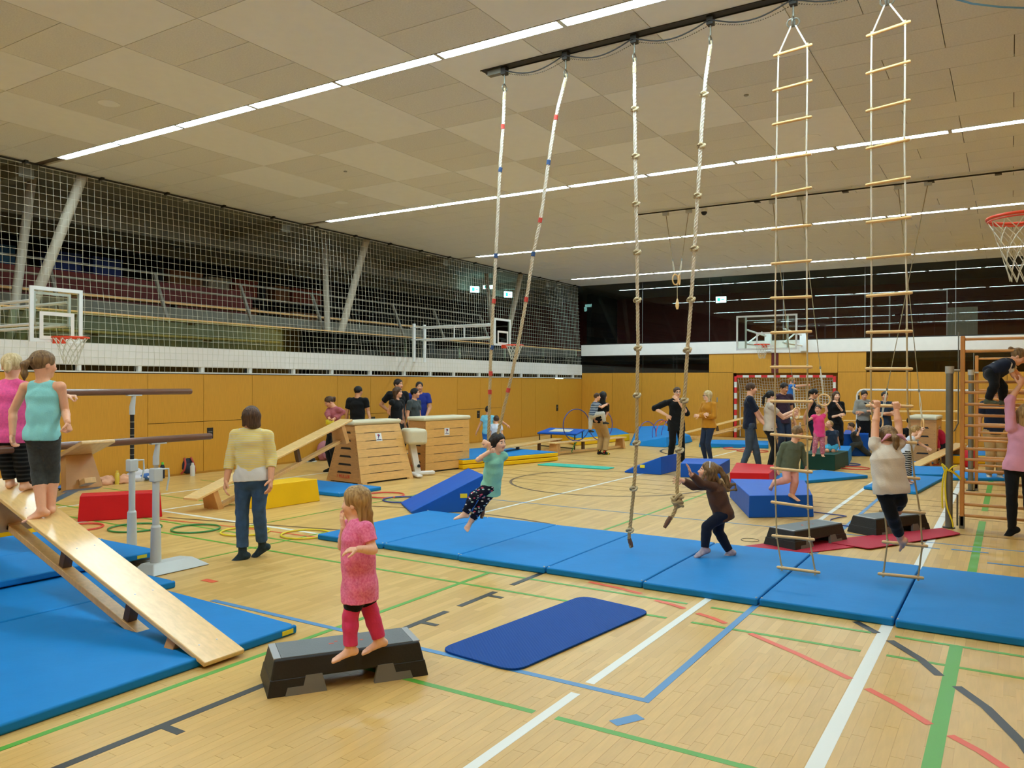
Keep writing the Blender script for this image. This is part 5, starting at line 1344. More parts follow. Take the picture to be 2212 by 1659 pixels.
def shoe(label, p, ang, mat, sole='shoe_white', L=.26):
    a = math.radians(ang); u = Vector((math.cos(a), math.sin(a), 0)); p = Vector((p.x, p.y, 0)); t = thing('shoe', label, 'shoe', p, 'shoes by the left wall')
    lump('upper', '', '', mat, p+Z*.05+u*.0, (.05+abs(u.x)*.07, .05+abs(u.y)*.07, .05), 31, t, .15)
    lump('ankle', '', '', mat, p+Z*.08-u*.06, (.05, .05, .05), 33, t, .1)
    MB().cbox(p+Z*.012, (L, .09, .02), a).build('sole', sole, parent=t, bevel=.008)
shoe('black shoe lying by the wall left of the pink backpack', fl(672, 998), 80, 'cloth_black'); shoe('white shoe stacked behind the black one by the wall', fl(680, 994), 60, 'shoe_white')
# shoes and a red bag among the seated group at the back
p = fl(2095, 1010); t = thing('carry_bag', 'red bag standing behind the farther wall bars', 'bag', (p.x, p.y, 0)); lump('body', '', '', 'vinyl_red', (p.x, p.y, .2), (.16, .14, .24), 41, t, .15)
MB().torus((p.x, p.y, .42), CF, .07, .01, 20, 6).build('handle', 'bag_white', parent=t, smooth=True)
# ================================================================== people: smooth solids meshed from distance fields
A3 = lambda v: np.array([float(v[0]), float(v[1]), float(v[2])])
def nrm(v):
    n = np.linalg.norm(v); return v/n if n > 1e-9 else v
def smin(a, b, k):
    if k <= 0: return np.minimum(a, b)
    h = np.maximum(k-np.abs(a-b), 0)/k
    return np.minimum(a, b) - h*h*k*.25
class Solid:
    """union of tapered limbs and ellipsoids, meshed with surface nets"""
    def __init__(s): s.p = []
    def cone(s, a, b, ra, rb, k=.02, flat=False, flata=False): s.p.append(('c', A3(a), A3(b), ra, rb, k, flat, flata)); return s
    def ecap(s, a, b, side, wa, da, wb, db, k=.03, flat=False, flata=False): s.p.append(('e', A3(a), A3(b), A3(side), wa, da, wb, db, k, flat, flata)); return s
    def ell(s, c, ax, rad, k=.02): s.p.append(('l', A3(c), np.array([A3(q) for q in ax]), np.array(rad, float), k)); return s
    def sub(s, c, ax, rad, k=.01): s.p.append(('s', A3(c), np.array([A3(q) for q in ax]), np.array(rad, float), k)); return s
    def cut(s, p, n): s.p.append(('p', A3(p), A3(n))); return s
    def bounds(s):
        lo, hi = [], []
        for q in s.p:
            if q[0] == 'c': r = max(q[3], q[4]); lo += [q[1]-r, q[2]-r]; hi += [q[1]+r, q[2]+r]
            elif q[0] == 'e': r = max(q[4:8]); lo += [q[1]-r, q[2]-r]; hi += [q[1]+r, q[2]+r]
            elif q[0] == 'l': r = max(q[3]); lo.append(q[1]-r); hi.append(q[1]+r)
        return np.min(lo, 0), np.max(hi, 0)
    def mesh(s, h, wr=0., seed=0.):
        lo, hi = s.bounds(); lo = lo-3*h-.01; hi = hi+3*h+.01
        n = np.ceil((hi-lo)/h).astype(int)+1
        ax = [lo[i]+h*np.arange(n[i]) for i in range(3)]
        f = np.full(n, .5, np.float32)
        for q in s.p:
            if q[0] == 'p':
                d = sum(((ax[i]-q[1][i])*q[2][i]).reshape([-1 if j == i else 1 for j in range(3)]) for i in range(3))
                f = np.maximum(f, d.astype(np.float32)); continue
            k = q[8] if q[0] == 'e' else (q[5] if q[0] == 'c' else q[4])
            if q[0] == 'c': r = max(q[3], q[4]); l2, h2 = np.minimum(q[1], q[2])-r, np.maximum(q[1], q[2])+r
            elif q[0] == 'e': r = max(q[4:8]); l2, h2 = np.minimum(q[1], q[2])-r, np.maximum(q[1], q[2])+r
            else: r = max(q[3]); l2, h2 = q[1]-r, q[1]+r
            m = k+2.5*h
            i0 = np.clip(np.floor((l2-m-lo)/h).astype(int), 0, n-1); i1 = np.clip(np.ceil((h2+m-lo)/h).astype(int)+1, 1, n)
            if np.any(i1-i0 < 2): continue
            X = ax[0][i0[0]:i1[0]][:, None, None].astype(np.float32); Y = ax[1][i0[1]:i1[1]][None, :, None].astype(np.float32); Zz = ax[2][i0[2]:i1[2]][None, None, :].astype(np.float32)
            sl = (slice(i0[0], i1[0]), slice(i0[1], i1[1]), slice(i0[2], i1[2]))
            if q[0] in 'ce':
                a, b = q[1], q[2]; ba = b-a; L2 = max(ba@ba, 1e-9)
                px, py, pz = X-a[0], Y-a[1], Zz-a[2]
                t0 = (px*ba[0]+py*ba[1]+pz*ba[2])/L2; t = np.clip(t0, 0, 1)
                vx, vy_, vz = px-t*ba[0], py-t*ba[1], pz-t*ba[2]
                if q[0] == 'c':
                    d = np.sqrt(vx*vx+vy_*vy_+vz*vz) - (q[3]+(q[4]-q[3])*t); fl_, fa_ = q[6], q[7]
                else:
                    u = nrm(ba); sd = q[3]-u*(q[3]@u); sd = nrm(sd); fw = np.cross(u, sd)
                    vs = vx*sd[0]+vy_*sd[1]+vz*sd[2]; vf = vx*fw[0]+vy_*fw[1]+vz*fw[2]; vu = vx*u[0]+vy_*u[1]+vz*u[2]
                    w = q[4]+(q[6]-q[4])*t; dp = q[5]+(q[7]-q[5])*t
                    e = np.sqrt((vs/w)**2+(vf/dp)**2+(vu/dp)**2)
                    g = np.sqrt((vs/w**2)**2+(vf/dp**2)**2+(vu/dp**2)**2)+1e-6
                    d = np.where(e > .3, e*(e-1)/g, -.7*np.minimum(w, dp)); fl_, fa_ = q[9], q[10]
                Ls = math.sqrt(L2)
                if fl_: d = np.maximum(d, (t0-1)*Ls)
                if fa_: d = np.maximum(d, -t0*Ls)
                f[sl] = smin(f[sl], d.astype(np.float32), k)
            else:
                c, ax3, rad = q[1], q[2], q[3]
                px, py, pz = X-c[0], Y-c[1], Zz-c[2]
                e2 = 0; g2 = 0
                for j in range(3):
                    v = px*ax3[j][0]+py*ax3[j][1]+pz*ax3[j][2]; e2 = e2+(v/rad[j])**2; g2 = g2+(v/rad[j]**2)**2
                e = np.sqrt(e2); d = np.where(e > .3, e*(e-1)/(np.sqrt(g2)+1e-6), -.7*min(rad))
                if q[0] == 'l': f[sl] = smin(f[sl], d.astype(np.float32), k)
                else: f[sl] = -smin(-f[sl], d.astype(np.float32), k)
        if wr:
            X, Y, Zz = np.meshgrid(*[a.astype(np.float32) for a in ax], indexing='ij', sparse=True)
            w1 = np.sin(38*Zz+9*np.sin(11*X+seed)+7*np.sin(9*Y-seed)); w2 = np.sin(23*X+21*Y+13*Zz+seed*2)
            f += wr*(.6*w1*w2+.4*np.sin(57*Zz+31*X-27*Y+seed))
        return nets(f, lo, h)
def nets(f, lo, h):
    s = f < 0; n = np.array(f.shape)
    c = s[:-1, :-1, :-1]; any_ = c.copy(); all_ = c.copy()
    for dx in (0, 1):
        for dy in (0, 1):
            for dz in (0, 1):
                q = s[dx:n[0]-1+dx, dy:n[1]-1+dy, dz:n[2]-1+dz]; any_ |= q; all_ &= q
    act = any_ & ~all_
    idx = np.argwhere(act)
    if len(idx) == 0: return np.zeros((0, 3)), np.zeros((0, 4), int)
    ids = np.full(act.shape, -1, np.int32); ids[act] = np.arange(len(idx))
    acc = np.zeros((len(idx), 3)); cnt = np.zeros(len(idx))
    co = [(x, y, z) for x in (0, 1) for y in (0, 1) for z in (0, 1)]
    vals = {k: f[idx[:, 0]+k[0], idx[:, 1]+k[1], idx[:, 2]+k[2]] for k in co}
    for a in co:
        for d in range(3):
            if a[d]: continue
            b = list(a); b[d] = 1; b = tuple(b)
            va, vb = vals[a], vals[b]; m = (va < 0) != (vb < 0)
            t = np.where(m, va/np.where(m, va-vb, 1), 0)
            p = np.array(a, float)[None, :].repeat(len(idx), 0); p[:, d] += t
            acc[m] += p[m]; cnt[m] += 1
    V = lo + h*(idx + acc/np.maximum(cnt, 1)[:, None])
    F = []
    for d in range(3):
        u, v = (d+1) % 3, (d+2) % 3
        sa = [slice(None)]*3; sb = [slice(None)]*3; sa[d] = slice(0, -1); sb[d] = slice(1, None)
        A, B = s[tuple(sa)], s[tuple(sb)]; e = np.argwhere(A != B)
        ok = (e[:, u] > 0) & (e[:, v] > 0) & (e[:, u] < n[u]-1) & (e[:, v] < n[v]-1); e = e[ok]
        if len(e) == 0: continue
        def cell(du, dv):
            q = e.copy(); q[:, u] -= du; q[:, v] -= dv; return ids[q[:, 0], q[:, 1], q[:, 2]]
        quad = np.stack([cell(1, 1), cell(0, 1), cell(0, 0), cell(1, 0)], 1)
        ins = A[e[:, 0], e[:, 1], e[:, 2]]
        quad[~ins] = quad[~ins][:, ::-1]
        F.append(quad)
    F = np.concatenate(F); F = F[(F >= 0).all(1)]
    return V, F
def np_obj(name, V, F, mat, parent, col=None):
    me = bpy.data.meshes.new(name); V = V - A3(origin_of(parent))
    me.vertices.add(len(V)); me.vertices.foreach_set('co', V.astype(np.float32).ravel())
    me.loops.add(F.size); me.loops.foreach_set('vertex_index', F.astype(np.int32).ravel())
    me.polygons.add(len(F)); me.polygons.foreach_set('loop_start', np.arange(0, F.size, 4, dtype=np.int32))
    me.polygons.foreach_set('loop_total', np.full(len(F), 4, np.int32)); me.polygons.foreach_set('use_smooth', np.ones(len(F), bool))
    me.update(calc_edges=True); me.validate()
    if col is not None:
        ca = me.color_attributes.new('Col', 'FLOAT_COLOR', 'POINT'); ca.data.foreach_set('color', np.c_[col, np.ones(len(col))].astype(np.float32).ravel())
    me.materials.append(MATS[mat] if isinstance(mat, str) else mat)
    o = bpy.data.objects.new(name, me); COL.objects.link(o); o.parent = parent
    return o
def skin_mat():
    m = bpy.data.materials.new('skin'); m.use_nodes = True; N = m.node_tree.nodes; L = m.node_tree.links; b = N['Principled BSDF']
    at = N.new('ShaderNodeAttribute'); at.attribute_name = 'Col'; n = N.new('ShaderNodeTexNoise'); n.inputs['Scale'].default_value = 40
    hs = N.new('ShaderNodeHueSaturation'); r = N.new('ShaderNodeMapRange'); r.inputs[3].default_value = .93; r.inputs[4].default_value = 1.07
    L.new(n.outputs['Fac'], r.inputs[0]); L.new(r.outputs[0], hs.inputs['Value']); L.new(at.outputs['Color'], hs.inputs['Color']); L.new(hs.outputs[0], b.inputs['Base Color'])
    b.inputs['Roughness'].default_value = .5; b.inputs['Specular IOR Level'].default_value = .3; b.inputs['Subsurface Weight'].default_value = .0
    MATS['skin'] = m
skin_mat()
def hairm(name, c1, c2): return M(name, c1, .5, col2=c2, vscale=9, stretch=(7, 7, .8), bump=.6, bscale=14, spec=.35)
hairm('hair_blond', (196, 158, 100), (128, 92, 48)); hairm('hair_pale', (226, 206, 160), (178, 150, 100)); hairm('hair_brown', (96, 66, 42), (52, 34, 20))
hairm('hair_dark', (44, 30, 22), (20, 14, 10)); hairm('hair_black', (22, 18, 16), (10, 8, 8)); hairm('hair_lightbrown', (146, 112, 70), (88, 62, 36)); hairm('hair_grey', (120, 112, 100), (70, 62, 54))
def cloth(name, c, var=.08, vs=7, **k): return M(name, c, .85, var=var, vscale=vs, bump=.15, bscale=90, spec=.2, sheen=.1, **k)
def striped(name, c1, c2, period, axis=2, duty=.5, soft=.1):
    m = bpy.data.materials.new(name); m.use_nodes = True; N = m.node_tree.nodes; L = m.node_tree.links; b = N['Principled BSDF']; b.inputs['Roughness'].default_value = .85; b.inputs['Specular IOR Level'].default_value = .2
    tc = N.new('ShaderNodeTexCoord'); sx = N.new('ShaderNodeSeparateXYZ'); L.new(tc.outputs['Object'], sx.inputs[0])
    nz = N.new('ShaderNodeTexNoise'); nz.inputs['Scale'].default_value = 6; L.new(tc.outputs['Object'], nz.inputs['Vector'])
    md = N.new('ShaderNodeMath'); md.operation = 'MULTIPLY_ADD'; md.inputs[1].default_value = 1/period; md.inputs[2].default_value = 50
    wob = N.new('ShaderNodeMath'); wob.operation = 'MULTIPLY_ADD'; wob.inputs[1].default_value = soft
    L.new(sx.outputs[axis], md.inputs[0]); L.new(nz.outputs['Fac'], wob.inputs[0]); L.new(md.outputs[0], wob.inputs[2])
    fr = N.new('ShaderNodeMath'); fr.operation = 'FRACT'; L.new(wob.outputs[0], fr.inputs[0])
    gt = N.new('ShaderNodeMath'); gt.operation = 'GREATER_THAN'; gt.inputs[1].default_value = duty; L.new(fr.outputs[0], gt.inputs[0])
    mx = N.new('ShaderNodeMix'); mx.data_type = 'RGBA'; mx.inputs['A'].default_value = lin(c1); mx.inputs['B'].default_value = lin(c2); L.new(gt.outputs[0], mx.inputs['Factor']); L.new(mx.outputs['Result'], b.inputs['Base Color'])
    MATS[name] = m
def spotted(name, base, cols, scale=26, th=.32):
    m = bpy.data.materials.new(name); m.use_nodes = True; N = m.node_tree.nodes; L = m.node_tree.links; b = N['Principled BSDF']; b.inputs['Roughness'].default_value = .85; b.inputs['Specular IOR Level'].default_value = .2
    tc = N.new('ShaderNodeTexCoord'); mp = N.new('ShaderNodeMapping'); mp.inputs['Scale'].default_value = (1, 1, 2.0); v = N.new('ShaderNodeTexVoronoi'); v.inputs['Scale'].default_value = scale
    L.new(tc.outputs['Object'], mp.inputs[0]); L.new(mp.outputs[0], v.inputs['Vector'])
    lt = N.new('ShaderNodeMath'); lt.operation = 'LESS_THAN'; lt.inputs[1].default_value = th; L.new(v.outputs['Distance'], lt.inputs[0])
    rp = N.new('ShaderNodeValToRGB'); rp.color_ramp.interpolation = 'CONSTANT'; e = rp.color_ramp.elements
    e[0].color = lin(cols[0]); e[1].position = .99; e[1].color = lin(cols[-1])
    for i, c in enumerate(cols[1:]): q = e.new((i+1)/len(cols)); q.color = lin(c)
    sx = N.new('ShaderNodeSeparateColor'); L.new(v.outputs['Color'], sx.inputs[0]); L.new(sx.outputs[0], rp.inputs[0])
    mx = N.new('ShaderNodeMix'); mx.data_type = 'RGBA'; mx.inputs['A'].default_value = lin(base); L.new(lt.outputs[0], mx.inputs['Factor']); L.new(rp.outputs[0], mx.inputs['B']); L.new(mx.outputs['Result'], b.inputs['Base Color'])
    MATS[name] = m

SK = {'fair': (232, 172, 138), 'pale': (238, 188, 158), 'tan': (206, 146, 108), 'mid': (218, 156, 120)}
CAMF = np.array([CF.x, CF.y, 0]); CAMF /= np.linalg.norm(CAMF); CAMR = np.array([CR.x, CR.y, 0]); CAMR /= np.linalg.norm(CAMR)
UP = np.array([0, 0, 1.])
def heading(deg):
    """0 = towards the camera, 90 = to picture right, 180 = away, -90 = to picture left"""
    a = math.radians(deg); return -CAMF*math.cos(a) + CAMR*math.sin(a)
def ik(a, c, l1, l2, pole):
    d = c-a; L = np.linalg.norm(d); L = min(max(L, abs(l1-l2)+1e-3), (l1+l2)*.999); u = nrm(d)
    x = (l1*l1-l2*l2+L*L)/(2*L); y = math.sqrt(max(l1*l1-x*x, 0)); p = nrm(pole-u*(pole@u))
    return a+u*x+p*y
def hand(sol, w, d, n, size, curl=.35, spread=.12, thumb=1, side=1.):
    """palm and five fingers; d fingers' direction, n palm normal, side = which way the thumb lies"""
    d = nrm(d); n = nrm(n-d*(n@d)); t = np.cross(d, n)*side
    P = w+d*size*.08; K = w+d*size*.46
    sol.ecap(w-d*size*.1, K, t, size*.15, size*.12, size*.235, size*.10, .006)
    for i, (off, ln) in enumerate(((.17, .47), (.06, .53), (-.055, .49), (-.16, .39))):
        b = K+t*size*off*.95-d*size*.03; a = curl*(1.15 if i else 1.0)
        dd = nrm(d+t*off*spread*6)
        d1 = nrm(dd*math.cos(a*.9)+n*math.sin(a*.9)); d2 = nrm(dd*math.cos(a*2.1)+n*math.sin(a*2.1)); d3 = nrm(dd*math.cos(a*2.9)+n*math.sin(a*2.9))
        p1 = b+d1*size*ln*.45; p2 = p1+d2*size*ln*.32; p3 = p2+d3*size*ln*.23; r = size*.052
        sol.cone(b, p1, r*1.08, r, .004); sol.cone(p1, p2, r, r*.92, .003); sol.cone(p2, p3, r*.92, r*.78, .003)
    b = w+d*size*.14+t*size*.16; td = nrm(d*.62+t*.72+n*(.25+curl*.35)); p1 = b+td*size*.26; p2 = p1+nrm(td+d*.35-t*.25+n*curl*.5)*size*.22
    sol.cone(b, p1, size*.085, size*.066, .008); sol.cone(p1, p2, size*.066, size*.052, .003)
def foot(sol, A, t, up_, L, ah, wid=1., toes=True, infl=0.):
    t = nrm(t-up_*(t@up_)) if abs(t@up_) < .98 else nrm(t); s = np.cross(t, up_)
    heel = A-t*L*.14-up_*(ah-L*.13); ball = A+t*L*.50-up_*(ah-L*.095); tip = A+t*L*.68-up_*(ah-L*.06)
    sol.cone(A, heel, L*.145+infl, L*.13+infl, .015); sol.cone(A, ball, L*.13+infl, L*.085+infl, .02)
    sol.ecap(heel, ball, s, L*.13+infl, L*.12+infl, L*.175*wid+infl, L*.085+infl, .015)
    if toes:
        for i, (o, l) in enumerate(((-.125, .24), (-.05, .235), (.015, .21), (.075, .18), (.13, .145))):
            sol.cone(ball+s*o*L-up_*L*.01, ball+s*o*L*1.1+t*L*l-up_*L*.03, L*(.058 if i else .07), L*(.042 if i else .056), .006)
    else: sol.ecap(ball, tip, s, L*.175*wid+infl, L*.08+infl, L*.13*wid+infl, L*.06+infl, .012)

def person(label, base, H, face, child=0., sex='f', J={}, hface=None, hpitch=0., hroll=0., skin='fair', hair=('short', 'hair_dark'), top=None, bottom=None, shoes=None, res=.009,
           build=1., lean=(0, 0), hands={}, extras=(), group=None, twist=0., socks=None, hcol=None, pole={}, wr=.0035, kneel=False, head_off=None, toe={}, under=None):
    base = A3(base); D0 = depth_of(base); root = thing('person', label, 'person', tuple(base), group)
    c = child; Fw = heading(face); Rt = np.cross(Fw, UP)   # person's right
    L_ = lambda a, b: a+(b-a)*c
    hh = H*L_(.134, .178); hipz = H*L_(.515, .465); shz = H*L_(.818, .765); sw = H*L_(.094 if sex == 'f' else .106, .088); hw = H*L_(.052, .05)
    ua, fa, hs = H*L_(.172, .16), H*L_(.150, .14), H*L_(.108, .105); th = H*L_(.245, .222); sh_ = H*L_(.245, .218); ah = H*.042
    k = H/1.68*build; kc = H/1.1*build
    R = lambda ad, ch: (ad*k)*(1-c)+(ch*kc)*c
    r = dict(thigh=R(.080, .058), knee=R(.055, .043), calf=R(.054, .042), ankle=R(.036, .029), arm=R(.047 if sex == 'f' else .054, .033), elbow=R(.037, .027), wrist=R(.027, .0205), neck=R(.053 if sex == 'f' else .06, .040))
    G_ = {}
    def put(n):
        if n in J:
            v = J[n]
            if isinstance(v, Vector) or isinstance(v, np.ndarray): return A3(v)
            return A3(dep(v[0], v[1], D0+(v[2] if len(v) > 2 else 0)))
        return None
    def loc(x, y, z): return base+Rt*x+Fw*y+UP*z
    pel = put('pelvis'); pel = pel if pel is not None else loc(lean[0]*.1, 0, hipz+H*.01)
    nk = put('neck'); nk = nk if nk is not None else pel+Fw*lean[1]+Rt*lean[0]+UP*(shz+H*.03-hipz)
    sp = nrm(nk-pel); Tw = math.radians(twist); Fs = Fw*math.cos(Tw)+Rt*math.sin(Tw); Rs = np.cross(Fs, UP); Rs = nrm(Rs-sp*(Rs@sp)); Fc = np.cross(sp, Rs)*-1; Fc = np.cross(UP, Rs) if False else nrm(np.cross(Rs, sp))*-1
    Fc = nrm(np.cross(sp, Rs)); 
    if Fc@Fs < 0: Fc = -Fc
    shc = nk-sp*H*.035
    S = {'r': put('rs'), 'l': put('ls')}
    for q, sg in (('r', 1), ('l', -1)):
        if S[q] is None: S[q] = shc+Rs*sg*sw-sp*H*.004
    Hp = {'r': pel+Rt*hw-UP*H*.01, 'l': pel-Rt*hw-UP*H*.01}
    E, Wr, Kn, An = {}, {}, {}, {}
    for q, sg in (('r', 1), ('l', -1)):
        w = put(q+'h'); e = put(q+'e')
        if w is None:
            w = S[q]+Rs*sg*H*.045-UP*(ua+fa)*.965+Fs*H*.035 if e is None else e-UP*fa*.9+Fs*fa*.3
        if e is None: e = ik(S[q], w, ua, fa, A3(pole.get(q+'e', -Fs*1.+Rs*sg*.5-UP*.3)))
        E[q], Wr[q] = e, w
        a = put(q+'a'); kn = put(q+'k')
        if a is None: a = loc(sg*H*.05, 0, ah) if kn is None else kn-UP*sh_*.98
        if kn is None: kn = ik(Hp[q], a, th, sh_, A3(pole.get(q+'k', Fw)))
        Kn[q], An[q] = kn, a
    # head
    hf = heading(face if hface is None else hface); a = math.radians(hpitch); hF = nrm(hf*math.cos(a)+UP*math.sin(a)); hU = nrm(UP*math.cos(a)-hf*math.sin(a)); hR = np.cross(hF, hU)
    a = math.radians(hroll); hU, hR = hU*math.cos(a)+hR*math.sin(a), hR*math.cos(a)-hU*math.sin(a)
    hc = put('head')
    if hc is None: hc = nk+sp*hh*.12+hU*hh*.52+hF*hh*.12
    hx_ = [hR, hF, hU]; HP = lambda x, y, z: hc+hR*x*hh+hF*y*hh+hU*z*hh
    # ---------------- body (skin), one surface
    b = Solid()
    cw, cd = R(.138 if sex == 'f' else .152, .096), R(.098, .074); ww, wdp = R(.118 if sex == 'f' else .135, .09), R(.092, .075); pw, pd = R(.162 if sex == 'f' else .152, .098), R(.115, .082)
    mid_ = pel+(nk-pel)*.40; chest = pel+(nk-pel)*.74
    b.ecap(pel+sp*.0, mid_, Rt, pw*.93, pd*.93, ww*.96, wdp*.96, .05); b.ecap(mid_, chest, Rs, ww*.96, wdp*.96, cw*.96, cd*.96, .05)
    b.ecap(chest, shc, Rs, cw*.95, cd*.95, cw*.7, cd*.62, .05)
    for q in 'rl':
        b.cone(nk-sp*H*.018, S[q], r['neck']*.82, r['arm']*.95, .04)
        b.cone(S[q], E[q], r['arm'], r['elbow'], .015); m_ = E[q]+(Wr[q]-E[q])*.3; b.cone(E[q], m_, r['elbow'], r['elbow']*1.02, .01); b.cone(m_, Wr[q], r['elbow']*1.02, r['wrist'], .01)
        b.cone(Hp[q], Kn[q], r['thigh'], r['knee'], .03); m_ = Kn[q]+(An[q]-Kn[q])*.32; bk = nrm(np.cross(np.cross(An[q]-Kn[q], Fw), An[q]-Kn[q]))*-1 if np.linalg.norm(np.cross(An[q]-Kn[q], Fw)) > 1e-3 else -Fw
        b.cone(Kn[q], m_, r['knee'], r['calf'], .02); b.cone(m_, An[q], r['calf'], r['ankle'], .015)
    b.cone(nk-sp*H*.01, HP(0, -.08, -.2), r['neck']*1.02, r['neck']*.93, .025)
    b.ell(HP(0, -.045, .115), hx_, np.array([.345, .425, .385])*hh, .02); b.ell(HP(0, .085, -.16), hx_, np.array([.265, .315, .33])*hh, .03)
    b.ell(HP(0, .285, -.395), hx_, np.array([.10, .09, .08])*hh, .03); b.cone(HP(0, .385, .02), HP(0, .455, -.115), .028*hh, .05*hh, .02); b.ell(HP(0, .435, -.125), hx_, np.array([.075, .05, .04])*hh, .01)
    for sg in (-1, 1):
        b.ell(HP(sg*.335, -.03, -.06), hx_, np.array([.035, .075, .115])*hh, .008); b.ell(HP(sg*.15, .27, -.12), hx_, np.array([.11, .09, .1])*hh, .03)
        b.sub(HP(sg*.135, .43, .0), hx_, np.array([.075, .06, .05])*hh, .02*hh/.2)
        b.ell(HP(sg*.135, .345, -.002), hx_, np.array([.06, .05, .045])*hh, .003)
    b.ell(HP(0, .375, -.235), hx_, np.array([.10, .04, .022])*hh, .006); b.ell(HP(0, .37, -.275), hx_, np.array([.085, .04, .025])*hh, .006)
    bare = shoes is None and socks is None
    fd = {}
    for q, sg in (('r', 1), ('l', -1)):
        tv = put(q+'t'); tdir = (tv-An[q]) if tv is not None else A3(toe.get(q, Fw+Rt*sg*.18))
        upv = UP; s_ = An[q]-Kn[q]
        if tv is not None or q in toe:
            t_ = nrm(tdir); upv = -nrm(s_)-t_*(-nrm(s_)@t_); upv = nrm(upv) if np.linalg.norm(upv) > .15 else UP
            if abs(t_[2]) < .35: upv = nrm(UP-t_*t_[2])
        fd[q] = (tdir, upv)
        if bare: foot(b, An[q], tdir, upv, H*.15, ah, 1, res < .0125)
        else: foot(b, An[q], tdir, upv, H*.142, ah, .9, False, -.004)
    V, F = b.mesh(res)
    for q, sg in (('r', 1), ('l', -1)):
        hd = hands.get(q, {}); d = A3(hd['d']) if 'd' in hd else nrm(Wr[q]-E[q]); n = A3(hd['n']) if 'n' in hd else -Rs*sg+Fs*.2
        s2 = Solid(); hand(s2, Wr[q], d, n, hs*1.0, hd.get('curl', .32), hd.get('spread', .1), 1, hd.get('side', -sg))
        V2, F2 = s2.mesh(min(res*.62, .0062)); F = np.concatenate([F, F2+len(V)]); V = np.concatenate([V, V2])
    base_c = np.array(lin(SK[skin])[:3]); colr = np.tile(base_c, (len(V), 1))
    q = (V-hc)/hh; lx, ly, lz = q@hR, q@hF, q@hU
    colr *= (1+.05*np.clip(-lz*0, 0, 1))[:, None]
    blush = np.exp(-(((np.abs(lx)-.19)/.09)**2+((lz+.13)/.08)**2))*(ly > .1); colr = colr*(1-blush[:, None]*np.array([0, .13, .12]))
    lip = (np.abs(lx) < .105) & (ly > .30) & (np.abs(lz+.255) < .042); colr[lip] = base_c*np.array([.72, .42, .42])
    eye = (((np.abs(lx)-.135)/.062)**2+((lz-.0)/.034)**2 < 1) & (ly > .25); colr[eye] = (.62, .6, .56)
    iris = (((np.abs(lx)-.135)/.03)**2+((lz-.0)/.034)**2 < 1) & (ly > .25); colr[iris] = (.05, .035, .025)
    brow = (np.abs(np.abs(lx)-.14) < .085) & (np.abs(lz-.085+.12*(np.abs(lx)-.14)**1) < .02) & (ly > .2); hb = lin({'hair_blond': (130, 96, 60), 'hair_pale': (150, 120, 80)}.get(hair[1], (44, 30, 22)))[:3]; colr[brow] = hb
    np_obj('body', V, F, 'skin', root, colr)
    # ---------------- clothes
    def limb(sol, a, b_, c_, ra, rb, rc, f, inf, k_=.02):
        """sleeve / trouser leg covering fraction f (0..2) of the two-bone limb"""
        if f <= 1: e_ = a+(b_-a)*f; sol.cone(a, e_, ra+inf, ra+(rb-ra)*f+inf, k_, flat=True)
        else:
            g_ = f-1; e_ = b_+(c_-b_)*g_; sol.cone(a, b_, ra+inf, rb+inf, k_); sol.cone(b_, e_, rb+inf, (rb+(rc-rb)*g_)+inf, .015, flat=True)
    if bottom:
        def make_bottom(spec, nm):
            s = Solid(); inf = spec.get('loose', .006); ln = spec.get('len', 1.95); ri = spec.get('rise', .035)
            s.ecap(pel-UP*.02, pel+sp*H*ri, Rt, pw*.98+inf, pd*.98+inf, pw*.90+inf*.5, pd*.9+inf*.5, .04, flat=True)
            for sd in 'rl':
                if ln <= 1: limb(s, Hp[sd], Kn[sd], An[sd], r['thigh']+.004, r['knee'], r['ankle'], ln, inf, .03)
                else:
                    s.cone(Hp[sd], Kn[sd], r['thigh']+.004+inf, r['knee']+.001+inf, .03); mc = Kn[sd]+(An[sd]-Kn[sd])*.32; g_ = ln-1; cu = r['ankle']+spec.get('cuff', .004)+inf
                    if g_ > .34:
                        s.cone(Kn[sd], mc, r['knee']+.001+inf, r['calf']+.001+inf, .015); q_ = (g_-.32)/.68; s.cone(mc, mc+(An[sd]-mc)*q_, r['calf']+.001+inf, (r['calf']+inf)*(1-q_)+cu*q_, .015, flat=True)
                    else: s.cone(Kn[sd], Kn[sd]+(An[sd]-Kn[sd])*g_, r['knee']+.001+inf, r['calf']+.002+inf, .015, flat=True)
            for sd in 'rl': s.ell(Hp[sd]-Fw*pd*.36-UP*.005, [Rt, Fw, UP], (pw*.46+inf, pd*.5+inf, pw*.5+inf), .03)
            V_, F_ = s.mesh(res, wr*spec.get('wr', .7), 1.3); return np_obj(nm, V_, F_, spec['m'], root)
        for i, spec in enumerate(bottom if isinstance(bottom, (list, tuple)) else [bottom]): make_bottom(spec, spec.get('name', 'trousers'))
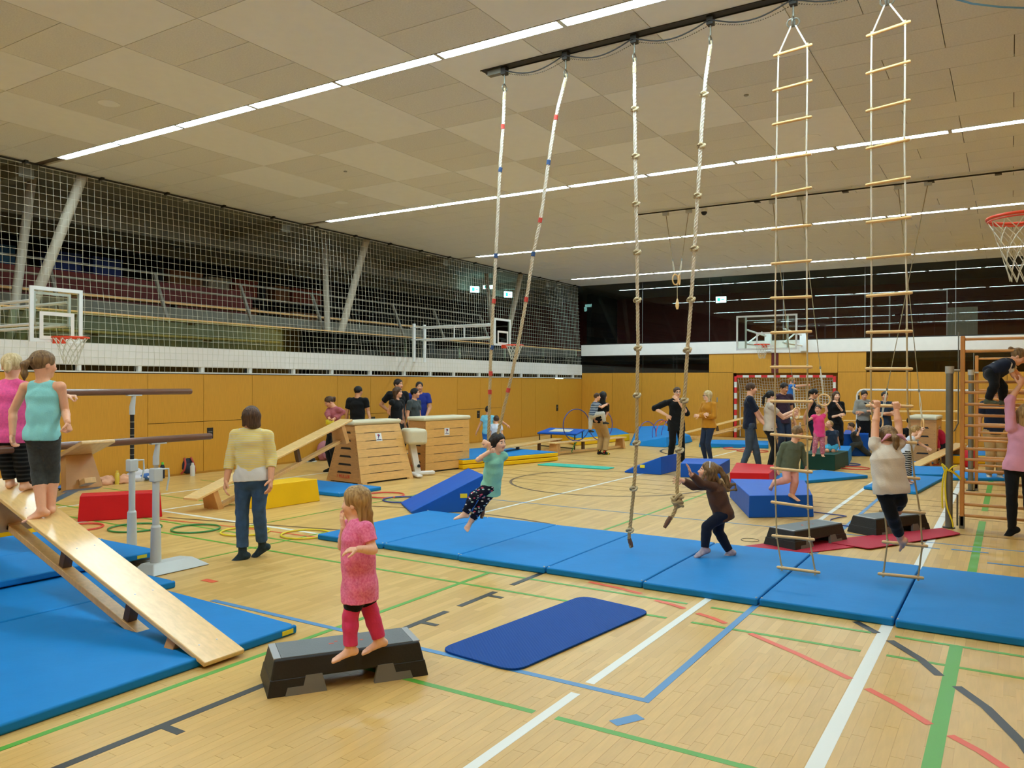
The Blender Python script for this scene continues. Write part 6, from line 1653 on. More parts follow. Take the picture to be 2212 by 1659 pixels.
    if top:
        for i, spec in enumerate(top if isinstance(top, (list, tuple)) else [top]):
            s = Solid(); inf = spec.get('loose', .012); hem = spec.get('hem', .03)*H; fl_r = spec.get('flare', 1.0); sl = spec.get('sl', .6); inf2 = spec.get('sloose', inf)
            lo_ = pel-sp*hem
            if spec.get('hem', .03) > .015:
                for sd in 'rl': s.ell(Hp[sd]-Fw*pd*.36+UP*.01, [Rt, Fw, UP], (pw*.46+inf+.004, pd*.5+inf+.004, pw*.5+inf), .04)
            s.ecap(mid_, lo_, Rs, ww*1.02+inf, wdp*1.04+inf, (pw+inf+.006)*fl_r if hem > 0 else pw*.93+inf, (pd+inf+.006)*fl_r if hem > 0 else pd*.93+inf, .05, flat=True)
            s.ecap(mid_, chest, Rs, ww*1.02+inf, wdp*1.04+inf, cw+inf, cd+inf, .05); s.ecap(chest, shc, Rs, cw+inf*.9, cd+inf*.9, cw*.72+inf*.6, cd*.62+inf*.5, .04)
            if sex == 'f' and c < .3:
                for sg in (-1, 1): s.ell(chest+Rs*sg*cw*.45+Fc*cd*.72-sp*.02, [Rs, Fc, sp], (.058*k, .05*k, .06*k), .04)
            for sd in 'rl':
                s.cone(nk-sp*H*.02, S[sd] if sl > 0 else nk-sp*H*.02+(S[sd]-nk+sp*H*.02)*.66, r['neck']*.82+inf*.45, r['arm']*.96+inf2*.6 if sl > 0 else (r['arm']*.95*.66+r['neck']*.82*.34)+.008, .035, flat=(sl <= 0))
                if sl > 0: limb(s, S[sd], E[sd], Wr[sd], r['arm'], r['elbow']+.003, r['wrist']+.003, sl, inf2, .02)
            if spec.get('hem', .03) > .015: s.cut(lo_, -sp)
            s.sub(nk+sp*H*.02+Fc*H*.012, [Rs, Fc, sp], (r['neck']*1.12, r['neck']*1.15, H*spec.get('neckd', .045)), .006)
            V_, F_ = s.mesh(res, wr, 4.1+i); np_obj(spec.get('name', 'shirt'), V_, F_, spec['m'], root)
    if socks:
        for sd in 'rl':
            s = Solid(); foot(s, An[sd], fd[sd][0], fd[sd][1], H*.15, ah, 1, False, .002); s.cone(An[sd]+(Kn[sd]-An[sd])*.22, An[sd], r['ankle']+.006, r['ankle']+.004, .01, flata=True)
            V_, F_ = s.mesh(res); np_obj('sock', V_, F_, socks, root)
    if shoes:
        for sd in 'rl':
            s = Solid(); foot(s, An[sd], fd[sd][0], fd[sd][1], H*.155, ah, 1.05, False, .006); V_, F_ = s.mesh(res); np_obj('shoe', V_, F_, shoes, root)
    # ---------------- hair
    st, hm = hair[0], hair[1]; s = Solid(); hl = (hair[2] if len(hair) > 2 else .5)*H
    vol = .016 if st in ('short', 'pony', 'bun') else .04
    s.ell(HP(0, -.055, .125), hx_, np.array([.36+vol, .435+vol, .395+vol])*hh, .01)
    if st == 'short': s.cut(HP(0, 0, -.16), hU*-1+hF*.55)
    s.sub(HP(0, .52, -.17), hx_, np.array([.47 if st == 'back' else .405, .36, .45])*hh, .02)
    if st != 'short':
        s.cut(HP(0, 0, -4. if st in ('long', 'bob', 'back') else -.36), -hU)
    if st in ('pony', 'bun', 'back'): s.sub(HP(0, .1, -.42), hx_, np.array([.5, .38, .32])*hh, .02)
    if st in ('bob', 'long', 'back'):
        ll = .34*hh if st == 'bob' else hl; dn = nrm(-hU*.5-UP*.5)
        s.ecap(HP(0, -.26, .05), HP(0, -.30, -.1)+dn*ll*.75, hR, .36*hh, .17*hh, (.36 if st == 'bob' else .30)*hh, (.17 if st == 'bob' else .10)*hh, .03)
        for sg in (-1, 1) if st != 'back' else (): s.cone(HP(sg*.34, -.08, .08), HP(sg*.37, -.06, -.15)+dn*ll*(.55 if st == 'bob' else .6), .12*hh, .085*hh, .03)
    tail = put('tail')
    if st == 'pony':
        tb = HP(0, -.46, .16); te = tail if tail is not None else tb-hF*hh*.25-UP*hl*.75; m1 = tb-hF*hh*.16+(te-tb)*.3; m2 = tb-hF*hh*.08+(te-tb)*.7
        s.cone(tb, m1, .075*hh, .12*hh, .02); s.cone(m1, m2, .12*hh, .105*hh, .02); s.cone(m2, te, .105*hh, .035*hh, .02)
    if st == 'bun': s.ell(HP(0, -.36, .38), hx_, np.array([.17, .16, .15])*hh, .015)
    for g_ in extras:
        if g_[0] == 'lock':   # loose lock of hair: list of picture points
            pts = [A3(dep(p[0], p[1], D0+p[2])) for p in g_[1]]
            for p, q_ in zip(pts, pts[1:]): s.cone(p, q_, g_[2]*hh, g_[2]*hh*.8, .02)
    V_, F_ = s.mesh(min(res, .008), .004, 2.2); np_obj('hair', V_, F_, hm, root)
    for g_ in extras:
        if g_[0] == 'tie': mb = MB(); mb.torus(Vector(HP(0, -.47, .16)), Vector(hF-hU*.3), .085*hh, .035*hh, 16, 8).build('hair_tie', g_[1], parent=root, smooth=True)
        if g_[0] == 'band':
            mb = MB(); pts = [Vector(HP(.40*math.cos(t), -.02+.05*math.sin(t), .12+.425*math.sin(t))) for t in LS(-.1, math.pi+.1, 22)]; mb.tube(pts, .03*hh, 6).build('headband', g_[1], parent=root, smooth=True)
        if g_[0] == 'glasses':
            mb = MB()
            for sg in (-1, 1):
                mb.torus(Vector(HP(sg*.15, .43, -.005)), Vector(hF), .085*hh, .012*hh, 18, 5); mb.tube([Vector(HP(sg*.235, .42, .01)), Vector(HP(sg*.36, .1, .01)), Vector(HP(sg*.36, -.06, -.02))], .011*hh, 5)
            mb.tube([Vector(HP(-.07, .44, .01)), Vector(HP(.07, .44, .01))], .011*hh, 5); mb.build('glasses', 'black', parent=root, smooth=True)
        if g_[0] == 'bow':
            tb = Vector(HP(.06, -.47, .1))
            for sg in (-1, 1):
                a_, b_ = tb, tb+Vector(hR)*sg*.55*hh-Vector(UP)*.28*hh
                MB().tube([a_, a_.lerp(b_, .5)+Vector(UP)*.1*hh, b_], [.04*hh, .09*hh, .012*hh], 8).build('ribbon', g_[1], parent=root, smooth=True)
        if g_[0] == 'cuff':
            a_, b_ = E[g_[2]], Wr[g_[2]]; d_ = nrm(b_-a_); MB().cyl(Vector(b_-d_*.09), Vector(b_-d_*.0), r['wrist']+.009, n=14).build('wrist_cuff', g_[1], parent=root, smooth=True)
        if g_[0] == 'patch':   # printed emblem on the chest: material, size
            cc = chest+Fc*(cd+.016); MB().ball(Vector(cc), 1, 12, 8, (g_[2], .004, g_[2])).build('print', g_[1], parent=root, smooth=True)
    return root
# ================================================================== the people in the hall
cloth('pink_heather', (244, 142, 178), .22, 70, col2=(222, 92, 138)); cloth('pink_knit', (216, 60, 110), .12); cloth('black_cloth', (16, 16, 17), .1)
cloth('neon_pink', (240, 96, 160), .15, 50); cloth('teal_tank', (140, 212, 212), .06); cloth('grey_leggings', (62, 64, 60), .18, 40); cloth('jeans', (56, 82, 114), .25, 12); cloth('white_top', (214, 210, 204), .05)
cloth('mint', (140, 204, 180), .06); cloth('brown_top', (88, 56, 38), .1); cloth('navy_leg', (22, 26, 42), .1); cloth('cream_top', (214, 200, 182), .06); cloth('pink_sweater', (222, 156, 178), .06)
cloth('olive', (92, 98, 78), .08); cloth('pink_leg', (222, 158, 148), .07); cloth('mustard', (196, 132, 34), .08); cloth('darkjeans', (36, 46, 68), .15); cloth('navy', (24, 30, 48), .1); cloth('greyjeans', (66, 78, 92), .2)
cloth('beige_tee', (206, 190, 168), .05); cloth('purple', (56, 36, 52), .1); cloth('blue_tee', (48, 112, 190), .1); cloth('hotpink', (238, 70, 132), .08); cloth('cyan_shorts', (70, 168, 206), .08); cloth('darkgrey', (56, 56, 54), .1)
cloth('cardigan', (150, 146, 138), .1); cloth('navy_tee', (40, 54, 74), .1); cloth('red_sweater', (178, 28, 58), .08); cloth('khaki', (178, 142, 92), .08); cloth('rose', (172, 92, 98), .08); cloth('royal', (34, 48, 128), .08); cloth('slate', (64, 70, 70), .1)
cloth('lightblue', (126, 196, 214), .07); cloth('white_tee', (208, 212, 222), .12, 20); cloth('blue_shorts', (70, 140, 200), .08); cloth('white_pants', (200, 194, 182), .12, 40); cloth('shoe_floral', (180, 166, 176), .3, 30); cloth('sock_dark', (40, 54, 62), .2, 30)
striped('yellow_stripes', (232, 206, 110), (214, 200, 176), .017, 2, .62, .15); striped('stripe_leggings', (14, 14, 14), (44, 44, 42), .035, 2, .6, .4); striped('grey_stripes', (150, 160, 168), (70, 84, 106), .06, 2, .55, .8)
striped('zebra', (196, 192, 184), (40, 40, 42), .035, 2, .5, 2.2); striped('dark_stripes', (20, 20, 22), (120, 112, 100), .05, 2, .78, .2); striped('sock_stripes', (30, 36, 44), (110, 140, 170), .02, 0, .5, .2)
spotted('printed_leggings', (18, 20, 36), [(206, 84, 110), (170, 196, 190), (44, 60, 120), (206, 206, 206)], 24, .36); spotted('pink_print', (196, 110, 122), [(220, 210, 200), (150, 80, 100), (230, 190, 160)], 30, .3)
spotted('rainbow', (20, 20, 22), [(220, 60, 30), (230, 190, 30), (60, 160, 60)], 24, .4)

# --- nearest: child on the step
b0 = fl(770, 1408, .212)
person('small girl in pink shirt and pink leggings walking on an aerobic step', b0, 1.07, -90, .95, J=dict(head=(769, 1086), neck=(771, 1124), pelvis=(776, 1262), ls=(790, 1143, -.08), rs=(755, 1138, .09), le=(806, 1188, -.12), lh=(775, 1186, -.19),
       re=(739, 1180, .10), rh=(743, 1140, .0), lk=(757, 1330, -.05), la=(757, 1401, -.06), rk=(801, 1322, .05), ra=(820, 1383, .06), lt=(712, 1417, -.12), rt=(782, 1398, .02)), hface=-104, hpitch=-4, skin='pale',
       hair=('back', 'hair_blond', .2), top=dict(m='pink_heather', sl=.62, hem=.085, loose=.016, flare=1.1, sloose=.014), bottom=[dict(m='black_cloth', len=.74, loose=.008, name='shorts'), dict(m='pink_knit', len=1.9, loose=.004, name='leggings', cuff=.008)],
       hands={'l': dict(d=CAMR*-1+UP*-.1, n=-UP+CAMF*.3, curl=.28), 'r': dict(d=UP+CAMR*-.25, n=CAMR*.6+CAMF*.4, curl=.22, side=1)}, res=.005, extras=(('lock', ((785, 1075, .0), (797, 1110, .0), (802, 1150, .0), (805, 1185, .0)), .12),))
# --- on the sloping bench
def on_bench(px, py):
    r_, u, s, n = BENCH1; o = Vector(r_.location); o = e0; d = ray(px, py); return CAM + d*((o-CAM).dot(n)/d.dot(n))
b0 = on_bench(92, 1117)
person('girl in teal tank top and grey leggings climbing the sloping bench', b0, 1.26, 172, .75, J=dict(head=(94, 787), neck=(93, 826), pelvis=(93, 938), ls=(54, 836), rs=(131, 835), le=(28, 888, .02), lh=(27, 938, -.02), re=(141, 889, .05), rh=(146, 912, -.08),
       lk=(84, 1024, .04), la=(90, 1103, -.02), rk=(113, 1020, .1), ra=(110, 1094, .08), lt=(66, 1110, -.06), rt=(98, 1090, .2)), hface=150, hpitch=-5, skin='fair', hair=('pony', 'hair_lightbrown', .18),
       top=dict(m='teal_tank', sl=0, hem=.035, loose=.012, neckd=.03), bottom=dict(m='grey_leggings', len=1.32, loose=.005, name='leggings'), res=.0055, extras=(('tie', 'navy_leg'),), hands={'l': dict(d=-UP, n=CAMR, curl=.5), 'r': dict(d=-UP+CAMR*.3, n=-CAMR, curl=1.0)})
b0 = on_bench(34, 1057)
person('pale blond girl in neon pink shirt and striped black leggings ahead on the bench', b0, 1.2, 185, .8, J=dict(head=(26, 790), neck=(26, 822), pelvis=(24, 940), ls=(-14, 838), rs=(56, 838), re=(100, 866, .12), rh=(146, 856, .3), lk=(14, 990), la=(22, 1040), rk=(46, 990), ra=(53, 1046)),
       hface=200, skin='pale', hair=('pony', 'hair_pale', .1), top=dict(m='neon_pink', sl=.7, hem=.05, loose=.02), bottom=dict(m='stripe_leggings', len=1.9, loose=.012, name='leggings'), res=.006, hands={'r': dict(curl=.9, n=-UP, d=CAMR+CAMF*.3)})
# --- woman in yellow
b0 = fl(538, 1208)
person('woman in yellow striped top and blue jeans standing with her back turned', b0, 1.62, 190, 0, J=dict(head=(541, 902), neck=(541, 925), pelvis=(545, 1030), ls=(509, 940), rs=(578, 941), le=(497, 995, -.03), lh=(489, 1038, -.1), re=(587, 990, .02), rh=(585, 1036, -.08),
       lk=(523, 1106), la=(524, 1196, -.02), rk=(559, 1100), ra=(567, 1180, .12), lt=(498, 1207, -.05), rt=(552, 1190, .1)), hface=228, skin='mid', hair=('bob', 'hair_brown'), top=[dict(m='white_top', sl=0, hem=.02, loose=.012, name='undershirt'), dict(m='yellow_stripes', sl=1.45, hem=-.02, loose=.018, sloose=.013)],
       bottom=dict(m='jeans', len=1.84, loose=.008, cuff=.012, rise=.005, name='jeans'), socks='sock_dark', build=1.06, res=.006, extras=(('glasses',),))
# --- child swinging on the ropes
b0 = dep(1050, 1135, 8.72)
person('girl in mint shirt and printed leggings swinging on two climbing ropes', b0, 1.15, 62, .9, J=dict(head=(1076, 956), neck=(1070, 978), pelvis=(1062, 1050, .06), rs=(1056, 985, -.08), ls=(1088, 985, .06), re=(1033, 993, -.1), rh=(1056, 976, -.14), le=(1066, 995, .0), lh=(1055, 958, -.1),
       rk=(1024, 1072, -.06), ra=(1004, 1110, -.08), lk=(1045, 1082, .0), la=(1019, 1124, -.02), rt=(982, 1113, -.12), lt=(1012, 1136, -.08)), hface=50, skin='pale', hair=('long', 'hair_dark', .06), top=dict(m='mint', sl=.6, hem=.08, loose=.014), bottom=dict(m='printed_leggings', len=1.92, loose=.007, name='leggings'),
       hands={'r': dict(curl=1.0, n=-CAMF, d=CAMR+UP*.3), 'l': dict(curl=1.05, n=CAMF*.5-CAMR*.5, d=UP*.4-CAMR)}, res=.006)
# --- running child in brown
b0 = fl(1545, 1200, .066)
person('girl in brown top and dark leggings running on the mats to catch a rope', b0, 1.12, -84, .9, J=dict(head=(1529, 1019), neck=(1541, 1043), pelvis=(1560, 1106), ls=(1538, 1051, -.08), rs=(1541, 1048, .08), le=(1514, 1044, -.12), lh=(1492, 1024, -.16), re=(1498, 1050, .1), rh=(1475, 1038, .08),
       lk=(1527, 1137, -.05), la=(1522, 1186, -.06), rk=(1551, 1146, .05), ra=(1577, 1192, .04), lt=(1500, 1196, -.08), rt=(1562, 1200, .04)), hface=-100, hpitch=14, skin='fair', hair=('long', 'hair_lightbrown', .16), top=dict(m='brown_top', sl=1.88, hem=.07, loose=.012), bottom=dict(m='navy_leg', len=1.92, loose=.007, name='leggings'),
       shoes='shoe_floral', hands={'l': dict(d=UP*1.-CAMR*.3, n=-CAMR, curl=.12, spread=.2), 'r': dict(d=-CAMR+UP*.1, n=CAMF*-1, curl=.15, spread=.35)}, res=.0055, extras=(('band', 'white_tee'), ('lock', ((1548, 1010, 0), (1562, 1028, 0), (1570, 1048, 0), (1586, 1046, 0)), .09), ('lock', ((1544, 1024, -.05), (1556, 1044, -.05), (1566, 1060, -.03)), .12), ('lock', ((1524, 1020, -.1), (1517, 1034, -.12), (1513, 1046, -.12)), .09), ('lock', ((1540, 1004, 0), (1556, 1012, .02), (1568, 1030, .02), (1576, 1052, 0)), .11), ('lock', ((1560, 1040, -.02), (1572, 1060, -.02), (1590, 1058, 0), (1588, 1044, .02)), .05)))
# --- child climbing the rope ladder
b0 = dep(1930, 1190, 6.86)
person('girl in cream shirt and black leggings hanging on the rope ladder', b0, 1.2, 176, .85, J=dict(head=(1917, 946, -.05), neck=(1914, 968, -.12), pelvis=(1923, 1050, -.14), ls=(1889, 962, -.1), rs=(1942, 958, -.1), le=(1891, 917, -.05), lh=(1895, 884, -.03), re=(1941, 915, -.05), rh=(1936, 887, -.03),
       lk=(1926, 1112, -.16), la=(1947, 1166, -.02), rk=(1945, 1079, -.16), ra=(1938, 1100, -.02), lt=(1938, 1180, .1), rt=(1928, 1102, .08)), hface=182, hpitch=-8, skin='fair', hair=('pony', 'hair_lightbrown', .17), top=dict(m='cream_top', sl=.35, hem=.05, loose=.026, sloose=.012), bottom=dict(m='black_cloth', len=1.75, loose=.006, name='leggings'),
       hands={'l': dict(d=UP, n=CAMF, curl=.85), 'r': dict(d=UP, n=CAMF, curl=.85)}, res=.0055, extras=(('bow', 'pink_sweater'),))
# --- woman at the wall bars
b0 = fl(2196, 1158)
person('woman in pink sweater and black leggings reaching up to the wall bars', b0, 1.66, 160, 0, J=dict(head=(2216, 894), neck=(2213, 920), pelvis=(2204, 1003), ls=(2184, 925), le=(2181, 866, .02), lh=(2203, 833, .06), rs=(2240, 925), lk=(2186, 1066), la=(2186, 1142), rk=(2222, 1066), ra=(2226, 1145), lt=(2162, 1156, .05)), hface=150, skin='fair', hair=('long', 'hair_blond', .12),
       top=dict(m='pink_sweater', sl=1.25, hem=.05, loose=.02, sloose=.014), bottom=dict(m='black_cloth', len=1.98, loose=.005, name='leggings'), socks='black_cloth', hands={'l': dict(d=UP+CAMR*.4, n=CAMF, curl=.6)}, res=.007)
b0 = ony(2150, 872, 11.35)
person('boy in grey and white shirt climbing high on the wall bars', b0, 1.1, 70, .95, sex='m', J=dict(head=(2200, 770), neck=(2184, 783), pelvis=(2143, 805), ls=(2180, 784, .08), rs=(2176, 790, -.06), re=(2190, 812, -.06), rh=(2202, 820, -.02), le=(2196, 806, .1), lh=(2206, 818, .1), rk=(2148, 832, -.12), ra=(2134, 864, -.02), lk=(2166, 836, .0), la=(2166, 866, .06)), hface=60, hpitch=-40, skin='fair', hair=('pony', 'hair_lightbrown', .05),
       top=[dict(m='white_top', sl=.6, hem=.02, loose=.012), dict(m='navy', sl=0, hem=.03, loose=.016, name='vest')], bottom=dict(m='black_cloth', len=1.9, loose=.01), socks='olive', res=.007)
# --- child in olive on the blue block
b0 = fl(1714, 1070, .30)
person('girl in olive top and pink leggings stepping off the blue foam block', b0, 1.08, 12, .95, J=dict(head=(1722, 936), neck=(1714, 957), pelvis=(1706, 1006), rs=(1694, 962), ls=(1729, 962), re=(1685, 984, .02), rh=(1681, 1010), le=(1735, 984, .02), lh=(1742, 1008), lk=(1717, 1040, -.06), la=(1711, 1068), rk=(1700, 1036, -.1), ra=(1673, 1044, .14), lt=(1727, 1077, -.06), rt=(1667, 1058, .16)), hface=22, hpitch=-32, skin='fair', hair=('short', 'hair_lightbrown'),
       top=dict(m='olive', sl=1.95, hem=.06, loose=.02, sloose=.014), bottom=dict(m='pink_leg', len=1.88, loose=.006, name='leggings'), res=.0065)
# --- standing adults in the middle
b0 = fl(1461, 997)
person('woman in black tunic covering her mouth with one hand on her hip', b0, 1.70, 8, 0, J=dict(rs=(1437, 871), ls=(1471, 872), re=(1414, 882), rh=(1440, 897, -.1), le=(1484, 893, -.05), lh=(1466, 866, -.2), ra=(1447, 991), la=(1474, 994)), skin='pale', hair=('pony', 'hair_brown', .06), top=dict(m='black_cloth', sl=1.05, hem=.11, loose=.022), bottom=dict(m='black_cloth', len=1.95, loose=.012), socks='black_cloth',
       build=1.12, extras=(('glasses',),), hands={'l': dict(d=UP*.6-CAMR*.6, n=CAMF, curl=.15), 'r': dict(d=CAMR*.8-UP*.5, n=CAMF, curl=.2)}, hpitch=-4)
CROSS = lambda s: None
def crossed(base, H, face, hgt=.66):
    F_ = heading(face); R_ = np.cross(F_, UP); b = A3(base)
    P = lambda x, y, z: b+R_*x*H+F_*y*H+UP*z*H
    return dict(re=P(.135, .03, .66), rh=P(-.06, .135, .685), le=P(-.135, .03, .655), lh=P(.06, .12, .66))
b0 = fl(1530, 1000)
person('blond woman in mustard sweater and jeans with arms folded', b0, 1.62, -58, 0, J=crossed(b0, 1.62, -58), hface=-85, skin='pale', hair=('long', 'hair_pale', .1), top=dict(m='mustard', sl=1.95, hem=.03, loose=.022, sloose=.02), bottom=dict(m='darkjeans', len=1.9, loose=.006, name='jeans'), socks='sock_dark', extras=(('glasses',),))
b0 = fl(1619, 1014)
person('man in navy t-shirt and grey jeans with a black wrist band', b0, 1.80, 75, 0, 'm', J=dict(ra=(1603, 1008, -.05), la=(1640, 1008, .05), rk=(1618, 968), lk=(1632, 966), re=(1640, 905, -.12), rh=(1660, 924, -.2), le=(1645, 902, .15), lh=(1662, 912, .1)), hface=80, skin='fair', hair=('short', 'hair_brown'), top=dict(m='navy', sl=.6, hem=.05, loose=.016), bottom=dict(m='greyjeans', len=1.95, loose=.014, name='jeans'), shoes='black_cloth', extras=(('cuff', 'black_cloth', 'r'),))
b0 = fl(1662, 1016)
person('dark haired woman in beige t-shirt and black trousers stretching out an arm', b0, 1.64, 78, 0, J=dict(re=(1690, 899, -.1), rh=(1716, 887, -.05), le=(1692, 903, .2), lh=(1712, 896, .2)), hface=85, skin='pale', hair=('pony', 'hair_black', .2), top=dict(m='beige_tee', sl=.6, hem=.02, loose=.014), bottom=dict(m='black_cloth', len=1.95, loose=.006), shoes='white_tee')
b0 = dep(1690, 1003, 18.9); b0.z = 0
person('tall man in dark purple t-shirt smiling behind the ring', b0, 1.82, 14, 0, 'm', J={}, hface=20, hpitch=-14, skin='tan', hair=('short', 'hair_dark'), top=dict(m='purple', sl=.6, hem=.05, loose=.02), bottom=dict(m='darkjeans', len=1.95, loose=.014), shoes='black_cloth')
b0 = dep(1752, 990, 19.3); b0.z = 0
person('woman in black sleeveless top with dark ponytail beside the ring', b0, 1.68, 70, 0, J=dict(re=(1738, 902), rh=(1742, 922)), hface=80, hpitch=-20, skin='mid', hair=('pony', 'hair_black', .16), top=dict(m='black_cloth', sl=.0, hem=.04, loose=.01), bottom=dict(m='navy', len=1.95, loose=.01), shoes='black_cloth')
# box with a boy on top behind them
bq4 = [(p.x, p.y) for p in quad_box(dep(1712, 900, 22.4), 80, .62, 1.1)]
vault_box('wooden vaulting box with a boy in blue standing on it', bq4, bq4, .78, 4, .08, 0)
c4 = mid(bq4, .865)
person('boy in blue t-shirt and black trousers balancing on the vaulting box', c4+Vector((.05, -.1, 0)), 1.12, 88, .85, 'm', J=dict(rh=dep(1742, 832, 22.5), lh=dep(1722, 842, 22.4)), hpitch=-6, skin='fair', hair=('short', 'hair_blond'), top=dict(m='blue_tee', sl=.6, hem=.03, loose=.016), bottom=dict(m='black_cloth', len=1.9, loose=.012))
b0 = fl(1767, 984, .335)
person('small girl in hot pink shirt standing on the green block holding a ring', b0, .98, -20, 1., J=dict(head=(1767, 884), neck=(1768, 897), pelvis=(1770, 936), rs=(1758, 900), ls=(1779, 899), re=(1746, 908, -.05), rh=(1744, 899, -.1), le=(1786, 888), lh=(1783, 877), ra=(1758, 981), la=(1777, 982)), hface=-35, skin='fair', hair=('short', 'hair_brown'), top=dict(m='hotpink', sl=.35, hem=.07, loose=.016), bottom=dict(m='pink_print', len=1.9, loose=.01, name='leggings'),
       hands={'l': dict(curl=.9, d=UP, n=CAMF)}, res=.008)
b0 = fl(1795, 975, .335)
person('boy in dark blue shirt and cyan shorts kneeling with head thrown back', b0, 1.1, -30, .9, 'm', J=dict(head=(1791, 917), neck=(1797, 930), pelvis=(1797, 962), rs=(1788, 934), ls=(1807, 934), le=(1809, 950), lh=(1813, 962, .05), re=(1784, 950), rh=(1786, 962), rk=(1786, 974, -.14), ra=(1795, 977, .12), lk=(1800, 974, -.1), la=(1808, 976, .15)), hface=-60, hpitch=38, skin='fair', hair=('short', 'hair_blond'), top=dict(m='navy_tee', sl=.5, hem=.03, loose=.014), bottom=dict(m='cyan_shorts', len=.9, loose=.018, name='shorts'), res=.008)
b0 = fl(1805, 986)
person('woman in long black dress with her hand at her throat', b0, 1.60, 0, 0, J=dict(re=(1793, 902), rh=(1812, 897, -.2), le=(1822, 893), lh=(1808, 872, -.2)), skin='pale', hair=('long', 'hair_brown', .12), top=dict(m='black_cloth', sl=1.3, hem=.2, loose=.016, flare=1.02), bottom=dict(m='black_cloth', len=1.95, loose=.02), shoes='black_cloth')
b0 = fl(1858, 986)
person('child in dark grey shirt lunging behind the green block', b0, 1.12, -88, .85, 'm', J=dict(head=(1838, 921), neck=(1844, 933), pelvis=(1853, 957), ls=(1846, 937, -.1), rs=(1848, 936, .1), le=(1852, 940, -.12), lh=(1856, 930, -.12), lk=(1842, 962, -.05), la=(1832, 982, -.05), rk=(1866, 972, .05), ra=(1880, 984, .05)), skin='fair', hair=('short', 'hair_brown'), top=dict(m='darkgrey', sl=.5, hem=.03, loose=.014), bottom=dict(m='darkgrey', len=1.95, loose=.02), shoes='black_cloth')
b0 = dep(1865, 985, 20.5); b0.z = 0
person('woman in long grey cardigan over black with arms folded', b0, 1.63, -10, 0, J=crossed(b0, 1.63, -10), hpitch=-18, skin='fair', hair=('bun', 'hair_dark'), top=[dict(m='black_cloth', sl=0, hem=.18, loose=.008, name='dress'), dict(m='cardigan', sl=1.8, hem=.0, loose=.024, sloose=.02, name='cardigan')], bottom=dict(m='black_cloth', len=1.95, loose=.01), shoes='black_cloth', extras=(('patch', 'black_cloth', .07),))
b0 = dep(1910, 988, 19.8); b0.z = 0
person('woman in navy t-shirt with dark hair standing behind the ladder child', b0, 1.60, -10, 0, J=crossed(b0, 1.6, -10), skin='mid', hair=('pony', 'hair_dark', .1), top=dict(m='navy_tee', sl=.6, hem=.03, loose=.02), bottom=dict(m='navy', len=1.95, loose=.012), shoes='black_cloth')
b0 = fl(1957, 1046, .055)
person('small blond child in white shirt and zebra trousers holding a ring', b0, 1.04, 65, .95, J=dict(head=(1979, 930), neck=(1970, 944), pelvis=(1958, 978), rs=(1968, 950, -.08), ls=(1974, 948, .06), re=(1984, 944, -.1), rh=(1992, 931, -.05), le=(1990, 960, .05), lh=(2002, 967), ra=(1955, 1040), la=(1962, 1038, .1)), hface=75, skin='pale', hair=('short', 'hair_blond'), top=dict(m='white_tee', sl=.5, hem=.05, loose=.014), bottom=dict(m='zebra', len=1.9, loose=.02), res=.008, hands={'r': dict(curl=.9, d=UP, n=CAMR)})
b0 = dep(1966, 990, 19.6); b0.z = 0
person('dark haired person in black t-shirt crouching behind the zebra trousers', b0, 1.66, 20, 0, 'm', J=dict(head=(1968, 911), neck=(1964, 925), pelvis=(1958, 965, .1), rk=(1953, 962, -.35), lk=(1978, 962, -.35), ra=(1956, 986, -.1), la=(1974, 986, -.1), re=(1952, 945, -.1), rh=(1966, 958, -.35), le=(1980, 945), lh=(1974, 958, -.35)), skin='tan', hair=('short', 'hair_black'), top=dict(m='black_cloth', sl=.6, hem=.03, loose=.02), bottom=dict(m='khaki', len=1.9, loose=.014), shoes='navy')
b0 = dep(1992, 992, 19.9); b0.z = 0
person('woman with long black hair and striped top bending down beside the boy in red', b0, 1.64, -20, 0, J=dict(head=(1990, 918), neck=(2000, 925), pelvis=(2004, 958, .15), re=(1990, 945, -.1), rh=(1985, 962, -.2), le=(2008, 945, -.1), lh=(1998, 962, -.25), ra=(1986, 988, -.1), la=(2002, 988), rk=(1988, 962, -.3), lk=(2006, 962, -.3)), hpitch=-45, skin='tan', hair=('long', 'hair_black', .2), top=dict(m='dark_stripes', sl=1.6, hem=.04, loose=.02), bottom=dict(m='darkjeans', len=1.9, loose=.014), shoes='white_tee')
b0 = fl(2032, 1000)
person('boy in red sweater and black trousers stooping beside the vaulting box', b0, 1.32, -35, .55, 'm', J=dict(head=(2013, 921), neck=(2022, 931), pelvis=(2036, 957), ls=(2028, 934, .12), rs=(2019, 937, -.1), re=(2024, 954, -.15), rh=(2028, 969, -.2), le=(2036, 952, .1), lh=(2034, 966)), hface=-18, hpitch=-8, skin='mid', hair=('short', 'hair_dark'), top=dict(m='red_sweater', sl=1.95, hem=.02, loose=.018), bottom=dict(m='black_cloth', len=1.9, loose=.01), shoes='shoe_white')
b0 = fl(2148, 1036)
person('person in navy top and khaki trousers seen through the wall bars', b0, 1.74, -20, 0, 'm', J={}, hpitch=-25, skin='tan', hair=('short', 'hair_black'), top=dict(m='navy', sl=.6, hem=.03, loose=.02), bottom=dict(m='khaki', len=1.9, loose=.022), shoes='cream_top')
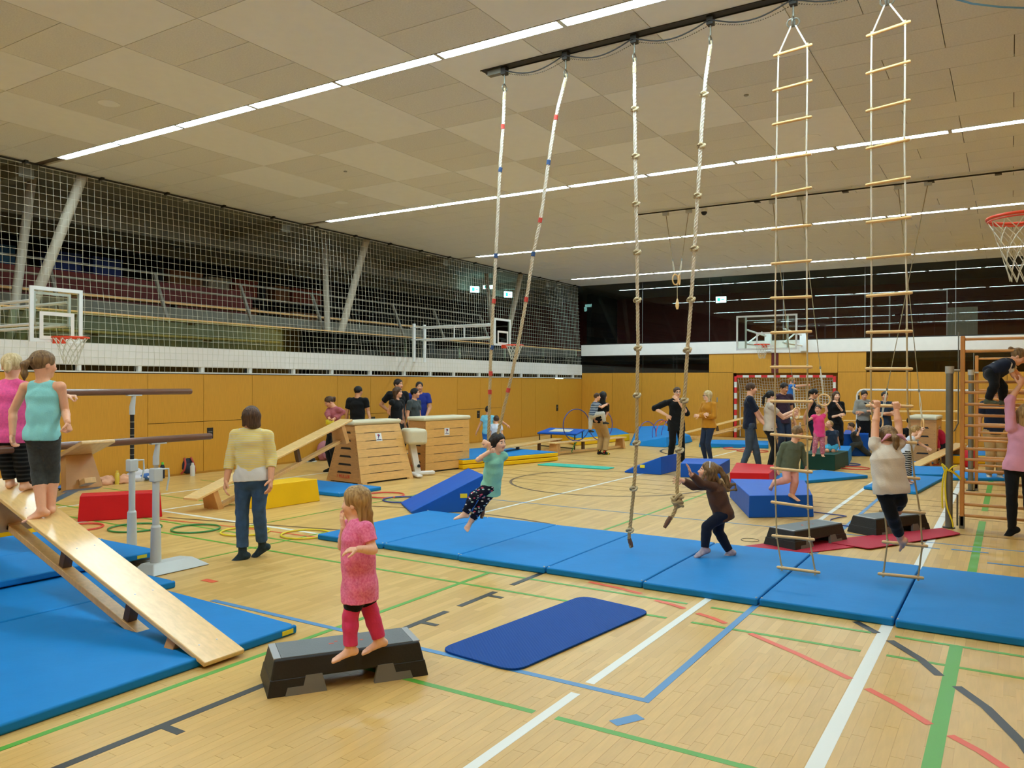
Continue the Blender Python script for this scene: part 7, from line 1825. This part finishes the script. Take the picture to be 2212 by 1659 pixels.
# --- person carrying a child
b0 = fl(1300, 982)
person('woman in black top and khaki trousers carrying a child', b0, 1.64, 140, 0, J=dict(pelvis=(1295, 912), neck=(1301, 868), le=(1278, 893, .0), lh=(1283, 904, -.15), re=(1312, 890), rh=(1306, 903, -.1)), hface=120, skin='tan', hair=('long', 'hair_black', .16), top=dict(m='black_cloth', sl=.8, hem=.02, loose=.014), bottom=dict(m='khaki', len=1.9, loose=.024), socks='rainbow')
b0 = dep(1287, 935, 19.6)
person('small boy in grey striped shirt and white trousers carried on the hip', b0, 1.0, 115, .95, 'm', J=dict(head=(1290, 857), neck=(1286, 869), pelvis=(1281, 895), rs=(1283, 873, -.06), ls=(1292, 873, .06), re=(1300, 880, -.08), rh=(1310, 874, .1), le=(1300, 878, .2), lh=(1308, 874, .25), lk=(1276, 904, .1), la=(1275, 930, .05), rk=(1302, 893, -.1), ra=(1306, 912, -.05)), hface=95, skin='fair', hair=('short', 'hair_brown'), top=dict(m='grey_stripes', sl=.6, hem=.03, loose=.012), bottom=dict(m='white_pants', len=1.9, loose=.012), shoes='darkgrey')
# --- group behind the vaulting boxes
b0 = dep(722, 985, 16.0); b0.z = 0
person('woman in rose long sleeved top looking down at something yellow in her hands', b0, 1.58, -40, 0, J=dict(head=(711, 868), neck=(722, 879), re=(707, 894, -.1), rh=(711, 903, -.25), le=(740, 890, .05), lh=(722, 905, -.2)), hface=-60, hpitch=-32, skin='mid', hair=('pony', 'hair_brown', .09), top=dict(m='rose', sl=1.9, hem=.02, loose=.018), bottom=dict(m='black_cloth', len=1.9, loose=.01), shoes='black_cloth')
o = lump('yellow_toy', 'small yellow toy held by the woman in the rose top', 'toy', 'hoop_yellow', dep(713, 912, 15.75), (.09, .09, .07), 51)
b0 = dep(772, 980, 17.6); b0.z = 0
person('man in black t-shirt with his back turned behind the tapered box', b0, 1.70, 175, 0, 'm', J=dict(re=(795, 889), rh=(799, 903, -.1)), hface=150, skin='tan', hair=('short', 'hair_black'), top=dict(m='black_cloth', sl=.62, hem=.04, loose=.02), bottom=dict(m='darkjeans', len=1.9, loose=.01), shoes='black_cloth')
b0 = dep(858, 975, 18.3); b0.z = 0
person('tall man in black polo shirt with hand on hip between the boxes', b0, 1.86, 30, 0, 'm', J=dict(re=(823, 874), rh=(842, 890)), hface=60, skin='mid', hair=('short', 'hair_dark'), top=dict(m='black_cloth', sl=.65, hem=.04, loose=.02), bottom=dict(m='black_cloth', len=1.9, loose=.01), shoes='black_cloth')
b0 = dep(856, 990, 17.3); b0.z = 0
person('brown haired woman in black sleeveless overall before the tall man', b0, 1.68, 60, 0, J=dict(re=(840, 891), rh=(858, 905, -.1)), hface=75, skin='fair', hair=('long', 'hair_brown', .13), top=dict(m='black_cloth', sl=.2, hem=.04, loose=.014), bottom=dict(m='black_cloth', len=1.95, loose=.022), shoes='black_cloth')
b0 = dep(905, 975, 18.8); b0.z = 0
person('man in royal blue t-shirt behind the straight box', b0, 1.80, 15, 0, 'm', J=dict(le=(929, 880), lh=(922, 897, -.15), re=(873, 882), rh=(880, 905)), skin='tan', hair=('short', 'hair_dark'), top=dict(m='royal', sl=.65, hem=.04, loose=.024), bottom=dict(m='darkjeans', len=1.9, loose=.01), shoes='black_cloth', build=1.08)
b0 = dep(894, 985, 17.6); b0.z = 0
person('dark haired woman in slate t-shirt before the man in royal blue', b0, 1.66, 60, 0, J={}, hface=80, skin='mid', hair=('short', 'hair_black'), top=dict(m='slate', sl=.62, hem=.03, loose=.016), bottom=dict(m='darkjeans', len=1.9, loose=.01), shoes='black_cloth')
b0 = dep(1054, 972, 19.4); b0.z = 0
person('boy in light blue t-shirt with arms spread behind the swinging girl', b0, 1.22, 175, .7, 'm', J=dict(le=(1038, 915), lh=(1030, 932), re=(1080, 908), rh=(1095, 918)), skin='mid', hair=('short', 'hair_dark'), top=dict(m='lightblue', sl=.6, hem=.04, loose=.018), bottom=dict(m='blue_shorts', len=1.2, loose=.02, name='shorts'), shoes='black_cloth')
b0 = dep(1072, 982, 18.3); b0.z = 0
person('smaller boy in white t-shirt behind the head of the swinging girl', b0, 1.04, 170, .9, 'm', J={}, hface=190, skin='fair', hair=('short', 'hair_brown'), top=dict(m='white_tee', sl=.6, hem=.04, loose=.018), bottom=dict(m='navy', len=1.2, loose=.02, name='shorts'), shoes='black_cloth')
